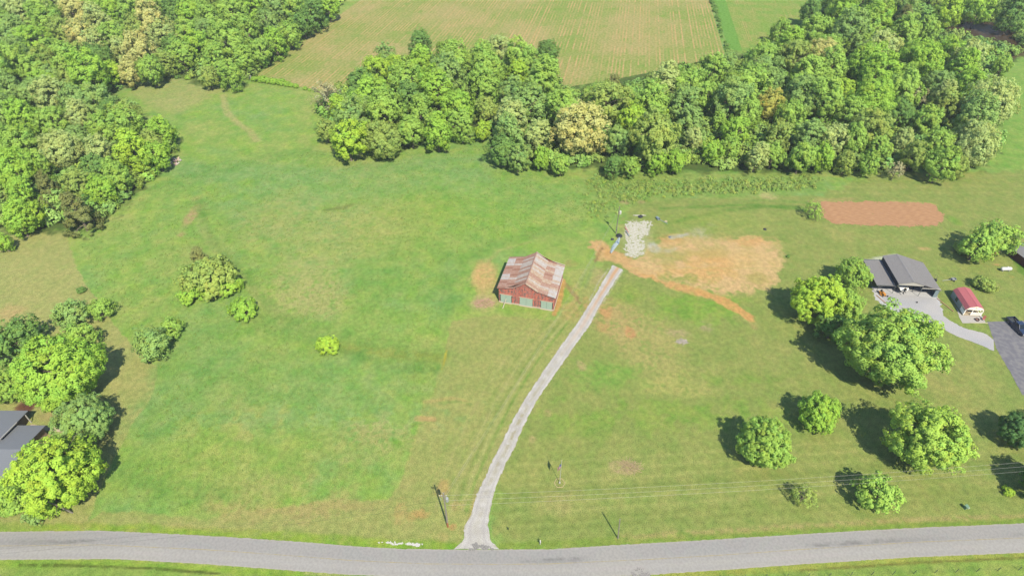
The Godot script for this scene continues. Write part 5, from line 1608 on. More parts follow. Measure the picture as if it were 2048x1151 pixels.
	for q in runs:
		var pts := []
		var rad := []
		for k in 25:
			var t := k / 24.0
			pts.append(q[0].lerp(q[1], t) - Vector3(0, 4.0 * q[2] * t * (1.0 - t), 0))
			rad.append(0.011)
		var c := Shape.new()
		c.tube(pts, rad, 4)
		tag(part("power_cable", c, q[3]), q[4], "cable")


func flag_pole() -> void:
	var o := thing("flagpole", "white flagpole inside a pale hexagon of edging on the lawn", "flagpole", Vector3(9.07, 0, -65.4))
	var s := Shape.new()
	s.tube([Vector3(0, 0, 0), Vector3(0, 4, 0), Vector3(0, 7.6, 0)], [0.06, 0.05, 0.03], 8)
	part("pole", s, plain(tone(236, 236, 232), 0.35, 0.2), o)
	var ball := Shape.new()
	ball.lathe([Vector2(0, -0.08), Vector2(0.06, -0.05), Vector2(0.08, 0.0), Vector2(0.06, 0.05), Vector2(0, 0.08)], Vector3(0, 7.66, 0), Basis(), 10)
	part("finial", ball, plain(tone(230, 220, 180), 0.3, 0.4), o)
	var foot := Shape.new()
	foot.lathe([Vector2(0.0, 0.3), Vector2(0.14, 0.3), Vector2(0.16, 0.0)], Vector3.ZERO, Basis(), 10)
	part("base", foot, plain(tone(226, 226, 220)), o)
	# striped flag hanging in folds
	var fl := thing("flag", "red, white and blue striped flag hanging limp on the white flagpole", "flag", Vector3(9.07, 0, -65.4), 12.0)
	var n := 16
	var red := Shape.new()
	var white := Shape.new()
	var blue := Shape.new()
	for i in n:
		var rows := 13
		for k in rows:
			var q := []
			for w in [[i, k], [i + 1, k], [i + 1, k + 1], [i, k + 1]]:
				var t: float = float(w[0]) / n
				var h: float = float(w[1]) / rows
				q.append(Vector3(-0.05 - t * 0.62, 6.55 - h * 1.35 - t * 1.15 - t * t * 0.3, sin(t * 13.0 + h * 1.5) * 0.13 * (0.3 + t)))
			var st := blue if (i < 7 and k < 7) else (red if k % 2 == 0 else white)
			st.quad(q[3], q[2], q[1], q[0])
	part("stripes_red", red, plain(tone(206, 96, 92)), fl)
	part("stripes_white", white, plain(tone(232, 232, 236)), fl)
	part("canton_blue", blue, plain(tone(96, 112, 186)), fl)
	var hx := thing("hexagon_edging", "thin pale hexagon of timber edging round the flagpole's foot", "edging", Vector3(9.07, 0, -65.4))
	for k in 6:
		var a := TAU * k / 6.0
		var b := TAU * (k + 1) / 6.0
		var e := Shape.new()
		e.bar(Vector3(cos(a) * 1.05, 0.04, sin(a) * 1.05), Vector3(cos(b) * 1.05, 0.04, sin(b) * 1.05), 0.1)
		part("edge_board", e, plain(tone(206, 190, 140)), hx)


# ---------------------------------------------------------------- vehicles and yard things

func pickup() -> void:
	var o := thing("pickup_truck", "dark navy pickup truck with open bed parked on the asphalt, cut by the frame", "pickup truck", Vector3(121.55, 0, -107.2), 5.0)
	# local +z is forward
	var blue := plain(tone(34, 50, 84), 0.25)
	blue.clearcoat_enabled = true
	blue.clearcoat = 0.8
	blue.clearcoat_roughness = 0.1
	var black := plain(tone(36, 38, 42), 0.7)
	var glass := plain(tone(40, 52, 62), 0.08)
	var body := Shape.new()
	var w := 0.98
	# flanks as one profile each: rear to front
	var line := [Vector2(-2.9, 0.55), Vector2(-2.9, 1.12), Vector2(-0.85, 1.15), Vector2(1.35, 1.15), Vector2(2.65, 1.02), Vector2(2.9, 0.85), Vector2(2.9, 0.5), Vector2(2.4, 0.45), Vector2(-2.5, 0.45)]
	for side in [-1.0, 1.0]:
		var f := []
		for p in line:
			f.append(Vector3(side * w, p.y, p.x))
		if side > 0.0:
			f.reverse()
		body.slab(f, 0.09)
	body.slab([Vector3(-w, 1.15, 1.35), Vector3(-w, 1.02, 2.65), Vector3(w, 1.02, 2.65), Vector3(w, 1.15, 1.35)], 0.05)
	body.slab([Vector3(-w, 1.02, 2.65), Vector3(-w, 0.85, 2.9), Vector3(w, 0.85, 2.9), Vector3(w, 1.02, 2.65)], 0.05)
	body.box(Vector3(0, 0.68, 2.86), Vector3(w * 1.9, 0.36, 0.08))
	body.box(Vector3(0, 0.85, -2.86), Vector3(w * 1.9, 0.54, 0.08))
	body.box(Vector3(0, 0.5, 0.0), Vector3(w * 1.8, 0.1, 5.4))
	part("body", body, blue, o)
	var bed := Shape.new()
	bed.box(Vector3(0, 0.64, -1.85), Vector3(1.7, 0.05, 1.95))
	bed.box(Vector3(0, 0.9, -0.84), Vector3(1.75, 0.5, 0.06))
	for side in [-1.0, 1.0]:
		bed.box(Vector3(side * 0.72, 0.78, -1.9), Vector3(0.25, 0.24, 0.8))
	part("bed", bed, plain(tone(70, 76, 80), 0.8), o)
	var box := part("tool_tray", box_shape(Vector3(0.35, 0.76, -1.15), Vector3(0.6, 0.18, 0.4)), plain(tone(220, 222, 222), 0.3), o)
	box.rotation.y = 0.0
	var cab := Shape.new()
	var lo := [Vector3(-w + 0.03, 1.15, -0.8), Vector3(w - 0.03, 1.15, -0.8), Vector3(w - 0.03, 1.15, 1.4), Vector3(-w + 0.03, 1.15, 1.4)]
	var hi := [Vector3(-0.74, 1.82, -0.6), Vector3(0.74, 1.82, -0.6), Vector3(0.74, 1.82, 0.65), Vector3(-0.74, 1.82, 0.65)]
	cab.slab([hi[3], hi[2], hi[1], hi[0]], 0.06)
	for k in 4:
		cab.bar(lo[k], hi[k], 0.09)
	part("cab", cab, blue, o)
	var faces := [[0, 1, "rear_window"], [1, 2, "side_window"], [2, 3, "windscreen"], [3, 0, "side_window"]]
	for f in faces:
		var s := Shape.new()
		s.quad(lo[f[1]], lo[f[0]], hi[f[0]], hi[f[1]])
		part(f[2], s, glass, o)
	for q in [[-1, -1], [1, -1], [-1, 1], [1, 1]]:
		wheel(o, Vector3(q[0] * 0.88, 0.38, 1.85 if q[1] > 0 else -1.8), 0.38, 0.26)
	var bump := Shape.new()
	bump.box(Vector3(0, 0.5, 2.98), Vector3(1.9, 0.2, 0.12))
	part("front_bumper", bump, plain(tone(200, 202, 204), 0.3, 0.7), o)
	part("rear_bumper", box_shape(Vector3(0, 0.5, -2.98), Vector3(1.9, 0.2, 0.12)), plain(tone(200, 202, 204), 0.3, 0.7), o)
	for side in [-1.0, 1.0]:
		part("tail_light", box_shape(Vector3(side * 0.88, 0.92, -2.92), Vector3(0.14, 0.36, 0.06)), plain(tone(170, 40, 36), 0.3), o)
		part("headlight", box_shape(Vector3(side * 0.78, 0.78, 2.92), Vector3(0.3, 0.18, 0.05)), plain(tone(226, 228, 230), 0.2), o)
		part("mirror", box_shape(Vector3(side * 1.12, 1.25, 0.95), Vector3(0.2, 0.2, 0.1)), black, o)
		part("running_board", box_shape(Vector3(side * 1.0, 0.36, 0.25), Vector3(0.14, 0.05, 2.0)), plain(tone(190, 192, 196), 0.3, 0.6), o)
		part("door_handle", box_shape(Vector3(side * 1.0, 0.98, -0.1), Vector3(0.04, 0.04, 0.2)), black, o)


func propane_tank() -> void:
	var o := thing("propane_tank", "white horizontal propane tank on the lawn near the brown shed", "propane tank", Vector3(131.7, 0, -128.9), 2.0)
	var s := Shape.new()
	s.lathe([Vector2(0, -1.48), Vector2(0.25, -1.43), Vector2(0.42, -1.28), Vector2(0.48, -1.05), Vector2(0.48, 1.05), Vector2(0.42, 1.28), Vector2(0.25, 1.43), Vector2(0, 1.48)], Vector3(0, 0.72, 0), Basis(Vector3.BACK, PI / 2), 20)
	var white := plain(tone(244, 246, 246), 0.35)
	part("tank", s, white, o)
	var dome := Shape.new()
	dome.lathe([Vector2(0.2, 0.0), Vector2(0.2, 0.2), Vector2(0.12, 0.28), Vector2(0, 0.3)], Vector3(0.1, 1.16, 0), Basis(), 14)
	part("valve_dome", dome, white, o)
	for x in [-0.85, 0.85]:
		part("foot", box_shape(Vector3(x, 0.14, 0), Vector3(0.16, 0.3, 0.7)), plain(tone(190, 192, 190)), o)


func yard_things() -> void:
	var grey := plain(tone(170, 178, 184), 0.5)
	var black := plain(tone(46, 52, 60), 0.6)
	# tow cart behind the red-roofed shed
	var c := thing("tow_cart", "little grey tow cart with a long drawbar on the lawn behind the red-roofed shed", "cart", Vector3(115.6, 0, -124.9), 4.0)
	var tub := Shape.new()
	tub.box(Vector3(0, 0.42, 0), Vector3(1.1, 0.05, 0.75))
	for z in [-0.37, 0.37]:
		tub.box(Vector3(0, 0.58, z), Vector3(1.1, 0.32, 0.04))
	for x in [-0.55, 0.55]:
		tub.box(Vector3(x, 0.58, 0), Vector3(0.04, 0.32, 0.78))
	part("tub", tub, grey, c)
	var bar := Shape.new()
	bar.bar(Vector3(-0.5, 0.4, 0), Vector3(-2.9, 0.15, 0), 0.08)
	part("drawbar", bar, plain(tone(206, 210, 210), 0.4), c)
	for z in [-0.48, 0.48]:
		wheel(c, Vector3(0.0, 0.22, z), 0.22, 0.14)
	var m := thing("push_mower", "small black push mower at the garage's right-hand wall", "mower", Vector3(111.0, 0, -124.9), -20.0)
	var md := Shape.new()
	md.box(Vector3(0, 0.22, 0), Vector3(0.6, 0.2, 0.7))
	md.lathe([Vector2(0.0, 0.6), Vector2(0.16, 0.58), Vector2(0.2, 0.34), Vector2(0.2, 0.3)], Vector3.ZERO, Basis(), 10)
	part("deck", md, black, m)
	var hd := Shape.new()
	for x in [-0.25, 0.25]:
		hd.bar(Vector3(x, 0.3, -0.3), Vector3(x, 1.0, -1.1), 0.04)
	hd.bar(Vector3(-0.25, 1.0, -1.1), Vector3(0.25, 1.0, -1.1), 0.04)
	part("handle", hd, black, m)
	for q in [[-1, -1], [1, -1], [-1, 1], [1, 1]]:
		wheel(m, Vector3(q[0] * 0.32, 0.1, q[1] * 0.28), 0.1, 0.06)
	# mailbox and stakes at the roadside
	var mb := thing("mailbox", "white mailbox on a short post at the roadside, right of the drive", "mailbox", Vector3(4.95, 0, -53.3))
	part("post", box_shape(Vector3(0, 0.5, 0), Vector3(0.1, 1.0, 0.1)), plain(tone(226, 224, 216)), mb)
	var bx := Shape.new()
	bx.box(Vector3(0, 1.08, 0.05), Vector3(0.2, 0.14, 0.5))
	bx.tube([Vector3(0, 1.15, -0.2), Vector3(0, 1.15, 0.3)], [0.1, 0.1], 12)
	part("box", bx, plain(tone(240, 240, 236), 0.4), mb)
	part("flag", box_shape(Vector3(0.12, 1.2, 0.1), Vector3(0.02, 0.16, 0.06)), plain(tone(190, 60, 50)), mb)
	var pm := thing("marker_post", "thin dark marker post in the grass, right of the drive's mouth", "post", Vector3(-0.7, 0, -56.0))
	var ps := Shape.new()
	ps.box(Vector3(0, 0.45, 0), Vector3(0.16, 0.9, 0.05))
	part("stake", ps, plain(tone(60, 72, 56)), pm)
	var pd := thing("utility_pedestal", "small green utility pedestal in the roadside grass, at the far right", "utility box", Vector3(83.4, 0, -60.2), 20.0)
	var pb := Shape.new()
	pb.box(Vector3(0, 0.4, 0), Vector3(0.6, 0.8, 0.5))
	pb.slab([Vector3(-0.33, 0.82, 0.28), Vector3(0.33, 0.82, 0.28), Vector3(0.33, 0.88, -0.28), Vector3(-0.33, 0.88, -0.28)], 0.06)
	part("cabinet", pb, plain(tone(128, 168, 136), 0.5), pd)
	part("lid", box_shape(Vector3(0.55, 0.12, 0.15), Vector3(0.4, 0.2, 0.4)), plain(tone(190, 206, 186), 0.5), pd)
	# things left about the building plot
	var tl := thing("tarpaulin", "crumpled pale blue tarpaulin strung along the ground by the white gravel pad", "tarpaulin", Vector3(30.0, 0, -142.5))
	var r := RandomNumberGenerator.new()
	r.seed = 3
	var sheet := Shape.new()
	var path := [Vector3(-2.8, 0, 5.9), Vector3(-2.0, 0, 4.2), Vector3(-1.2, 0, 2.6), Vector3(-0.2, 0, 0.9), Vector3(0.5, 0, -0.8), Vector3(0.9, 0, -2.0)]
	var grid := []
	for i in 26:
		var t := i / 25.0 * 5.0
		var k := mini(4, int(t))
		var p: Vector3 = path[k].lerp(path[k + 1], t - k)
		var row := []
		var wide := 0.12 + 0.42 * sin(PI * clampf(i / 22.0, 0.05, 0.98))
		for j in 7:
			row.append(p + Vector3((j - 3) / 3.0 * wide, maxf(0.04, 0.32 - absf(j - 3) * 0.11 + r.randf_range(-0.12, 0.16)), r.randf_range(-0.1, 0.1) + (j - 3) * 0.08))
		grid.append(row)
	for i in 25:
		for j in 6:
			sheet.quad(grid[i][j], grid[i][j + 1], grid[i + 1][j + 1], grid[i + 1][j])
	part("sheet", sheet, plain(tone(178, 196, 202), 0.5), tl)
	var heaps := [
		[Vector3(30.6, 0, -144.5), 0.95, black, "dark heap of plastic sheeting at the head of the pale blue tarpaulin", "bag_heap", "plastic heap"],
		[Vector3(28.5, 0, -142.9), 0.5, black, "dark bag lying on the grass left of the pale blue tarpaulin", "black_bag", "bag"],
		[Vector3(38.2, 0, -154.1), 0.75, black, "black plastic bag on white boards behind the gravel pad", "black_bag", "bag"],
		[Vector3(45.0, 0, -144.0), 0.42, plain(tone(120, 132, 142), 0.6), "grey-blue bag at the end of the gravel streak on the clay", "grey_bag", "bag"],
		[Vector3(73.3, 0, -147.8), 0.5, black, "small black bag alone on the lawn beyond the bare clay", "black_bag", "bag"],
		[Vector3(29.7, 0, -141.2), 0.55, plain(tone(110, 140, 170), 0.6), "blue plastic bundle lying on the pale blue tarpaulin", "blue_bundle", "bundle"],
	]
	for h in heaps:
		var s := Shape.new()
		var rings := []
		for i in 6:
			var ring := []
			for k in 9:
				var a := TAU * k / 9.0
				var rad: float = h[1] * cos(i / 5.0 * PI * 0.5) * r.randf_range(0.75, 1.2)
				ring.append(Vector3(cos(a) * rad, h[1] * 0.75 * sin(i / 5.0 * PI * 0.5) * r.randf_range(0.85, 1.1), -sin(a) * rad))
			rings.append(ring)
		for i in 5:
			for k in 9:
				var j := (k + 1) % 9
				s.quad(rings[i][k], rings[i][j], rings[i + 1][j], rings[i + 1][k])
		var o := part(h[4], s, h[2])
		o.position = h[0]
		tag(o, h[3], h[5])
	var lb := thing("white_boards", "pair of long white boards on the grass under a black bag", "boards", Vector3(38.1, 0, -155.0), 3.0)
	for k in 2:
		part("board", box_shape(Vector3(k * 0.5 - 0.3, 0.06 + k * 0.02, k * 0.3), Vector3(3.4, 0.06, 0.2)), plain(tone(224, 220, 206)), lb)
	var tb := thing("overturned_bin", "grey-blue bin tipped over on the lawn beside the gravel pad", "bin", Vector3(43.1, 0, -152.9), 25.0)
	var bn := Shape.new()
	bn.lathe([Vector2(0.0, -0.6), Vector2(0.34, -0.6), Vector2(0.44, 0.6), Vector2(0.4, 0.6), Vector2(0.3, -0.5), Vector2(0.0, -0.5)], Vector3(0, 0.42, 0), Basis(Vector3.RIGHT, PI / 2), 14)
	part("barrel", bn, plain(tone(150, 172, 180), 0.5), tb)
	var ls := Shape.new()
	ls.bar(Vector3(0.5, 0.05, 0.6), Vector3(1.3, 0.05, 3.2), 0.12)
	part("strap", ls, plain(tone(160, 182, 184), 0.6), tb)
	var ty := thing("concrete_ring", "pale concrete ring with a dark hole lying in the grass", "ring", Vector3(45.4, 0, -151.8))
	var tr := Shape.new()
	tr.lathe([Vector2(0.2, 0.0), Vector2(0.42, 0.0), Vector2(0.4, 0.14), Vector2(0.2, 0.14), Vector2(0.2, 0.0)], Vector3.ZERO, Basis(), 14)
	part("ring", tr, plain(tone(220, 206, 170)), ty)
	var sg := thing("orange_board", "reddish board propped at the left edge of the white gravel pad", "board", Vector3(33.2, 0, -147.4), 12.0)
	var sb := Shape.new()
	sb.box(Vector3(0, 0.2, 0), Vector3(0.3, 0.3, 2.6), Basis(Vector3.BACK, 0.5))
	part("plank", sb, plain(tone(226, 176, 156)), sg)
	var sb2 := Shape.new()
	sb2.box(Vector3(-0.4, 0.25, 1.8), Vector3(0.12, 0.4, 2.4), Basis(Vector3.BACK, 0.7))
	part("pale_plank", sb2, plain(tone(190, 204, 214)), sg)
	# gate and hedge at the far corner of the pasture
	var gt := thing("field_gate", "grey metal field gate at the corner between pasture and striped field", "gate", Vector3(-112.3, 0, -257.0), -35.0)
	var gm := plain(tone(180, 188, 190), 0.4, 0.4)
	for x in [0.0, 3.6]:
		var p := Shape.new()
		p.bar(Vector3(x, 0, 0), Vector3(x, 1.9, 0), 0.22)
		part("post", p, plain(tone(214, 212, 204)), gt)
	for k in 5:
		var b := Shape.new()
		b.bar(Vector3(0.1, 0.35 + k * 0.25, 0), Vector3(3.5, 0.35 + k * 0.25, 0), 0.06)
		part("rail", b, gm, gt)
	# heaps: brush, limbs, rubble
	var brush := [
		[Vector3(-7.0, 0, -116.0), 2.6, 0.5, plain(tone(222, 184, 156)), "low heap of brown brush and rotted hay left of the barn", 240],
		[Vector3(39.9, 0, -102.5), 1.3, 0.6, plain(tone(230, 218, 210)), "small pile of grey dead branches in the middle of the right-hand lawn", 90],
		[Vector3(23.2, 0, -69.0), 2.2, 0.25, plain(tone(204, 182, 140)), "scatter of tan straw and dead twigs on the front lawn", 200],
	]
	for h in brush:
		var s := Shape.new()
		for k in int(h[5]):
			var a := r.randf() * TAU
			var d := sqrt(r.randf()) * float(h[1])
			var p := Vector3(cos(a) * d, maxf(0.03, h[2] * (1.0 - d / h[1]) * r.randf()), sin(a) * d * 0.7)
			var t := r.randf() * TAU
			var l := r.randf_range(0.3, 1.0)
			s.bar(p, p + Vector3(cos(t) * l, r.randf_range(-0.1, 0.25) * l, sin(t) * l), r.randf_range(0.02, 0.06))
		var o := part("brush_pile", s, h[3])
		o.position = h[0]
		tag(o, h[4], "brush pile")
		o.set_meta("kind", "stuff")
	var rub := thing("rubble_heap", "heap of pale pink and white rubble stones at the west woods' edge", "rubble heap", Vector3(-114.2, 0, -186.3))
	for k in 46:
		var s := Shape.new()
		var sz := r.randf_range(0.3, 0.8)
		s.box(Vector3.ZERO, Vector3(sz, sz * 0.6, sz * 0.8), Basis(Vector3(r.randf() - 0.5, r.randf() - 0.5, r.randf() - 0.5).normalized(), r.randf() * 3.0))
		var o := part("stone", s, plain([tone(226, 218, 212), tone(206, 178, 166), tone(222, 204, 176)][k % 3]), rub)
		var a := r.randf() * TAU
		var d := sqrt(r.randf()) * 2.3
		o.position = Vector3(cos(a) * d + 0.3, 0.15 + r.randf() * maxf(0.0, 1.0 - d * 0.4), sin(a) * d * 1.2)


func fence_and_hedges() -> void:
	var f := thing("wire_fence", "row of thin steel posts with wire along the verge below the road", "fence")
	var steel := plain(tone(96, 110, 96), 0.6)
	var last := Vector3.ZERO
	for k in 17:
		var at := Vector3(86.2 - k * 3.62, 0, -48.6 + k * 0.09 + maxf(0.0, 6.0 - k) * -0.03)
		var s := Shape.new()
		s.bar(at, at + Vector3(0, 1.25, 0), 0.07)
		part("post", s, steel, f)
		if k > 0:
			for h in [0.35, 0.7, 1.15]:
				var w := Shape.new()
				w.bar(at + Vector3(0, h, 0), last + Vector3(0, h, 0), 0.006)
				part("wire", w, steel, f)
		last = at
	# hedge between pasture and striped field
	var sizes := [1.5, 1.9, 2.0, 1.6, 1.9, 1.7, 1.9, 1.6, 1.2, 1.3, 0.0, 1.1, 0.7, 0.6]
	var hd := thing("field_hedge", "low bright hedge of shrubs between the pasture and the striped field", "hedge")
	for i in sizes.size():
		if sizes[i] <= 0.0:
			continue
		var t := i / 13.0
		var b := Node3D.new()
		b.name = "shrub"
		hd.add_child(b, true)
		b.position = Vector3(-107.5, 0, -253.6).lerp(Vector3(-80.0, 0, -242.5), t) + Vector3(0, 0, sin(t * PI) * -1.2)
		b.scale = Vector3.ONE * sizes[i]
		b.rotation.y = i * 1.3
		part("foliage", forms.bush[i % 3].crown, leaf_material("B"), b)
	var h2 := thing("field_hedge", "dark broken hedgerow dividing the striped field from the small green field", "hedge")
	var r := RandomNumberGenerator.new()
	r.seed = 8
	for i in 34:
		var t := i / 33.0
		if r.randf() < 0.12:
			continue
		var b := Node3D.new()
		b.name = "shrub"
		h2.add_child(b, true)
		b.position = Vector3(98.2, 0, -286.0).lerp(Vector3(110.6, 0, -368.0), t) + Vector3(r.randf_range(-0.6, 0.6), 0, r.randf_range(-0.6, 0.6))
		b.scale = Vector3.ONE * r.randf_range(0.7, 1.5)
		b.rotation.y = i * 2.1
		part("foliage", forms.bush[i % 3].crown, leaf_material("D" if i % 3 else "U"), b)


func far_fields() -> void:
	# crop rows as ribbons that fan a little, tilled along the hedge
	var dash := noise_texture(0.02, [Color(0.88, 0.91, 0.8), Color(0.95, 0.96, 0.9), Color(1, 0.99, 0.96)], [0.3, 0.5, 0.7], 3, 512, 31)
	var m := vertex_tinted(0.95, dash, 0.06)
	m.metallic_specular = 0.1
	edge_wander = 0.0
	var rows := 124
	var st := Shape.new()
	var rr := RandomNumberGenerator.new()
	rr.seed = 77
	for k in rows:
		var u0 := float(k) / rows
		var u1 := float(k + 1) / rows
		var um := u0 + (u1 - u0) * 0.6
		var strength := clampf(rr.randfn(0.62, 0.4), 0.0, 1.0)
		for pair in [[u0, um, 0.0], [um, u1, strength]]:
			var prev := []
			for j in 46:
				var t := j / 45.0
				var line := []
				for u in [pair[0], pair[1]]:
					var z0: float = lerpf(-255.0, -282.0, u) + sin(u * PI) * 29.0
					var z := lerpf(z0, -420.0, t)
					var xl := -109.5 + (-257.0 - z) * 0.245
					var xr := 96.5 + (-284.0 - z) * 0.15
					line.append(Vector3(lerpf(xl, xr, u), 0.03, z))
				if j > 0:
					var mid: Vector3 = (line[0] + prev[1]) * 0.5
					var base := row_color(0, 0, Vector2(mid.x, mid.z))
					var a := middle.get_noise_2d(mid.x * 0.5 + 40.0, mid.z * 0.5)
					var straw := lin(216, 186, 138)
					base = base.lerp(straw, pair[2] * clampf(0.75 + a * 1.6 + fine.get_noise_2d(mid.x, mid.z) * 0.8, 0.0, 1.0))
					st.col = base
					st.quad(prev[0], prev[1], line[1], line[0])
				prev = line
	structure("crop_field", st, m)
	var g2 := Shape.new()
	rr.seed = 12
	for k in 52:
		var strength := clampf(rr.randfn(0.25, 0.35), 0.0, 1.0)
		for pair in [[k / 52.0, (k + 0.6) / 52.0, 0.0], [(k + 0.6) / 52.0, (k + 1) / 52.0, strength]]:
			var prev := []
			for j in 30:
				var t := j / 29.0
				var line := []
				for u in [pair[0], pair[1]]:
					var z: float = lerpf(lerpf(-289.0, -276.0, u), -420.0, t)
					line.append(Vector3(lerpf(99.8 + (-289.0 - z) * 0.15, 150.0 + (-276.0 - z) * 0.2, u), 0.03, z))
				if j > 0:
					var mid: Vector3 = (line[0] + prev[1]) * 0.5
					var base := lin(146, 180, 92).lerp(lin(166, 180, 104), clampf(0.5 + middle.get_noise_2d(mid.x, mid.z) * 1.5, 0.0, 1.0))
					base = base.lerp(lin(200, 178, 128), pair[2] * clampf(middle.get_noise_2d(mid.x * 0.6, mid.z * 0.6) * 2.5, 0.0, 1.0))
					if pair[1] < 0.12:
						base = lin(128, 178, 88)
					st = g2
					g2.col = base
					g2.quad(prev[0], prev[1], line[1], line[0])
				prev = line
	structure("green_field", g2, m)
	edge_wander = 0.15


# ---------------------------------------------------------------- places on the map

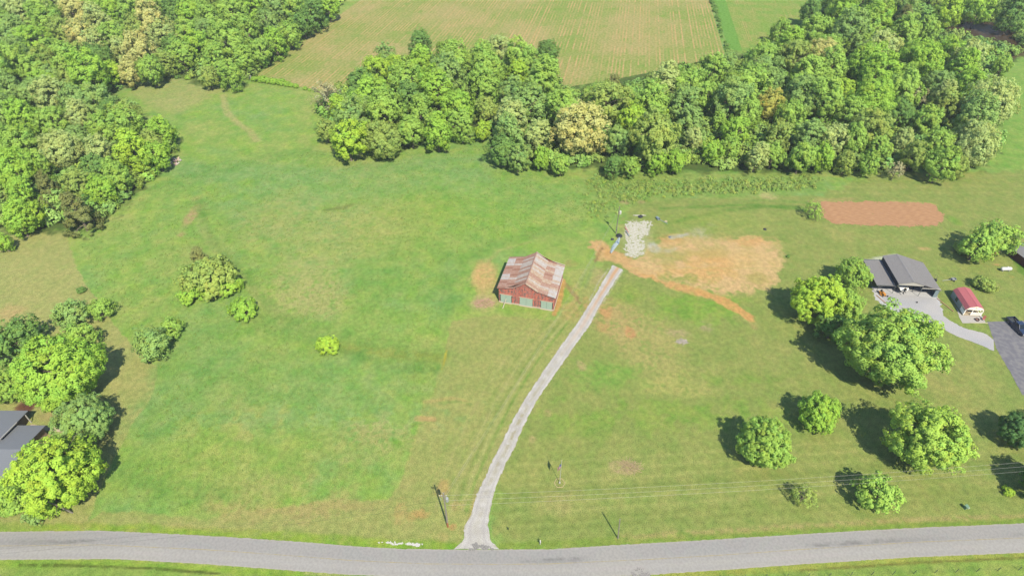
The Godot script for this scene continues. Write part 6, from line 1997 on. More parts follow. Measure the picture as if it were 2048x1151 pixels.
var wear := [
	["P", [Vector2(-152.3,-145.0),Vector2(-139.1,-146.9),Vector2(-129.6,-147.9),Vector2(-119.1,-133.5),Vector2(-110.7,-123.0),Vector2(-106.4,-119.1),Vector2(-97.9,-109.9),Vector2(-89.1,-101.5),Vector2(-80.1,-94.5),Vector2(-78.0,-88.7),Vector2(-77.7,-83.3),Vector2(-78.6,-78.8),Vector2(-78.6,-73.9),Vector2(-77.7,-64.9),Vector2(-76.7,-55.7),Vector2(-96.5,-55.4)], 0, tone(176,178,114), 0.4, 1, 0.25, 0],
	["P", [Vector2(21.8,-125.0),Vector2(36.7,-163.2),Vector2(46.0,-165.4),Vector2(96.2,-166.6),Vector2(120.7,-179.6),Vector2(177.6,-181.2),Vector2(96.8,-56.9),Vector2(69.5,-56.3),Vector2(51.2,-55.2),Vector2(33.2,-54.1),Vector2(15.4,-53.0),Vector2(-3.0,-52.4),Vector2(-2.3,-69.3),Vector2(4.9,-85.3),Vector2(15.2,-108.2)], 0, tone(154,166,96), 2, 0.95, 1.0, 0],
	["P", [Vector2(-14.5,-109.9),Vector2(-3.0,-111.7),Vector2(10.5,-109.9),Vector2(23.5,-129.2),Vector2(28.9,-129.2),Vector2(15.1,-106.5),Vector2(6.2,-90.9),Vector2(-0.4,-77.5),Vector2(-3.8,-69.3),Vector2(-6.4,-61.8),Vector2(-9.1,-52.7),Vector2(-37.4,-53.8),Vector2(-73.6,-55.7),Vector2(-76.8,-56.9),Vector2(-75.1,-59.8),Vector2(-56.7,-58.3),Vector2(-35.7,-61.8),Vector2(-23.1,-61.8),Vector2(-20.6,-68.7),Vector2(-19.5,-76.5),Vector2(-18.6,-85.3),Vector2(-16.8,-86.6),Vector2(-16.3,-95.3)], 0, tone(170,174,108), 0.6, 0.95, 0.4, 0],
	["P", [Vector2(203.1,-259.7),Vector2(264.6,-315.2),Vector2(177.6,-181.2),Vector2(160.1,-183.8),Vector2(170.5,-209.5)], 0, tone(142,178,88), 1.5, 0.9, 0.8, 0],
	["B", [Vector2(35.57,-143.52),Vector2(4.27,8.92)], 0, tone(204,200,170), 0.8, 0.55, 1, 0.6],
	["P", [Vector2(25.9,-182.8),Vector2(102.3,-182.8),Vector2(98.1,-167.5),Vector2(74.0,-165.4),Vector2(39.5,-163.2),Vector2(27.5,-152.4),Vector2(21.8,-155.0),Vector2(20.1,-171.9)], 0, tone(142,172,90), 2, 0.8, 1.2, 0.3],
	["P", [Vector2(-93.5,-50.6),Vector2(-69.4,-50.7),Vector2(-51.8,-49.8),Vector2(-27.4,-48.0),Vector2(-10.4,-47.2),Vector2(6.4,-47.2),Vector2(23.4,-48.0),Vector2(49.4,-49.8),Vector2(69.1,-51.0),Vector2(93.7,-52.1),Vector2(85.8,-39.9),Vector2(-86.5,-39.9)], 0, tone(150,174,88), 0.5, 0.9, 0.3, 0],
	["P", [Vector2(-161.7,-249.4),Vector2(-144.3,-259.7),Vector2(-123.4,-251.9),Vector2(-113.8,-254.5),Vector2(-123.2,-235.0),Vector2(-127.7,-221.7),Vector2(-140.0,-228.2)], 0, tone(176,178,118), 6, 0.75, 2, 0.3],
	["S", [Vector2(-115.8,-239.7),Vector2(-109.6,-225.2),Vector2(-102.0,-215.5),Vector2(-95.2,-208.8),Vector2(-90.9,-201.9)], 1.3, tone(186,180,124), 1.5, 0.8, 0.3, 0.3],
	["B", [Vector2(-95.57,-155.56),Vector2(1.79,5.39)], 0, tone(196,164,128), 0.7, 0.85, 0.3, 0.5],
	["B", [Vector2(-95.06,-145.69),Vector2(1.15,1.22)], 0, tone(196,164,128), 0.7, 0.6, 0.3, 0.5],
	["B", [Vector2(-85.34,-141.86),Vector2(1.41,1.42)], 0, tone(182,176,118), 0.7, 0.5, 0.3, 0.5],
	["S", [Vector2(-98.0,-164.6),Vector2(-92.1,-152.4),Vector2(-85.2,-141.4),Vector2(-74.0,-129.2),Vector2(-63.7,-117.2),Vector2(-56.6,-109.9)], 1.1, tone(166,176,108), 1.2, 0.6, 0.3, 0.3],
	["S", [Vector2(-96.5,-163.2),Vector2(-89.4,-149.9),Vector2(-81.3,-138.4),Vector2(-71.2,-127.1),Vector2(-60.5,-115.0),Vector2(-52.5,-108.2)], 1.3, tone(112,152,74), 1.6, 0.5, 0.3, 0.3],
	["S", [Vector2(-115.9,-184.4),Vector2(-99.1,-179.6),Vector2(-83.4,-181.8),Vector2(-62.6,-178.0),Vector2(-43.8,-182.8),Vector2(-24.4,-188.4)], 5, tone(138,174,108), 6, 0.7, 1.5, 0.3],
	["S", [Vector2(-109.0,-171.9),Vector2(-94.2,-184.4),Vector2(-73.4,-194.7),Vector2(-65.7,-191.2)], 4, tone(128,168,88), 6, 0.5, 1.5, 0.3],
	["S", [Vector2(-73.8,-171.3),Vector2(-60.2,-167.5),Vector2(-42.0,-171.3),Vector2(-19.9,-174.3),Vector2(-10.3,-173.4)], 7, tone(138,176,108), 8, 0.5, 2, 0.3],
	["S", [Vector2(-55.8,-158.2),Vector2(-50.8,-159.9),Vector2(-49.2,-161.0)], 1.0, tone(96,122,60), 1.2, 0.9, 0.5, 0.2],
	["B", [Vector2(-53.47,-156.62),Vector2(2.40,1.34)], 0, tone(182,176,118), 0.8, 0.5, 0.3, 0.5],
	["B", [Vector2(-46.86,-147.40),Vector2(18.80,15.78)], 0, tone(178,182,112), 1.0, 0.75, 4, 0.5],
	["B", [Vector2(-55.60,-125.04),Vector2(9.18,10.63)], 0, tone(182,182,120), 0.9, 0.75, 4, 0.6],
	["B", [Vector2(-28.34,-137.92),Vector2(11.11,9.48)], 0, tone(150,178,90), 1, 0.5, 4, 0.5],
	["B", [Vector2(-48.54,-117.22),Vector2(8.85,7.82)], 0, tone(186,182,124), 0.9, 0.8, 3, 0.6],
	["B", [Vector2(-34.62,-125.04),Vector2(7.87,8.43)], 0, tone(128,170,84), 1, 0.55, 3, 0.4],
	["B", [Vector2(-3.62,-157.69),Vector2(16.59,14.18)], 0, tone(150,184,86), 1, 0.6, 4, 0.3],
	["B", [Vector2(-25.01,-160.40),Vector2(9.15,11.47)], 0, tone(146,178,80), 1, 0.5, 3, 0.4],
	["B", [Vector2(8.73,-166.01),Vector2(12.47,8.89)], 0, tone(128,170,96), 1, 0.5, 3, 0.4],
	["B", [Vector2(-77.88,-144.96),Vector2(8.59,15.44)], 0, tone(160,176,100), 1, 0.5, 4, 0.6],
	["B", [Vector2(-69.25,-155.04),Vector2(8.95,13.87)], 0, tone(176,180,114), 1, 0.65, 4, 0.6],
	["S", [Vector2(-15.4,-113.5),Vector2(-17.5,-121.1),Vector2(-15.8,-128.1),Vector2(-10.2,-136.8),Vector2(-2.0,-142.6),Vector2(9.5,-146.9),Vector2(21.4,-150.9)], 2.2, tone(122,162,84), 4, 0.45, 1, 0.3],
	["S", [Vector2(-11.7,-125.0),Vector2(-3.3,-138.6),Vector2(5.1,-142.1)], 0.5, tone(182,176,118), 0.8, 0.5, 0.3, 0.3],
	["B", [Vector2(-60.85,-126.47),Vector2(0.40,0.62)], 0, tone(196,164,128), 1, 0.1, 0.3, 0.5],
	["S", [Vector2(-64.5,-111.7),Vector2(-54.9,-108.2),Vector2(-43.4,-105.1),Vector2(-30.6,-99.9),Vector2(-15.3,-96.5)], 3.2, tone(130,164,84), 5, 0.55, 1, 0.3],
	["S", [Vector2(-42.6,-101.5),Vector2(-28.2,-99.0),Vector2(-15.9,-97.4)], 1.4, tone(156,164,84), 2, 0.7, 0.6, 0.5],
	["S", [Vector2(-45.2,-102.8),Vector2(-34.8,-97.6),Vector2(-26.3,-94.1),Vector2(-16.2,-94.5)], 1.2, tone(112,152,74), 2, 0.55, 0.6, 0.3],
	["B", [Vector2(-37.42,-88.03),Vector2(16.32,8.78)], 0, tone(138,176,110), 1, 0.5, 4, 0.4],
	["B", [Vector2(-59.64,-89.44),Vector2(16.44,10.50)], 0, tone(136,172,94), 1, 0.6, 4, 0.4],
	["B", [Vector2(-44.08,-80.03),Vector2(20.79,2.85)], 0, tone(140,178,112), 1, 0.5, 3, 0.3],
	["B", [Vector2(-31.93,-108.20),Vector2(10.89,5.31)], 0, tone(150,182,96), 1, 0.5, 3, 0.4],
	["B", [Vector2(-71.19,-96.81),Vector2(7.99,13.13)], 0, tone(132,170,98), 1, 0.5, 3, 0.4],
	["B", [Vector2(-27.90,-76.53),Vector2(6.31,3.24)], 0, tone(196,182,132), 0.9, 0.7, 2.5, 0.6],
	["B", [Vector2(-33.24,-72.71),Vector2(10.95,6.06)], 0, tone(172,176,108), 1, 0.55, 3, 0.6],
	["B", [Vector2(-47.79,-64.92),Vector2(12.33,3.25)], 0, tone(172,174,108), 1, 0.6, 3, 0.5],
	["B", [Vector2(-65.24,-68.16),Vector2(12.58,6.91)], 0, tone(146,178,84), 1, 0.6, 4, 0.4],
	["B", [Vector2(-46.18,-72.71),Vector2(11.94,4.81)], 0, tone(150,178,88), 1, 0.5, 4, 0.4],
	["S", [Vector2(-75.6,-66.5),Vector2(-69.7,-65.1),Vector2(-62.5,-63.9),Vector2(-54.6,-62.8)], 2, tone(124,162,82), 3, 0.5, 1, 0.6],
	["S", [Vector2(-79.9,-78.8),Vector2(-75.8,-81.3),Vector2(-71.6,-78.8),Vector2(-75.4,-69.3)], 2, tone(128,164,96), 4, 0.35, 1, 0.7],
	["S", [Vector2(-15.8,-96.0),Vector2(-16.8,-86.6),Vector2(-18.6,-85.3),Vector2(-19.5,-76.5),Vector2(-20.6,-68.7)], 0.3, tone(182,186,110), 0.6, 0.45, 0.1, 0.4],
	["S", [Vector2(-15.2,-99.9),Vector2(-15.5,-96.0),Vector2(-15.7,-94.1)], 0.18, tone(206,190,70), 0.3, 0.7, 0.1, 0],
	["S", [Vector2(-18.6,-84.9),Vector2(-15.4,-85.3),Vector2(-12.8,-85.8),Vector2(-9.5,-84.9)], 0.55, tone(192,178,116), 0.7, 0.8, 0.3, 0.3],
	["S", [Vector2(-15.4,-84.5),Vector2(-11.7,-85.0),Vector2(-8.9,-84.2)], 0.5, tone(112,152,74), 0.7, 0.5, 0.3, 0.3],
	["S", [Vector2(-19.6,-80.5),Vector2(-16.4,-80.3)], 0.7, tone(206,172,122), 0.7, 0.8, 0.2, 0.2],
	["S", [Vector2(-29.9,-60.8),Vector2(-42.6,-60.0),Vector2(-49.8,-59.6),Vector2(-55.8,-61.0)], 1.6, tone(192,172,118), 2.5, 0.6, 1, 0.6],
	["B", [Vector2(-35.11,-59.29),Vector2(8.23,1.39)], 0, tone(186,170,118), 1, 0.6, 1.5, 0.5],
	["S", [Vector2(17.8,-117.2),Vector2(12.0,-108.2),Vector2(4.8,-96.8),Vector2(-0.9,-85.3),Vector2(-4.8,-75.1),Vector2(-7.9,-66.0),Vector2(-9.1,-59.8)], 0.26, tone(192,190,130), 0.45, 0.54, 0.1, 0.5],
	["S", [Vector2(16.8,-117.2),Vector2(11.0,-108.2),Vector2(3.7,-96.8),Vector2(-1.9,-85.3),Vector2(-5.9,-75.1),Vector2(-8.9,-66.0),Vector2(-10.0,-59.8)], 0.26, tone(124,152,76), 0.45, 0.45, 0.1, 0.5],
	["S", [Vector2(15.5,-117.2),Vector2(9.5,-108.2),Vector2(2.1,-96.8),Vector2(-3.4,-85.3),Vector2(-7.3,-75.1),Vector2(-10.2,-66.0),Vector2(-11.1,-59.8)], 0.26, tone(194,190,132), 0.45, 0.49500000000000005, 0.1, 0.5],
	["S", [Vector2(14.3,-117.2),Vector2(8.3,-108.2),Vector2(0.7,-96.8),Vector2(-4.7,-85.3),Vector2(-8.5,-75.1),Vector2(-11.4,-66.0),Vector2(-12.1,-59.8)], 0.26, tone(138,162,84), 0.45, 0.36000000000000004, 0.1, 0.5],
	["S", [Vector2(12.3,-117.2),Vector2(6.0,-108.2),Vector2(-1.8,-96.8),Vector2(-7.1,-85.3),Vector2(-10.7,-75.1),Vector2(-13.5,-66.0),Vector2(-13.9,-59.8)], 0.26, tone(190,184,126), 0.45, 0.45, 0.1, 0.5],
	["S", [Vector2(10.4,-117.2),Vector2(4.0,-108.2),Vector2(-4.1,-96.8),Vector2(-9.2,-85.3),Vector2(-12.7,-75.1),Vector2(-15.4,-66.0),Vector2(-15.6,-59.8)], 0.26, tone(140,164,88), 0.45, 0.315, 0.1, 0.5],
	["S", [Vector2(18.7,-117.2),Vector2(13.0,-108.2),Vector2(5.9,-96.8),Vector2(0.2,-85.3),Vector2(-3.8,-75.1),Vector2(-7.0,-66.0),Vector2(-8.3,-59.8)], 0.26, tone(120,160,72), 0.45, 0.63, 0.1, 0.5],
	["S", [Vector2(13.6,-101.5),Vector2(3.9,-85.3),Vector2(-2.4,-72.1),Vector2(-5.5,-63.3)], 1.8, tone(186,174,122), 2.4, 0.45, 0.7, 0.7],
	["B", [Vector2(-13.14,-64.39),Vector2(1.32,2.35)], 0, tone(206,164,112), 0.8, 0.5, 0.5, 0.6],
	["B", [Vector2(-16.97,-59.00),Vector2(1.64,1.19)], 0, tone(210,160,110), 0.8, 0.65, 0.6, 0.5],
	["B", [Vector2(-20.55,-59.79),Vector2(0.92,2.21)], 0, tone(206,168,116), 0.8, 0.45, 0.6, 0.6],
	["B", [Vector2(-10.34,-60.79),Vector2(1.29,1.01)], 0, tone(204,172,122), 0.8, 0.5, 0.5, 0.6],
	["B", [Vector2(-10.69,-56.58),Vector2(0.54,0.57)], 0, tone(214,160,112), 0.9, 0.7, 0.3, 0.5],
	["B", [Vector2(-12.22,-54.52),Vector2(1.42,0.93)], 0, tone(200,180,124), 0.8, 0.5, 0.3, 0.5],
	["S", [Vector2(-6.4,-61.8),Vector2(-7.4,-58.3)], 0.5, tone(200,170,110), 0.6, 0.6, 0.3, 0.3],
	["B", [Vector2(-7.41,-127.08),Vector2(3.44,6.38)], 0, tone(226,182,132), 0.9, 0.9, 0.8, 0.3],
	["B", [Vector2(-6.25,-119.12),Vector2(2.81,5.11)], 0, tone(206,182,132), 0.9, 0.6, 0.8, 0.5],
	["B", [Vector2(-7.05,-116.28),Vector2(3.52,2.65)], 0, tone(202,176,142), 0.8, 0.7, 0.6, 0.4],
	["B", [Vector2(16.04,-118.74),Vector2(1.15,4.29)], 0, tone(200,168,122), 0.9, 0.55, 0.6, 0.5],
	["S", [Vector2(14.0,-123.8),Vector2(14.9,-121.1),Vector2(16.3,-118.7),Vector2(17.1,-116.1)], 0.5, tone(166,140,104), 0.6, 0.7, 0.2, 0.2],
	["S", [Vector2(13.4,-125.0),Vector2(12.5,-119.1),Vector2(11.3,-114.4),Vector2(10.4,-112.1)], 0.7, tone(222,168,112), 0.7, 0.85, 0.2, 0.2],
	["B", [Vector2(16.01,-132.59),Vector2(1.90,1.53)], 0, tone(176,160,108), 0.8, 0.6, 0.3, 0.5],
	["B", [Vector2(22.74,-128.12),Vector2(1.60,3.39)], 0, tone(186,170,128), 0.8, 0.5, 0.5, 0.6],
	["B", [Vector2(22.42,-125.04),Vector2(2.62,2.05)], 0, tone(190,172,130), 0.8, 0.4, 0.5, 0.6],
	["B", [Vector2(14.38,-113.15),Vector2(2.48,3.31)], 0, tone(206,170,116), 0.8, 0.5, 0.6, 0.7],
	["B", [Vector2(18.57,-115.72),Vector2(1.00,3.01)], 0, tone(206,160,112), 0.8, 0.5, 0.4, 0.6],
	["S", [Vector2(18.9,-122.0),Vector2(21.6,-130.2),Vector2(23.0,-134.6)], 0.4, tone(150,166,110), 0.5, 0.6, 0.1, 0.3],
	["S", [Vector2(17.3,-122.0),Vector2(20.3,-130.2),Vector2(21.6,-134.6)], 0.4, tone(150,166,110), 0.5, 0.6, 0.1, 0.3],
	["S", [Vector2(23.6,-140.2),Vector2(26.1,-137.9),Vector2(28.6,-135.2),Vector2(32.2,-131.7),Vector2(35.5,-127.5)], 2.4, tone(218,178,130), 0.9, 1, 0.7, 0.15],
	["S", [Vector2(35.4,-128.1),Vector2(41.2,-123.8),Vector2(48.1,-119.9),Vector2(52.2,-117.8)], 1.8, tone(220,174,120), 1.2, 1, 0.7, 0.2],
	["S", [Vector2(58.0,-111.4),Vector2(58.5,-107.3)], 0.9, tone(206,176,128), 1, 0.6, 0.5, 0.5],
	["B", [Vector2(21.82,-139.53),Vector2(1.26,1.16)], 0, tone(218,178,130), 0.8, 0.9, 0.6, 0.3],
	["B", [Vector2(23.70,-136.12),Vector2(1.10,2.03)], 0, tone(218,178,130), 0.8, 0.95, 0.6, 0.25],
	["B", [Vector2(26.34,-137.47),Vector2(1.11,1.83)], 0, tone(214,168,110), 0.8, 0.8, 0.6, 0.3],
	["S", [Vector2(23.5,-133.9),Vector2(26.1,-135.2),Vector2(28.3,-133.0)], 0.7, tone(218,178,130), 0.7, 0.7, 0.3, 0.4],
	["S", [Vector2(22.5,-133.5),Vector2(23.8,-136.8),Vector2(25.2,-139.8)], 0.35, tone(150,122,84), 0.4, 0.7, 0.1, 0.1],
	["P", [Vector2(36.3,-137.9),Vector2(42.2,-144.0),Vector2(49.9,-145.4),Vector2(59.2,-143.5),Vector2(66.7,-145.0),Vector2(74.3,-143.5),Vector2(75.0,-137.9),Vector2(71.5,-128.1),Vector2(68.9,-122.6),Vector2(61.0,-120.1),Vector2(53.0,-118.7),Vector2(47.5,-122.6),Vector2(38.8,-125.0),Vector2(34.3,-128.1),Vector2(32.3,-132.4)], 0, tone(222,188,142), 2.0, 1.0, 1.2, 0.28],
	["B", [Vector2(56.67,-133.46),Vector2(9.53,4.01)], 0, tone(224,178,120), 1, 0.8, 2, 0.4],
	["B", [Vector2(64.84,-133.46),Vector2(6.81,5.84)], 0, tone(222,192,142), 0.9, 0.7, 1.5, 0.5],
	["B", [Vector2(50.00,-128.12),Vector2(9.31,3.39)], 0, tone(224,180,122), 1, 0.75, 1.5, 0.4],
	["B", [Vector2(67.45,-142.57),Vector2(6.38,2.39)], 0, tone(218,172,116), 0.9, 0.7, 1, 0.5],
	["B", [Vector2(42.86,-136.12),Vector2(5.51,3.18)], 0, tone(152,166,90), 0.9, 0.55, 1, 0.6],
	["B", [Vector2(44.22,-125.85),Vector2(5.26,1.65)], 0, tone(142,166,84), 0.8, 0.65, 1, 0.6],
	["B", [Vector2(64.62,-125.85),Vector2(2.90,2.90)], 0, tone(176,168,98), 0.9, 0.6, 1, 0.4],
	["B", [Vector2(55.01,-137.92),Vector2(5.56,3.23)], 0, tone(176,172,106), 0.9, 0.45, 1.2, 0.7],
	["B", [Vector2(53.83,-144.96),Vector2(10.02,3.93)], 0, tone(196,180,124), 1, 0.5, 1.5, 0.7],
	["B", [Vector2(44.16,-143.04),Vector2(4.26,2.16)], 0, tone(206,168,112), 0.9, 0.7, 1, 0.5],
	["B", [Vector2(59.80,-145.93),Vector2(3.74,1.97)], 0, tone(170,172,100), 1, 0.4, 1, 0.6],
	["S", [Vector2(99.5,-134.3),Vector2(102.5,-135.4),Vector2(105.6,-136.1)], 0.9, tone(214,214,208), 0.8, 0.9, 0.4, 0.4],
	["S", [Vector2(95.7,-133.7),Vector2(99.5,-134.3)], 0.5, tone(204,204,192), 0.6, 0.7, 0.3, 0.5],
	["S", [Vector2(45.1,-144.2),Vector2(47.8,-145.0),Vector2(50.0,-145.7)], 0.7, tone(196,194,184), 0.6, 0.9, 0.25, 0.3],
	["B", [Vector2(53.98,-146.91),Vector2(3.18,2.98)], 0, tone(192,190,168), 0.8, 0.6, 0.6, 0.8],
	["B", [Vector2(39.42,-140.22),Vector2(1.54,2.58)], 0, tone(200,198,190), 0.7, 0.9, 0.5, 0.4],
	["S", [Vector2(39.8,-138.4),Vector2(43.2,-137.9),Vector2(45.8,-139.1)], 0.7, tone(196,186,164), 0.8, 0.7, 0.4, 0.5],
	["B", [Vector2(58.05,-150.65),Vector2(1.47,1.27)], 0, tone(196,182,160), 0.8, 0.6, 0.3, 0.5],
	["S", [Vector2(29.6,-129.0),Vector2(23.6,-117.8),Vector2(19.5,-109.9)], 0.28, tone(206,204,192), 0.35, 0.8, 0.15, 0.75],
	["S", [Vector2(26.7,-131.3),Vector2(22.4,-123.8),Vector2(19.7,-117.2)], 0.25, tone(200,198,186), 0.35, 0.6, 0.15, 0.8],
	["B", [Vector2(32.27,-101.53),Vector2(7.48,10.90)], 0, tone(188,178,118), 1, 0.85, 2.5, 0.6],
	["B", [Vector2(25.38,-109.94),Vector2(5.37,8.03)], 0, tone(200,174,124), 1, 0.8, 2, 0.7],
	["B", [Vector2(28.26,-106.15),Vector2(0.96,2.74)], 0, tone(214,160,116), 0.8, 0.85, 0.6, 0.3],
	["B", [Vector2(23.24,-112.61),Vector2(1.73,2.19)], 0, tone(210,162,114), 0.8, 0.85, 0.6, 0.4],
	["B", [Vector2(21.80,-107.34),Vector2(1.69,1.73)], 0, tone(208,164,114), 0.8, 0.5, 0.6, 0.6],
	["B", [Vector2(39.53,-105.65),Vector2(2.39,1.53)], 0, tone(196,172,142), 0.8, 0.65, 0.6, 0.5],
	["B", [Vector2(46.85,-107.86),Vector2(1.69,2.08)], 0, tone(190,174,142), 0.8, 0.65, 0.6, 0.6],
	["B", [Vector2(34.64,-89.44),Vector2(7.67,3.47)], 0, tone(188,184,114), 1, 0.75, 2, 0.6],
	["B", [Vector2(43.76,-90.87),Vector2(3.31,4.42)], 0, tone(184,180,116), 1, 0.45, 1.5, 0.7],
	["B", [Vector2(46.90,-114.43),Vector2(9.98,4.88)], 0, tone(138,176,76), 1, 0.85, 2.5, 0.3],
	["B", [Vector2(30.10,-119.12),Vector2(3.83,3.12)], 0, tone(144,174,78), 1, 0.6, 1.5, 0.4],
	["B", [Vector2(21.83,-92.32),Vector2(7.80,3.58)], 0, tone(134,174,82), 1, 0.85, 2, 0.4],
	["B", [Vector2(52.60,-90.87),Vector2(9.94,1.74)], 0, tone(134,168,76), 1, 0.5, 2, 0.5],
	["B", [Vector2(34.14,-81.31),Vector2(18.85,2.89)], 0, tone(142,174,80), 1, 0.7, 3, 0.4],
	["B", [Vector2(15.73,-95.29),Vector2(1.02,1.52)], 0, tone(204,180,138), 0.8, 0.7, 0.5, 0.4],
	["B", [Vector2(7.56,-81.83),Vector2(1.05,0.92)], 0, tone(200,178,130), 0.8, 0.6, 0.3, 0.5],
	["B", [Vector2(4.15,-75.44),Vector2(0.71,0.85)], 0, tone(200,178,132), 0.8, 0.7, 0.3, 0.5],
	["B", [Vector2(21.48,-68.83),Vector2(2.53,1.57)], 0, tone(196,176,134), 0.7, 0.9, 0.6, 0.35],
	["B", [Vector2(8.92,-61.80),Vector2(2.79,2.70)], 0, tone(190,174,122), 0.9, 0.6, 1, 0.5],
	["B", [Vector2(26.00,-63.86),Vector2(18.84,2.12)], 0, tone(168,172,104), 1, 0.4, 2, 0.5],
	["B", [Vector2(62.16,-99.93),Vector2(8.12,10.01)], 0, tone(164,170,104), 1, 0.5, 3, 0.5],
	["B", [Vector2(96.79,-90.87),Vector2(6.63,9.07)], 0, tone(176,172,108), 1, 0.5, 2, 0.5],
	["B", [Vector2(59.77,-65.98),Vector2(7.64,2.18)], 0, tone(170,172,104), 1, 0.4, 2, 0.5],
	["B", [Vector2(65.40,-109.94),Vector2(4.88,5.41)], 0, tone(150,168,92), 1, 0.4, 2, 0.5],
	["B", [Vector2(14.03,-78.76),Vector2(6.19,3.85)], 0, tone(140,172,80), 1, 0.5, 2, 0.5],
	["B", [Vector2(6.39,-68.16),Vector2(5.81,4.54)], 0, tone(166,170,100), 1, 0.5, 2, 0.5],
	["S", [Vector2(-0.4,-69.2),Vector2(22.3,-71.0),Vector2(47.5,-73.1),Vector2(78.6,-75.7),Vector2(106.0,-77.4)], 0.4, tone(176,180,112), 0.5, 0.5, 0.1, 0.4],
	["S", [Vector2(-0.4,-67.0),Vector2(21.9,-68.7),Vector2(46.8,-70.7),Vector2(77.5,-73.3),Vector2(104.5,-75.0)], 0.4, tone(176,180,112), 0.5, 0.5, 0.1, 0.4],
	["S", [Vector2(-0.4,-64.8),Vector2(21.7,-66.5),Vector2(46.2,-68.5),Vector2(76.4,-71.0),Vector2(103.0,-72.6)], 0.4, tone(176,180,112), 0.5, 0.5, 0.1, 0.4],
	["S", [Vector2(-0.4,-63.0),Vector2(21.4,-64.7),Vector2(45.6,-66.6),Vector2(75.5,-69.1),Vector2(101.8,-70.6)], 0.4, tone(138,154,84), 0.5, 0.5, 0.1, 0.4],
	["S", [Vector2(-0.4,-60.7),Vector2(21.1,-62.3),Vector2(44.9,-64.2),Vector2(74.3,-66.5),Vector2(100.2,-68.1)], 0.4, tone(176,180,112), 0.5, 0.5, 0.1, 0.4],
	["S", [Vector2(-0.4,-58.9),Vector2(20.8,-60.5),Vector2(44.4,-62.3),Vector2(73.4,-64.6),Vector2(99.0,-66.1)], 0.4, tone(176,180,112), 0.5, 0.5, 0.1, 0.4],
	["S", [Vector2(-0.4,-57.3),Vector2(20.6,-58.8),Vector2(43.9,-60.6),Vector2(72.6,-62.8),Vector2(97.8,-64.3)], 0.4, tone(138,154,84), 0.5, 0.5, 0.1, 0.4],
	["S", [Vector2(-0.4,-55.7),Vector2(20.4,-57.3),Vector2(43.4,-59.0),Vector2(71.8,-61.2),Vector2(96.8,-62.6)], 0.4, tone(138,154,84), 0.5, 0.5, 0.1, 0.4],
	["S", [Vector2(-18.8,-77.5),Vector2(-1.4,-78.0)], 0.3, tone(176,180,114), 0.5, 0.25, 0.1, 0.4],
	["S", [Vector2(-18.7,-76.0),Vector2(-1.4,-76.5)], 0.3, tone(176,180,114), 0.5, 0.25, 0.1, 0.4],
	["S", [Vector2(-18.5,-74.6),Vector2(-1.4,-75.1)], 0.3, tone(176,180,114), 0.5, 0.25, 0.1, 0.4],
	["S", [Vector2(103.7,-178.0),Vector2(134.6,-177.7),Vector2(172.6,-178.6)], 0.5, tone(176,182,112), 0.8, 0.4, 0.15, 0.4],
	["S", [Vector2(102.5,-174.9),Vector2(133.0,-174.6),Vector2(170.7,-175.5)], 0.5, tone(150,170,90), 0.8, 0.4, 0.15, 0.4],
	["S", [Vector2(101.2,-171.3),Vector2(131.2,-171.0),Vector2(168.3,-171.9)], 0.5, tone(176,182,112), 0.8, 0.4, 0.15, 0.4],
	["S", [Vector2(99.8,-167.7),Vector2(129.5,-167.5),Vector2(166.1,-168.3)], 0.5, tone(176,182,112), 0.8, 0.4, 0.15, 0.4],
	["S", [Vector2(44.9,-159.0),Vector2(60.3,-160.1),Vector2(72.8,-161.2),Vector2(85.7,-158.8),Vector2(91.2,-157.2)], 0.7, tone(112,152,70), 1, 0.7, 0.2, 0.2],
	["S", [Vector2(45.0,-151.2),Vector2(56.1,-155.0),Vector2(65.9,-158.2),Vector2(72.3,-159.6),Vector2(81.6,-160.1),Vector2(87.6,-159.9)], 0.8, tone(108,148,68), 1.1, 0.75, 0.3, 0.2],
	["S", [Vector2(68.6,-162.6),Vector2(78.2,-163.7),Vector2(88.6,-162.6),Vector2(93.9,-160.4)], 0.7, tone(116,156,76), 1, 0.5, 0.2, 0.3],
	["B", [Vector2(78.87,-166.01),Vector2(4.05,2.02)], 0, tone(206,190,140), 0.8, 0.75, 0.8, 0.5],
	["B", [Vector2(34.30,-162.62),Vector2(1.54,1.40)], 0, tone(190,160,130), 0.8, 0.7, 0.3, 0.5],
	["B", [Vector2(39.68,-162.62),Vector2(1.23,1.12)], 0, tone(180,154,122), 0.8, 0.5, 0.3, 0.5],
	["B", [Vector2(58.48,-152.44),Vector2(13.29,5.25)], 0, tone(152,172,88), 1, 0.6, 2, 0.4],
	["B", [Vector2(67.34,-152.44),Vector2(10.34,5.25)], 0, tone(168,176,104), 1, 0.5, 2, 0.4],
	["S", [Vector2(95.2,-163.7),Vector2(104.7,-164.3),Vector2(91.7,-162.6)], 0.8, tone(190,170,118), 1, 0.6, 0.3, 0.3],
	["S", [Vector2(116.4,-162.9),Vector2(125.2,-162.1),Vector2(129.3,-161.0)], 0.6, tone(210,196,130), 0.8, 0.6, 0.3, 0.6],
	["B", [Vector2(114.75,-139.07),Vector2(1.68,0.69)], 0, tone(206,174,126), 0.8, 0.8, 0.3, 0.5],
	["B", [Vector2(130.70,-131.94),Vector2(1.08,0.87)], 0, tone(208,168,124), 0.8, 0.8, 0.3, 0.5],
	["B", [Vector2(131.99,-126.47),Vector2(0.79,0.62)], 0, tone(198,174,110), 0.8, 0.6, 0.3, 0.5],
	["B", [Vector2(94.39,-146.17),Vector2(4.32,3.47)], 0, tone(186,178,116), 1, 0.5, 1, 0.6],
	["B", [Vector2(75.20,-140.22),Vector2(2.81,2.34)], 0, tone(180,180,110), 1, 0.5, 1, 0.5],
	["S", [Vector2(138.3,-140.2),Vector2(137.7,-134.6),Vector2(136.7,-128.1)], 1.4, tone(108,150,62), 1.2, 0.9, 0.5, 0.2],
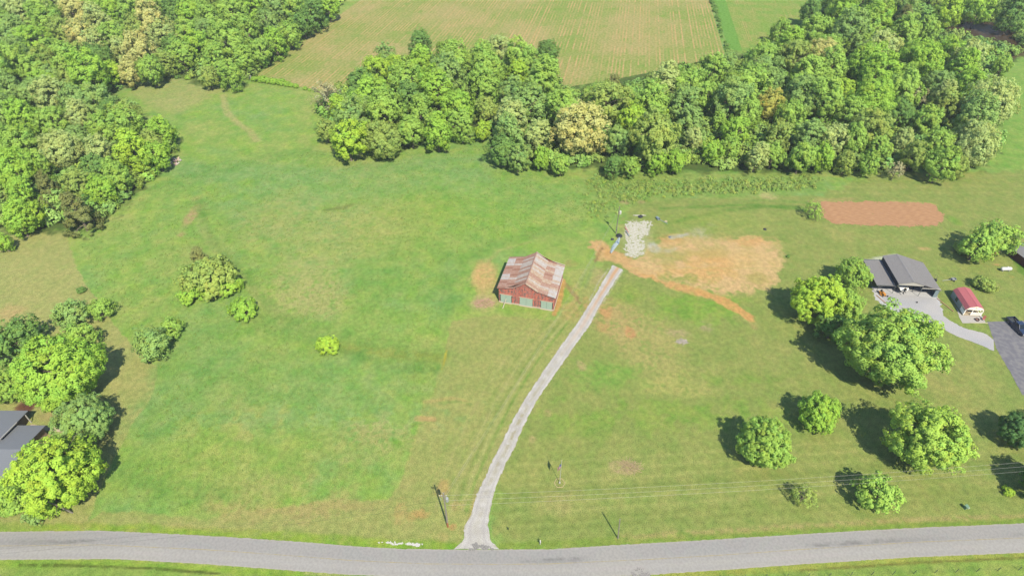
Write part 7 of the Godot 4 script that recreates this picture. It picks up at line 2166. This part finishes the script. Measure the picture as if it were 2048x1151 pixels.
	["S", [Vector2(130.0,-154.5),Vector2(129.4,-150.9)], 0.25, tone(200,196,130), 0.3, 0.7, 0.1, 0.1],
	["B", [Vector2(130.54,-152.44),Vector2(1.77,2.34)], 0, tone(124,164,72), 0.9, 0.7, 0.4, 0.3],
	["B", [Vector2(108.99,-108.20),Vector2(4.84,3.51)], 0, tone(152,172,84), 1, 0.5, 1, 0.4],
	["S", [Vector2(-97.2,-56.3),Vector2(-73.9,-56.4),Vector2(-55.7,-55.6),Vector2(-37.5,-54.5),Vector2(-19.6,-53.1),Vector2(-10.0,-53.0)], 0.9, tone(146,178,66), 1, 0.8, 0.3, 0.4],
	["S", [Vector2(-2.1,-53.0),Vector2(15.5,-53.7),Vector2(33.4,-54.8),Vector2(51.5,-55.8),Vector2(69.8,-56.9),Vector2(97.6,-58.0)], 0.7, tone(138,164,74), 0.8, 0.8, 0.25, 0.3],
	["S", [Vector2(19.1,-54.4),Vector2(33.5,-55.5),Vector2(51.7,-56.6),Vector2(70.3,-57.8),Vector2(98.1,-58.8)], 0.6, tone(190,170,122), 0.9, 0.65, 0.3, 0.75],
	["S", [Vector2(-62.4,-56.9),Vector2(-54.1,-56.3),Vector2(-44.9,-55.4)], 0.6, tone(186,176,116), 1, 0.5, 0.3, 0.6],
	["S", [Vector2(-93.3,-50.4),Vector2(-69.3,-50.6),Vector2(-51.7,-49.6),Vector2(-27.4,-47.8)], 0.3, tone(196,184,140), 0.4, 0.5, 0.1, 0.5],
	["S", [Vector2(-93.1,-50.0),Vector2(-69.1,-50.1),Vector2(-51.5,-49.1),Vector2(-35.9,-48.1)], 0.7, tone(142,178,66), 0.8, 0.7, 0.3, 0.3],
	["S", [Vector2(-84.3,-49.7),Vector2(-74.8,-49.6),Vector2(-61.7,-49.1),Vector2(-49.5,-48.2)], 0.22, tone(88,98,48), 0.3, 0.8, 0.1, 0.5],
	["S", [Vector2(23.3,-47.8),Vector2(49.2,-49.3),Vector2(68.9,-50.6),Vector2(93.4,-51.6)], 0.7, tone(176,176,88), 0.8, 0.7, 0.2, 0.4],
	["S", [Vector2(49.0,-48.7),Vector2(57.7,-49.3),Vector2(68.6,-50.0),Vector2(93.1,-51.2)], 0.2, tone(116,112,60), 0.3, 0.7, 0.1, 0.4],
	["B", [Vector2(-77.98,-57.35),Vector2(1.81,0.77)], 0, tone(180,170,110), 1, 0.5, 0.8, 0.5],
	["B", [Vector2(-124.12,-112.61),Vector2(3.71,2.55)], 0, tone(206,176,128), 1, 0.7, 1, 0.4],
	["B", [Vector2(-91.23,-56.87),Vector2(5.40,0.57)], 0, tone(170,176,110), 1, 0.5, 0.3, 0.5],
	["B", [Vector2(-102.54,-83.67),Vector2(1.91,2.42)], 0, tone(112,74,66), 0.9, 0.95, 0.8, 0.1],
	["B", [Vector2(-97.46,-81.05),Vector2(1.88,1.04)], 0, tone(182,168,120), 0.9, 0.8, 0.5, 0.2],
	["S", [Vector2(48.1,-119.9),Vector2(51.0,-118.4),Vector2(54.2,-116.1),Vector2(57.0,-113.2),Vector2(58.0,-111.0)], 1.3, tone(222,172,114), 1, 1, 0.6, 0.15],
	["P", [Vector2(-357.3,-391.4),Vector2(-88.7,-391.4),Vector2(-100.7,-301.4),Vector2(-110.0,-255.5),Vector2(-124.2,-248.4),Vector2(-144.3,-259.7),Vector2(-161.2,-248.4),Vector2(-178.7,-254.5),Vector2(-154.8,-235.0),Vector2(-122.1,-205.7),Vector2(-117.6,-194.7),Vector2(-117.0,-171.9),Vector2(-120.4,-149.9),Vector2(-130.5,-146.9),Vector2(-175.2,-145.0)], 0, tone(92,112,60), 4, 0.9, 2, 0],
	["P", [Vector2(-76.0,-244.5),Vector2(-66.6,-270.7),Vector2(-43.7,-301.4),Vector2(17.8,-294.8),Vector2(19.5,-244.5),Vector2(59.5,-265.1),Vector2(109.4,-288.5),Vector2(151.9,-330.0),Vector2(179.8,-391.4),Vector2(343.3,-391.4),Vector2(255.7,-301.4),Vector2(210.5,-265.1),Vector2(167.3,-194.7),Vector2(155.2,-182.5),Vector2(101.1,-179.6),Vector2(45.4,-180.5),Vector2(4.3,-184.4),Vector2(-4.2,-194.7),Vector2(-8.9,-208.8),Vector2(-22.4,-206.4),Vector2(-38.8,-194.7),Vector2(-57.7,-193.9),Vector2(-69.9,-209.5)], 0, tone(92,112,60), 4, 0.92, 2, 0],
	["P", [Vector2(210.5,-315.2),Vector2(261.0,-330.0),Vector2(234.3,-282.4),Vector2(205.1,-270.7)], 0, tone(96,84,62), 3, 0.9, 1, 0],
	["S", [Vector2(12.5,-179.6),Vector2(44.9,-177.4),Vector2(74.4,-178.0),Vector2(100.7,-178.6),Vector2(153.4,-179.3)], 1.6, tone(168,176,100), 2, 0.5, 0.8, 0.5],
]


func ways() -> void:
	var grit := noise_texture(0.09, [Color(0.8, 0.8, 0.8), Color(0.95, 0.95, 0.95), Color(1, 1, 1)], [0.2, 0.5, 0.75], 3, 512, 51)
	var fine_grit := noise_texture(0.03, [Color(0.93, 0.93, 0.93), Color(0.97, 0.97, 0.97), Color(1, 1, 1)], [0.2, 0.5, 0.8], 4, 512, 52)
	var stone := vertex_tinted(0.95, grit, 0.12)
	var tar := vertex_tinted(0.9, fine_grit, 0.11)
	edge_wander = 0.12
	structure("road", strip([[Vector2(-109.14, -55.54), Vector2(-105.27, -50.30)], [Vector2(-104.70, -55.57), Vector2(-101.01, -50.36)], [Vector2(-100.26, -55.59), Vector2(-96.76, -50.43)], [Vector2(-95.81, -55.61), Vector2(-92.49, -50.50)], [Vector2(-91.37, -55.64), Vector2(-88.23, -50.56)], [Vector2(-86.94, -55.70), Vector2(-83.94, -50.60)], [Vector2(-82.51, -55.76), Vector2(-79.66, -50.64)], [Vector2(-78.08, -55.81), Vector2(-75.37, -50.68)], [Vector2(-73.64, -55.87), Vector2(-71.07, -50.72)], [Vector2(-69.07, -55.65), Vector2(-66.71, -50.60)], [Vector2(-64.51, -55.42), Vector2(-62.29, -50.36)], [Vector2(-59.96, -55.20), Vector2(-57.89, -50.12)], [Vector2(-55.43, -54.98), Vector2(-53.51, -49.87)], [Vector2(-50.89, -54.70), Vector2(-49.11, -49.58)], [Vector2(-46.36, -54.40), Vector2(-44.73, -49.24)], [Vector2(-41.85, -54.09), Vector2(-40.37, -48.91)], [Vector2(-37.36, -53.78), Vector2(-36.02, -48.58)], [Vector2(-32.87, -53.42), Vector2(-31.71, -48.28)], [Vector2(-28.40, -53.05), Vector2(-27.41, -47.98)], [Vector2(-23.97, -52.75), Vector2(-23.15, -47.81)], [Vector2(-19.56, -52.50), Vector2(-18.91, -47.65)], [Vector2(-15.19, -52.45), Vector2(-14.67, -47.48)], [Vector2(-10.82, -52.39), Vector2(-10.45, -47.42)], [Vector2(-6.46, -52.39), Vector2(-6.23, -47.37)], [Vector2(-2.09, -52.40), Vector2(-2.02, -47.31)], [Vector2(2.27, -52.41), Vector2(2.19, -47.34)], [Vector2(6.63, -52.42), Vector2(6.40, -47.37)], [Vector2(11.02, -52.71), Vector2(10.62, -47.39)], [Vector2(15.42, -53.00), Vector2(14.85, -47.59)], [Vector2(19.84, -53.29), Vector2(19.09, -47.79)], [Vector2(24.28, -53.54), Vector2(23.35, -47.98)], [Vector2(28.73, -53.80), Vector2(27.64, -48.26)], [Vector2(33.19, -54.06), Vector2(31.94, -48.55)], [Vector2(37.68, -54.33), Vector2(36.26, -48.83)], [Vector2(42.18, -54.61), Vector2(40.61, -49.15)], [Vector2(46.70, -54.89), Vector2(44.97, -49.46)], [Vector2(51.23, -55.17), Vector2(49.36, -49.78)], [Vector2(55.79, -55.45), Vector2(53.74, -50.05)], [Vector2(60.36, -55.74), Vector2(58.15, -50.32)], [Vector2(64.95, -56.02), Vector2(62.57, -50.59)], [Vector2(69.53, -56.25), Vector2(67.00, -50.87)], [Vector2(74.11, -56.45), Vector2(71.43, -51.09)], [Vector2(78.70, -56.65), Vector2(75.85, -51.27)], [Vector2(83.30, -56.85), Vector2(80.28, -51.45)], [Vector2(87.92, -57.06), Vector2(84.72, -51.63)], [Vector2(92.55, -57.26), Vector2(89.17, -51.80)], [Vector2(97.18, -57.45), Vector2(93.62, -51.96)], [Vector2(101.83, -57.64), Vector2(98.08, -52.12)], [Vector2(106.49, -57.83), Vector2(102.55, -52.28)], [Vector2(111.16, -58.02), Vector2(107.03, -52.44)], [Vector2(115.84, -58.22), Vector2(111.51, -52.60)]], 14, 0.03, road_color, 0.45), tar)
	edge_wander = 0.03
	structure("road_marking", strip([[Vector2(-107.17, -52.93), Vector2(-107.17, -52.81)], [Vector2(-102.82, -52.98), Vector2(-102.82, -52.86)], [Vector2(-98.48, -53.02), Vector2(-98.48, -52.90)], [Vector2(-94.12, -53.07), Vector2(-94.12, -52.95)], [Vector2(-89.77, -53.11), Vector2(-89.77, -52.99)], [Vector2(-85.41, -53.16), Vector2(-85.41, -53.04)], [Vector2(-81.05, -53.21), Vector2(-81.05, -53.09)], [Vector2(-76.69, -53.25), Vector2(-76.69, -53.13)], [Vector2(-72.33, -53.30), Vector2(-72.33, -53.18)], [Vector2(-67.84, -53.09), Vector2(-67.84, -52.97)], [Vector2(-63.37, -52.88), Vector2(-63.37, -52.76)], [Vector2(-58.91, -52.68), Vector2(-58.91, -52.56)], [Vector2(-54.46, -52.47), Vector2(-54.46, -52.35)], [Vector2(-50.00, -52.20), Vector2(-50.00, -52.08)], [Vector2(-45.55, -51.88), Vector2(-45.55, -51.76)], [Vector2(-41.11, -51.56), Vector2(-41.11, -51.44)], [Vector2(-36.69, -51.24), Vector2(-36.69, -51.12)], [Vector2(-32.28, -50.88), Vector2(-32.28, -50.76)], [Vector2(-27.90, -50.53), Vector2(-27.90, -50.41)], [Vector2(-23.56, -50.33), Vector2(-23.56, -50.21)], [Vector2(-19.23, -50.13), Vector2(-19.23, -50.01)], [Vector2(-14.92, -49.92), Vector2(-14.92, -49.80)], [Vector2(-10.63, -49.89), Vector2(-10.63, -49.77)], [Vector2(-6.34, -49.87), Vector2(-6.34, -49.75)], [Vector2(-2.06, -49.84), Vector2(-2.06, -49.72)], [Vector2(2.23, -49.88), Vector2(2.23, -49.76)], [Vector2(6.52, -49.92), Vector2(6.52, -49.80)], [Vector2(10.82, -50.12), Vector2(10.82, -50.00)], [Vector2(15.13, -50.32), Vector2(15.13, -50.20)], [Vector2(19.46, -50.51), Vector2(19.46, -50.39)], [Vector2(23.79, -50.71), Vector2(23.79, -50.59)], [Vector2(28.16, -50.97), Vector2(28.16, -50.85)], [Vector2(32.54, -51.24), Vector2(32.54, -51.12)], [Vector2(36.93, -51.50), Vector2(36.93, -51.38)], [Vector2(41.36, -51.81), Vector2(41.36, -51.69)], [Vector2(45.80, -52.12), Vector2(45.80, -52.00)], [Vector2(50.26, -52.44), Vector2(50.26, -52.32)], [Vector2(54.73, -52.73), Vector2(54.73, -52.61)], [Vector2(59.22, -53.02), Vector2(59.22, -52.90)], [Vector2(63.73, -53.32), Vector2(63.73, -53.20)], [Vector2(68.26, -53.61), Vector2(68.26, -53.49)], [Vector2(72.78, -53.85), Vector2(72.78, -53.73)], [Vector2(77.28, -54.03), Vector2(77.28, -53.91)], [Vector2(81.80, -54.22), Vector2(81.80, -54.10)], [Vector2(86.32, -54.40), Vector2(86.32, -54.28)], [Vector2(90.86, -54.59), Vector2(90.86, -54.47)], [Vector2(95.39, -54.75), Vector2(95.39, -54.63)], [Vector2(99.94, -54.92), Vector2(99.94, -54.80)], [Vector2(104.49, -55.08), Vector2(104.49, -54.96)], [Vector2(109.06, -55.25), Vector2(109.06, -55.13)], [Vector2(113.64, -55.42), Vector2(113.64, -55.30)]], 1, 0.036, func(u, v, p): return lin(190, 178, 138).lerp(lin(176, 172, 160), clampf(0.4 + fine.get_noise_2d(p.x * 1.5, 3.0) * 1.6, 0.0, 1.0)), 0.5), tar)
	edge_wander = 0.26
	structure("gravel_drive", strip([[Vector2(27.21, -131.30), Vector2(29.69, -129.38)], [Vector2(24.15, -125.24), Vector2(26.60, -123.83)], [Vector2(21.32, -119.31), Vector2(23.32, -117.79)], [Vector2(18.41, -113.88), Vector2(21.07, -113.15)], [Vector2(15.48, -108.20), Vector2(18.87, -108.20)], [Vector2(10.42, -99.61), Vector2(13.66, -99.61)], [Vector2(6.23, -92.02), Vector2(9.23, -92.02)], [Vector2(2.57, -85.15), Vector2(5.25, -85.15)], [Vector2(-0.41, -78.76), Vector2(2.48, -78.76)], [Vector2(-2.73, -72.71), Vector2(0.30, -72.71)], [Vector2(-3.96, -69.95), Vector2(-0.98, -70.06)], [Vector2(-5.70, -65.17), Vector2(-2.85, -65.24)], [Vector2(-6.56, -63.13), Vector2(-3.64, -62.31)], [Vector2(-7.48, -58.90), Vector2(-4.10, -58.90)], [Vector2(-8.54, -56.68), Vector2(-4.36, -56.87)], [Vector2(-8.48, -54.24), Vector2(-3.80, -54.06)], [Vector2(-10.13, -52.51), Vector2(-2.27, -52.51)]], 9, 0.045, drive_color, 0.4), stone)
	structure("gravel_lane", strip([[Vector2(93.84, -120.47), Vector2(107.58, -117.97)], [Vector2(94.05, -117.22), Vector2(106.86, -114.61)], [Vector2(95.28, -113.88), Vector2(106.25, -111.54)], [Vector2(97.80, -111.36), Vector2(106.58, -110.30)], [Vector2(100.52, -109.42), Vector2(107.54, -108.90)], [Vector2(102.85, -108.03), Vector2(108.35, -107.69)], [Vector2(104.76, -105.48), Vector2(109.44, -106.83)], [Vector2(106.63, -103.65), Vector2(110.72, -106.32)], [Vector2(108.73, -102.34), Vector2(112.11, -105.82)], [Vector2(110.49, -100.89), Vector2(113.18, -104.98)], [Vector2(111.73, -99.61), Vector2(113.67, -103.16)]], 8, 0.034, func(u, v, p): return lin(200, 202, 206).lerp(lin(216, 214, 212), clampf(0.5 + middle.get_noise_2d(p.x, p.y), 0.0, 1.0)), 0.4), stone)
	var lot := patch([Vector2(93.24, -122.04), Vector2(100.44, -125.04), Vector2(110.93, -125.04), Vector2(108.48, -118.74), Vector2(106.85, -113.15), Vector2(104.44, -109.94), Vector2(98.34, -109.94), Vector2(93.87, -113.52), Vector2(92.02, -117.22)], 0.026, 0.5)
	lot.col = Color.WHITE
	structure("gravel_lot", lot, grained([tone(184, 188, 194), tone(204, 206, 208), tone(218, 216, 214)], [0.25, 0.5, 0.75], 0.05, Vector3(0.14, 0.14, 0.14), 0.95, 41))
	structure("gravel_pad", crumbs([Vector2(33.75, -151.93), Vector2(40.63, -151.67), Vector2(40.27, -148.64), Vector2(39.02, -145.44), Vector2(36.68, -144.24), Vector2(37.11, -140.69), Vector2(36.88, -137.47), Vector2(35.35, -135.67), Vector2(33.43, -134.78), Vector2(31.85, -135.23), Vector2(31.21, -136.57), Vector2(32.13, -140.22), Vector2(32.50, -144.96), Vector2(32.86, -148.64)], 0.03, 0.19, 0.9, -0.04), grained([tone(150, 168, 96), tone(184, 184, 136), tone(210, 207, 190), tone(224, 222, 214), tone(206, 204, 192)], [0.0, 0.32, 0.42, 0.56, 0.8], 0.035, Vector3(0.1, 0.1, 0.1), 0.95, 43))
	structure("garden_soil", crumbs([Vector2(94.65, -162.34), Vector2(97.83, -162.62), Vector2(107.00, -162.48), Vector2(117.69, -162.34), Vector2(127.86, -161.78), Vector2(129.30, -160.40), Vector2(128.82, -157.69), Vector2(128.79, -155.04), Vector2(127.16, -152.18), Vector2(124.21, -149.89), Vector2(120.46, -149.39), Vector2(110.36, -149.64), Vector2(101.71, -149.89), Vector2(94.80, -150.91), Vector2(92.44, -152.44), Vector2(92.87, -156.36)], 0.03, 0.3, 0.7, -0.3), grained([tone(178, 132, 92), tone(194, 148, 106), tone(206, 162, 118)], [0.25, 0.5, 0.75], 0.02, Vector3(0.04, 0.4, 0.4), 0.95, 44))
	structure("asphalt_yard", patch([Vector2(115.73, -109.42), Vector2(121.07, -109.59), Vector2(131.17, -109.77), Vector2(129.42, -99.93), Vector2(120.47, -86.65), Vector2(110.32, -86.65), Vector2(111.59, -93.05), Vector2(112.61, -99.93)], 0.03, 0.12), grained([tone(122, 122, 130), tone(132, 132, 138), tone(144, 143, 145)], [0.25, 0.5, 0.75], 0.02, Vector3(0.06, 0.06, 0.06), 0.9, 45))
	structure("patio", patch([Vector2(111.05, -114.98), Vector2(110.77, -111.71), Vector2(115.68, -111.89), Vector2(115.43, -109.94), Vector2(115.02, -108.81), Vector2(109.49, -108.90), Vector2(109.71, -110.65)], 0.03, 0.05), grained([tone(196, 192, 184), tone(206, 202, 196), tone(186, 184, 176)], [0.25, 0.5, 0.75], 0.03, Vector3(0.3, 0.3, 0.3), 0.9, 46))
	var kerb := Shape.new()
	kerb.bar(Vector3(111.3, 0.06, -109.0), Vector3(115.6, 0.06, -108.9), 0.16, 0.14)
	structure("patio_kerb", kerb, plain(tone(216, 210, 180)))
	structure("drive_apron", crumbs([Vector2(-8.90, -52.42), Vector2(-7.82, -53.33), Vector2(-6.51, -53.51), Vector2(-4.57, -53.33), Vector2(-3.40, -52.42)], 0.052, 0.14, 0.5, 0.05), grained([tone(120, 118, 116), tone(150, 148, 144), tone(196, 194, 188)], [0.25, 0.5, 0.75], 0.04, Vector3(0.3, 0.3, 0.3), 0.95, 47))
	structure("gravel_heap", crumbs([Vector2(-23.52, -53.78), Vector2(-21.97, -53.97), Vector2(-19.74, -53.78), Vector2(-17.52, -53.69), Vector2(-15.64, -53.42), Vector2(-16.32, -53.15), Vector2(-18.78, -53.24), Vector2(-21.90, -53.51)], 0.04, 0.15, 0.25, -0.15), grained([tone(170, 184, 120), tone(214, 212, 204), tone(234, 232, 228)], [0.1, 0.3, 0.7], 0.06, Vector3(0.2, 0.2, 0.2), 0.95, 48))
	structure("gravel_spill", crumbs([Vector2(19.59, -47.73), Vector2(20.22, -48.58), Vector2(21.40, -49.09), Vector2(22.65, -48.92), Vector2(23.39, -48.24), Vector2(23.76, -47.39)], 0.05, 0.14, 0.4, 0.0), grained([tone(120, 116, 114), tone(170, 166, 162), tone(198, 196, 190)], [0.3, 0.5, 0.75], 0.04, Vector3(0.3, 0.3, 0.3), 0.95, 49))
	var murk := plain(tone(78, 64, 42), 0.35)
	murk.metallic_specular = 0.12
	structure("pond_water", patch([Vector2(201.22, -302.73), Vector2(209.78, -313.76), Vector2(221.31, -323.92), Vector2(232.60, -328.43), Vector2(243.15, -326.92), Vector2(244.57, -316.61), Vector2(241.07, -304.75), Vector2(237.39, -294.85), Vector2(227.36, -289.77), Vector2(222.32, -291.02), Vector2(222.40, -301.40), Vector2(217.11, -304.75), Vector2(209.79, -306.79)], 0.05, 0.5), murk)


func growth() -> void:
	var weed_mat := vertex_tinted(0.85)
	weed_mat.albedo_color = Color(0.18, 0.29, 0.065).linear_to_srgb()
	weed_mat.backlight_enabled = true
	weed_mat.backlight = Color(0.5, 0.55, 0.3)
	var under := vertex_tinted(0.85)
	under.albedo_color = Color(0.15, 0.27, 0.055).linear_to_srgb()
	under.backlight_enabled = true
	under.backlight = Color(0.5, 0.55, 0.3)
	var clump: Mesh = tree_form(901, {"cy": 0.45, "ry": 0.5, "boughs": 12, "puffs": 6, "grain": 0.16, "leaves": 800, "leaf": 0.1, "low": -0.6, "limbs": 1}).crown
	var weedy: Mesh = tree_form(907, {"cy": 0.3, "ry": 0.42, "boughs": 8, "puffs": 5, "grain": 0.16, "leaves": 260, "leaf": 0.1, "low": -0.5, "limbs": 1}).crown
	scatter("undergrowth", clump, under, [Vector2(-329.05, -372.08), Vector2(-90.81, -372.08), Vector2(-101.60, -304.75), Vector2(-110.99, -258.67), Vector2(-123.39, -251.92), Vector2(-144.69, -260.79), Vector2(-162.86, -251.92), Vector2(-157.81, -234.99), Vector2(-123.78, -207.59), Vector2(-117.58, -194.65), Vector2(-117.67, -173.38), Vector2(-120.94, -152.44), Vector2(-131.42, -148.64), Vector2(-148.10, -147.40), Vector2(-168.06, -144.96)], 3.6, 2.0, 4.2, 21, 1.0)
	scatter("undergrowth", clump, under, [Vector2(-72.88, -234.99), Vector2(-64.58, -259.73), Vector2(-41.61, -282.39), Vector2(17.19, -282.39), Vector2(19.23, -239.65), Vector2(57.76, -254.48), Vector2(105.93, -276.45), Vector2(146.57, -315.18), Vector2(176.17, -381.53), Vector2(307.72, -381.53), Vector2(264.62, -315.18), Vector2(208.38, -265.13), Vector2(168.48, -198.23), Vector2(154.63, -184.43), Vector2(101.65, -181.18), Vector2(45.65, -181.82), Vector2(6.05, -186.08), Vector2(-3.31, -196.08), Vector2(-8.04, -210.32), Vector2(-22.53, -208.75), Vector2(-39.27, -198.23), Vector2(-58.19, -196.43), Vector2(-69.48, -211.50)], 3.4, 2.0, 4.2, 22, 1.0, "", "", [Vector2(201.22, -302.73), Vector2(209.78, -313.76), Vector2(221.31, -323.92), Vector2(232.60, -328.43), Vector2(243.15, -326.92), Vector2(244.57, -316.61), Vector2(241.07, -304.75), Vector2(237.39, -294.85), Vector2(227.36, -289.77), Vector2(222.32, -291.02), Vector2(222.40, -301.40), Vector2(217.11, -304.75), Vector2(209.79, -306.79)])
	scatter("weeds", weedy, weed_mat, [Vector2(25.59, -179.58), Vector2(44.91, -177.38), Vector2(74.38, -178.00), Vector2(100.71, -178.63), Vector2(101.50, -174.29), Vector2(97.09, -168.91), Vector2(84.10, -167.74), Vector2(71.23, -166.58), Vector2(58.61, -166.01), Vector2(42.73, -164.30), Vector2(39.04, -160.40), Vector2(34.27, -159.04), Vector2(29.68, -152.44), Vector2(25.12, -151.16), Vector2(21.04, -155.04), Vector2(20.96, -163.18), Vector2(20.08, -171.87)], 0.85, 0.25, 0.85, 23, 0.85, "rank green weeds and brambles on the bank below the wood strip", "weeds", [], 5.0)
	scatter("weeds", weedy, weed_mat, [Vector2(37.53, -171.27), Vector2(60.07, -172.47), Vector2(97.48, -174.29), Vector2(97.09, -168.91), Vector2(84.10, -167.74), Vector2(71.23, -166.58), Vector2(58.61, -166.01), Vector2(42.73, -164.30), Vector2(37.72, -161.78), Vector2(31.48, -160.95), Vector2(33.85, -167.45)], 0.85, 0.35, 1.25, 24, 1.0, "taller brambles along the mown edge of the weedy bank", "weeds", [], 2.5)
	var blade := tuft_mesh(9, 0.26, 5)
	var grass_mat := vertex_tinted(0.9)
	grass_mat.albedo_color = tone(140, 176, 84)
	grass_mat.backlight_enabled = true
	grass_mat.backlight = Color(0.4, 0.45, 0.25)
	scatter("grass", blade, grass_mat, [Vector2(-107.54, -184.43), Vector2(-66.49, -194.65), Vector2(-7.71, -198.23), Vector2(20.32, -174.90), Vector2(24.51, -152.44), Vector2(-16.89, -133.46), Vector2(-17.57, -109.94), Vector2(-16.75, -88.03), Vector2(-19.73, -76.29), Vector2(-23.61, -61.80), Vector2(-56.87, -58.80), Vector2(-74.24, -60.79), Vector2(-77.45, -82.62), Vector2(-79.35, -94.54), Vector2(-104.16, -117.22), Vector2(-125.12, -144.96), Vector2(-119.32, -163.18)], 0.8, 0.5, 1.2, 25, 0.55)


func _ready() -> void:
	var cam := Camera3D.new()
	cam.name = "camera"
	cam.position = Vector3(0, 106, 0)
	cam.rotation_degrees = Vector3(-41, 0, 0)
	cam.fov = 49.44
	cam.near = 0.5
	cam.far = 6000.0
	add_child(cam)
	var sky := ProceduralSkyMaterial.new()
	sky.sky_top_color = Color(0.42, 0.54, 0.72)
	sky.sky_horizon_color = Color(0.8, 0.84, 0.88)
	sky.ground_horizon_color = Color(0.62, 0.66, 0.6)
	sky.ground_bottom_color = Color(0.35, 0.4, 0.28)
	sky.sky_curve = 0.15
	sky.energy_multiplier = 0.95
	var env := Environment.new()
	env.background_mode = Environment.BG_SKY
	env.sky = Sky.new()
	env.sky.sky_material = sky
	env.tonemap_mode = Environment.TONE_MAPPER_LINEAR
	env.tonemap_exposure = 2.2
	env.fog_enabled = true
	env.fog_density = 0.00012
	env.fog_light_color = Color(0.86, 0.9, 0.94)
	env.sdfgi_enabled = true
	env.ssao_enabled = true
	env.ssil_enabled = true
	var we := WorldEnvironment.new()
	we.name = "environment"
	we.environment = env
	add_child(we)
	var sun := DirectionalLight3D.new()
	sun.name = "sun"
	sun.light_color = Color(1.0, 0.955, 0.87)
	sun.light_energy = 1.55
	sun.light_angular_distance = 0.5
	sun.shadow_enabled = true
	var el := deg_to_rad(51.0)
	var az := deg_to_rad(21.0)
	sun.basis = Basis.looking_at(Vector3(-sin(az) * cos(el), -sin(el), -cos(az) * cos(el)))
	add_child(sun)
	broad.seed = 1
	broad.frequency = 0.018
	broad.fractal_octaves = 3
	middle.seed = 2
	middle.frequency = 0.1
	middle.fractal_octaves = 3
	fine.seed = 3
	fine.frequency = 0.55
	fine.fractal_octaves = 3
	bark = grained([tone(150, 138, 122), tone(120, 108, 94), tone(172, 164, 150)], [0.25, 0.5, 0.75], 0.03, Vector3(1.2, 0.4, 1.2), 0.95, 61, false)
	ground()
	far_fields()
	ways()
	barn()
	garage()
	garden_shed()
	brown_shed()
	house()
	power_pole()
	flag_pole()
	pickup()
	propane_tank()
	yard_things()
	plants()
	fence_and_hedges()
	growth()
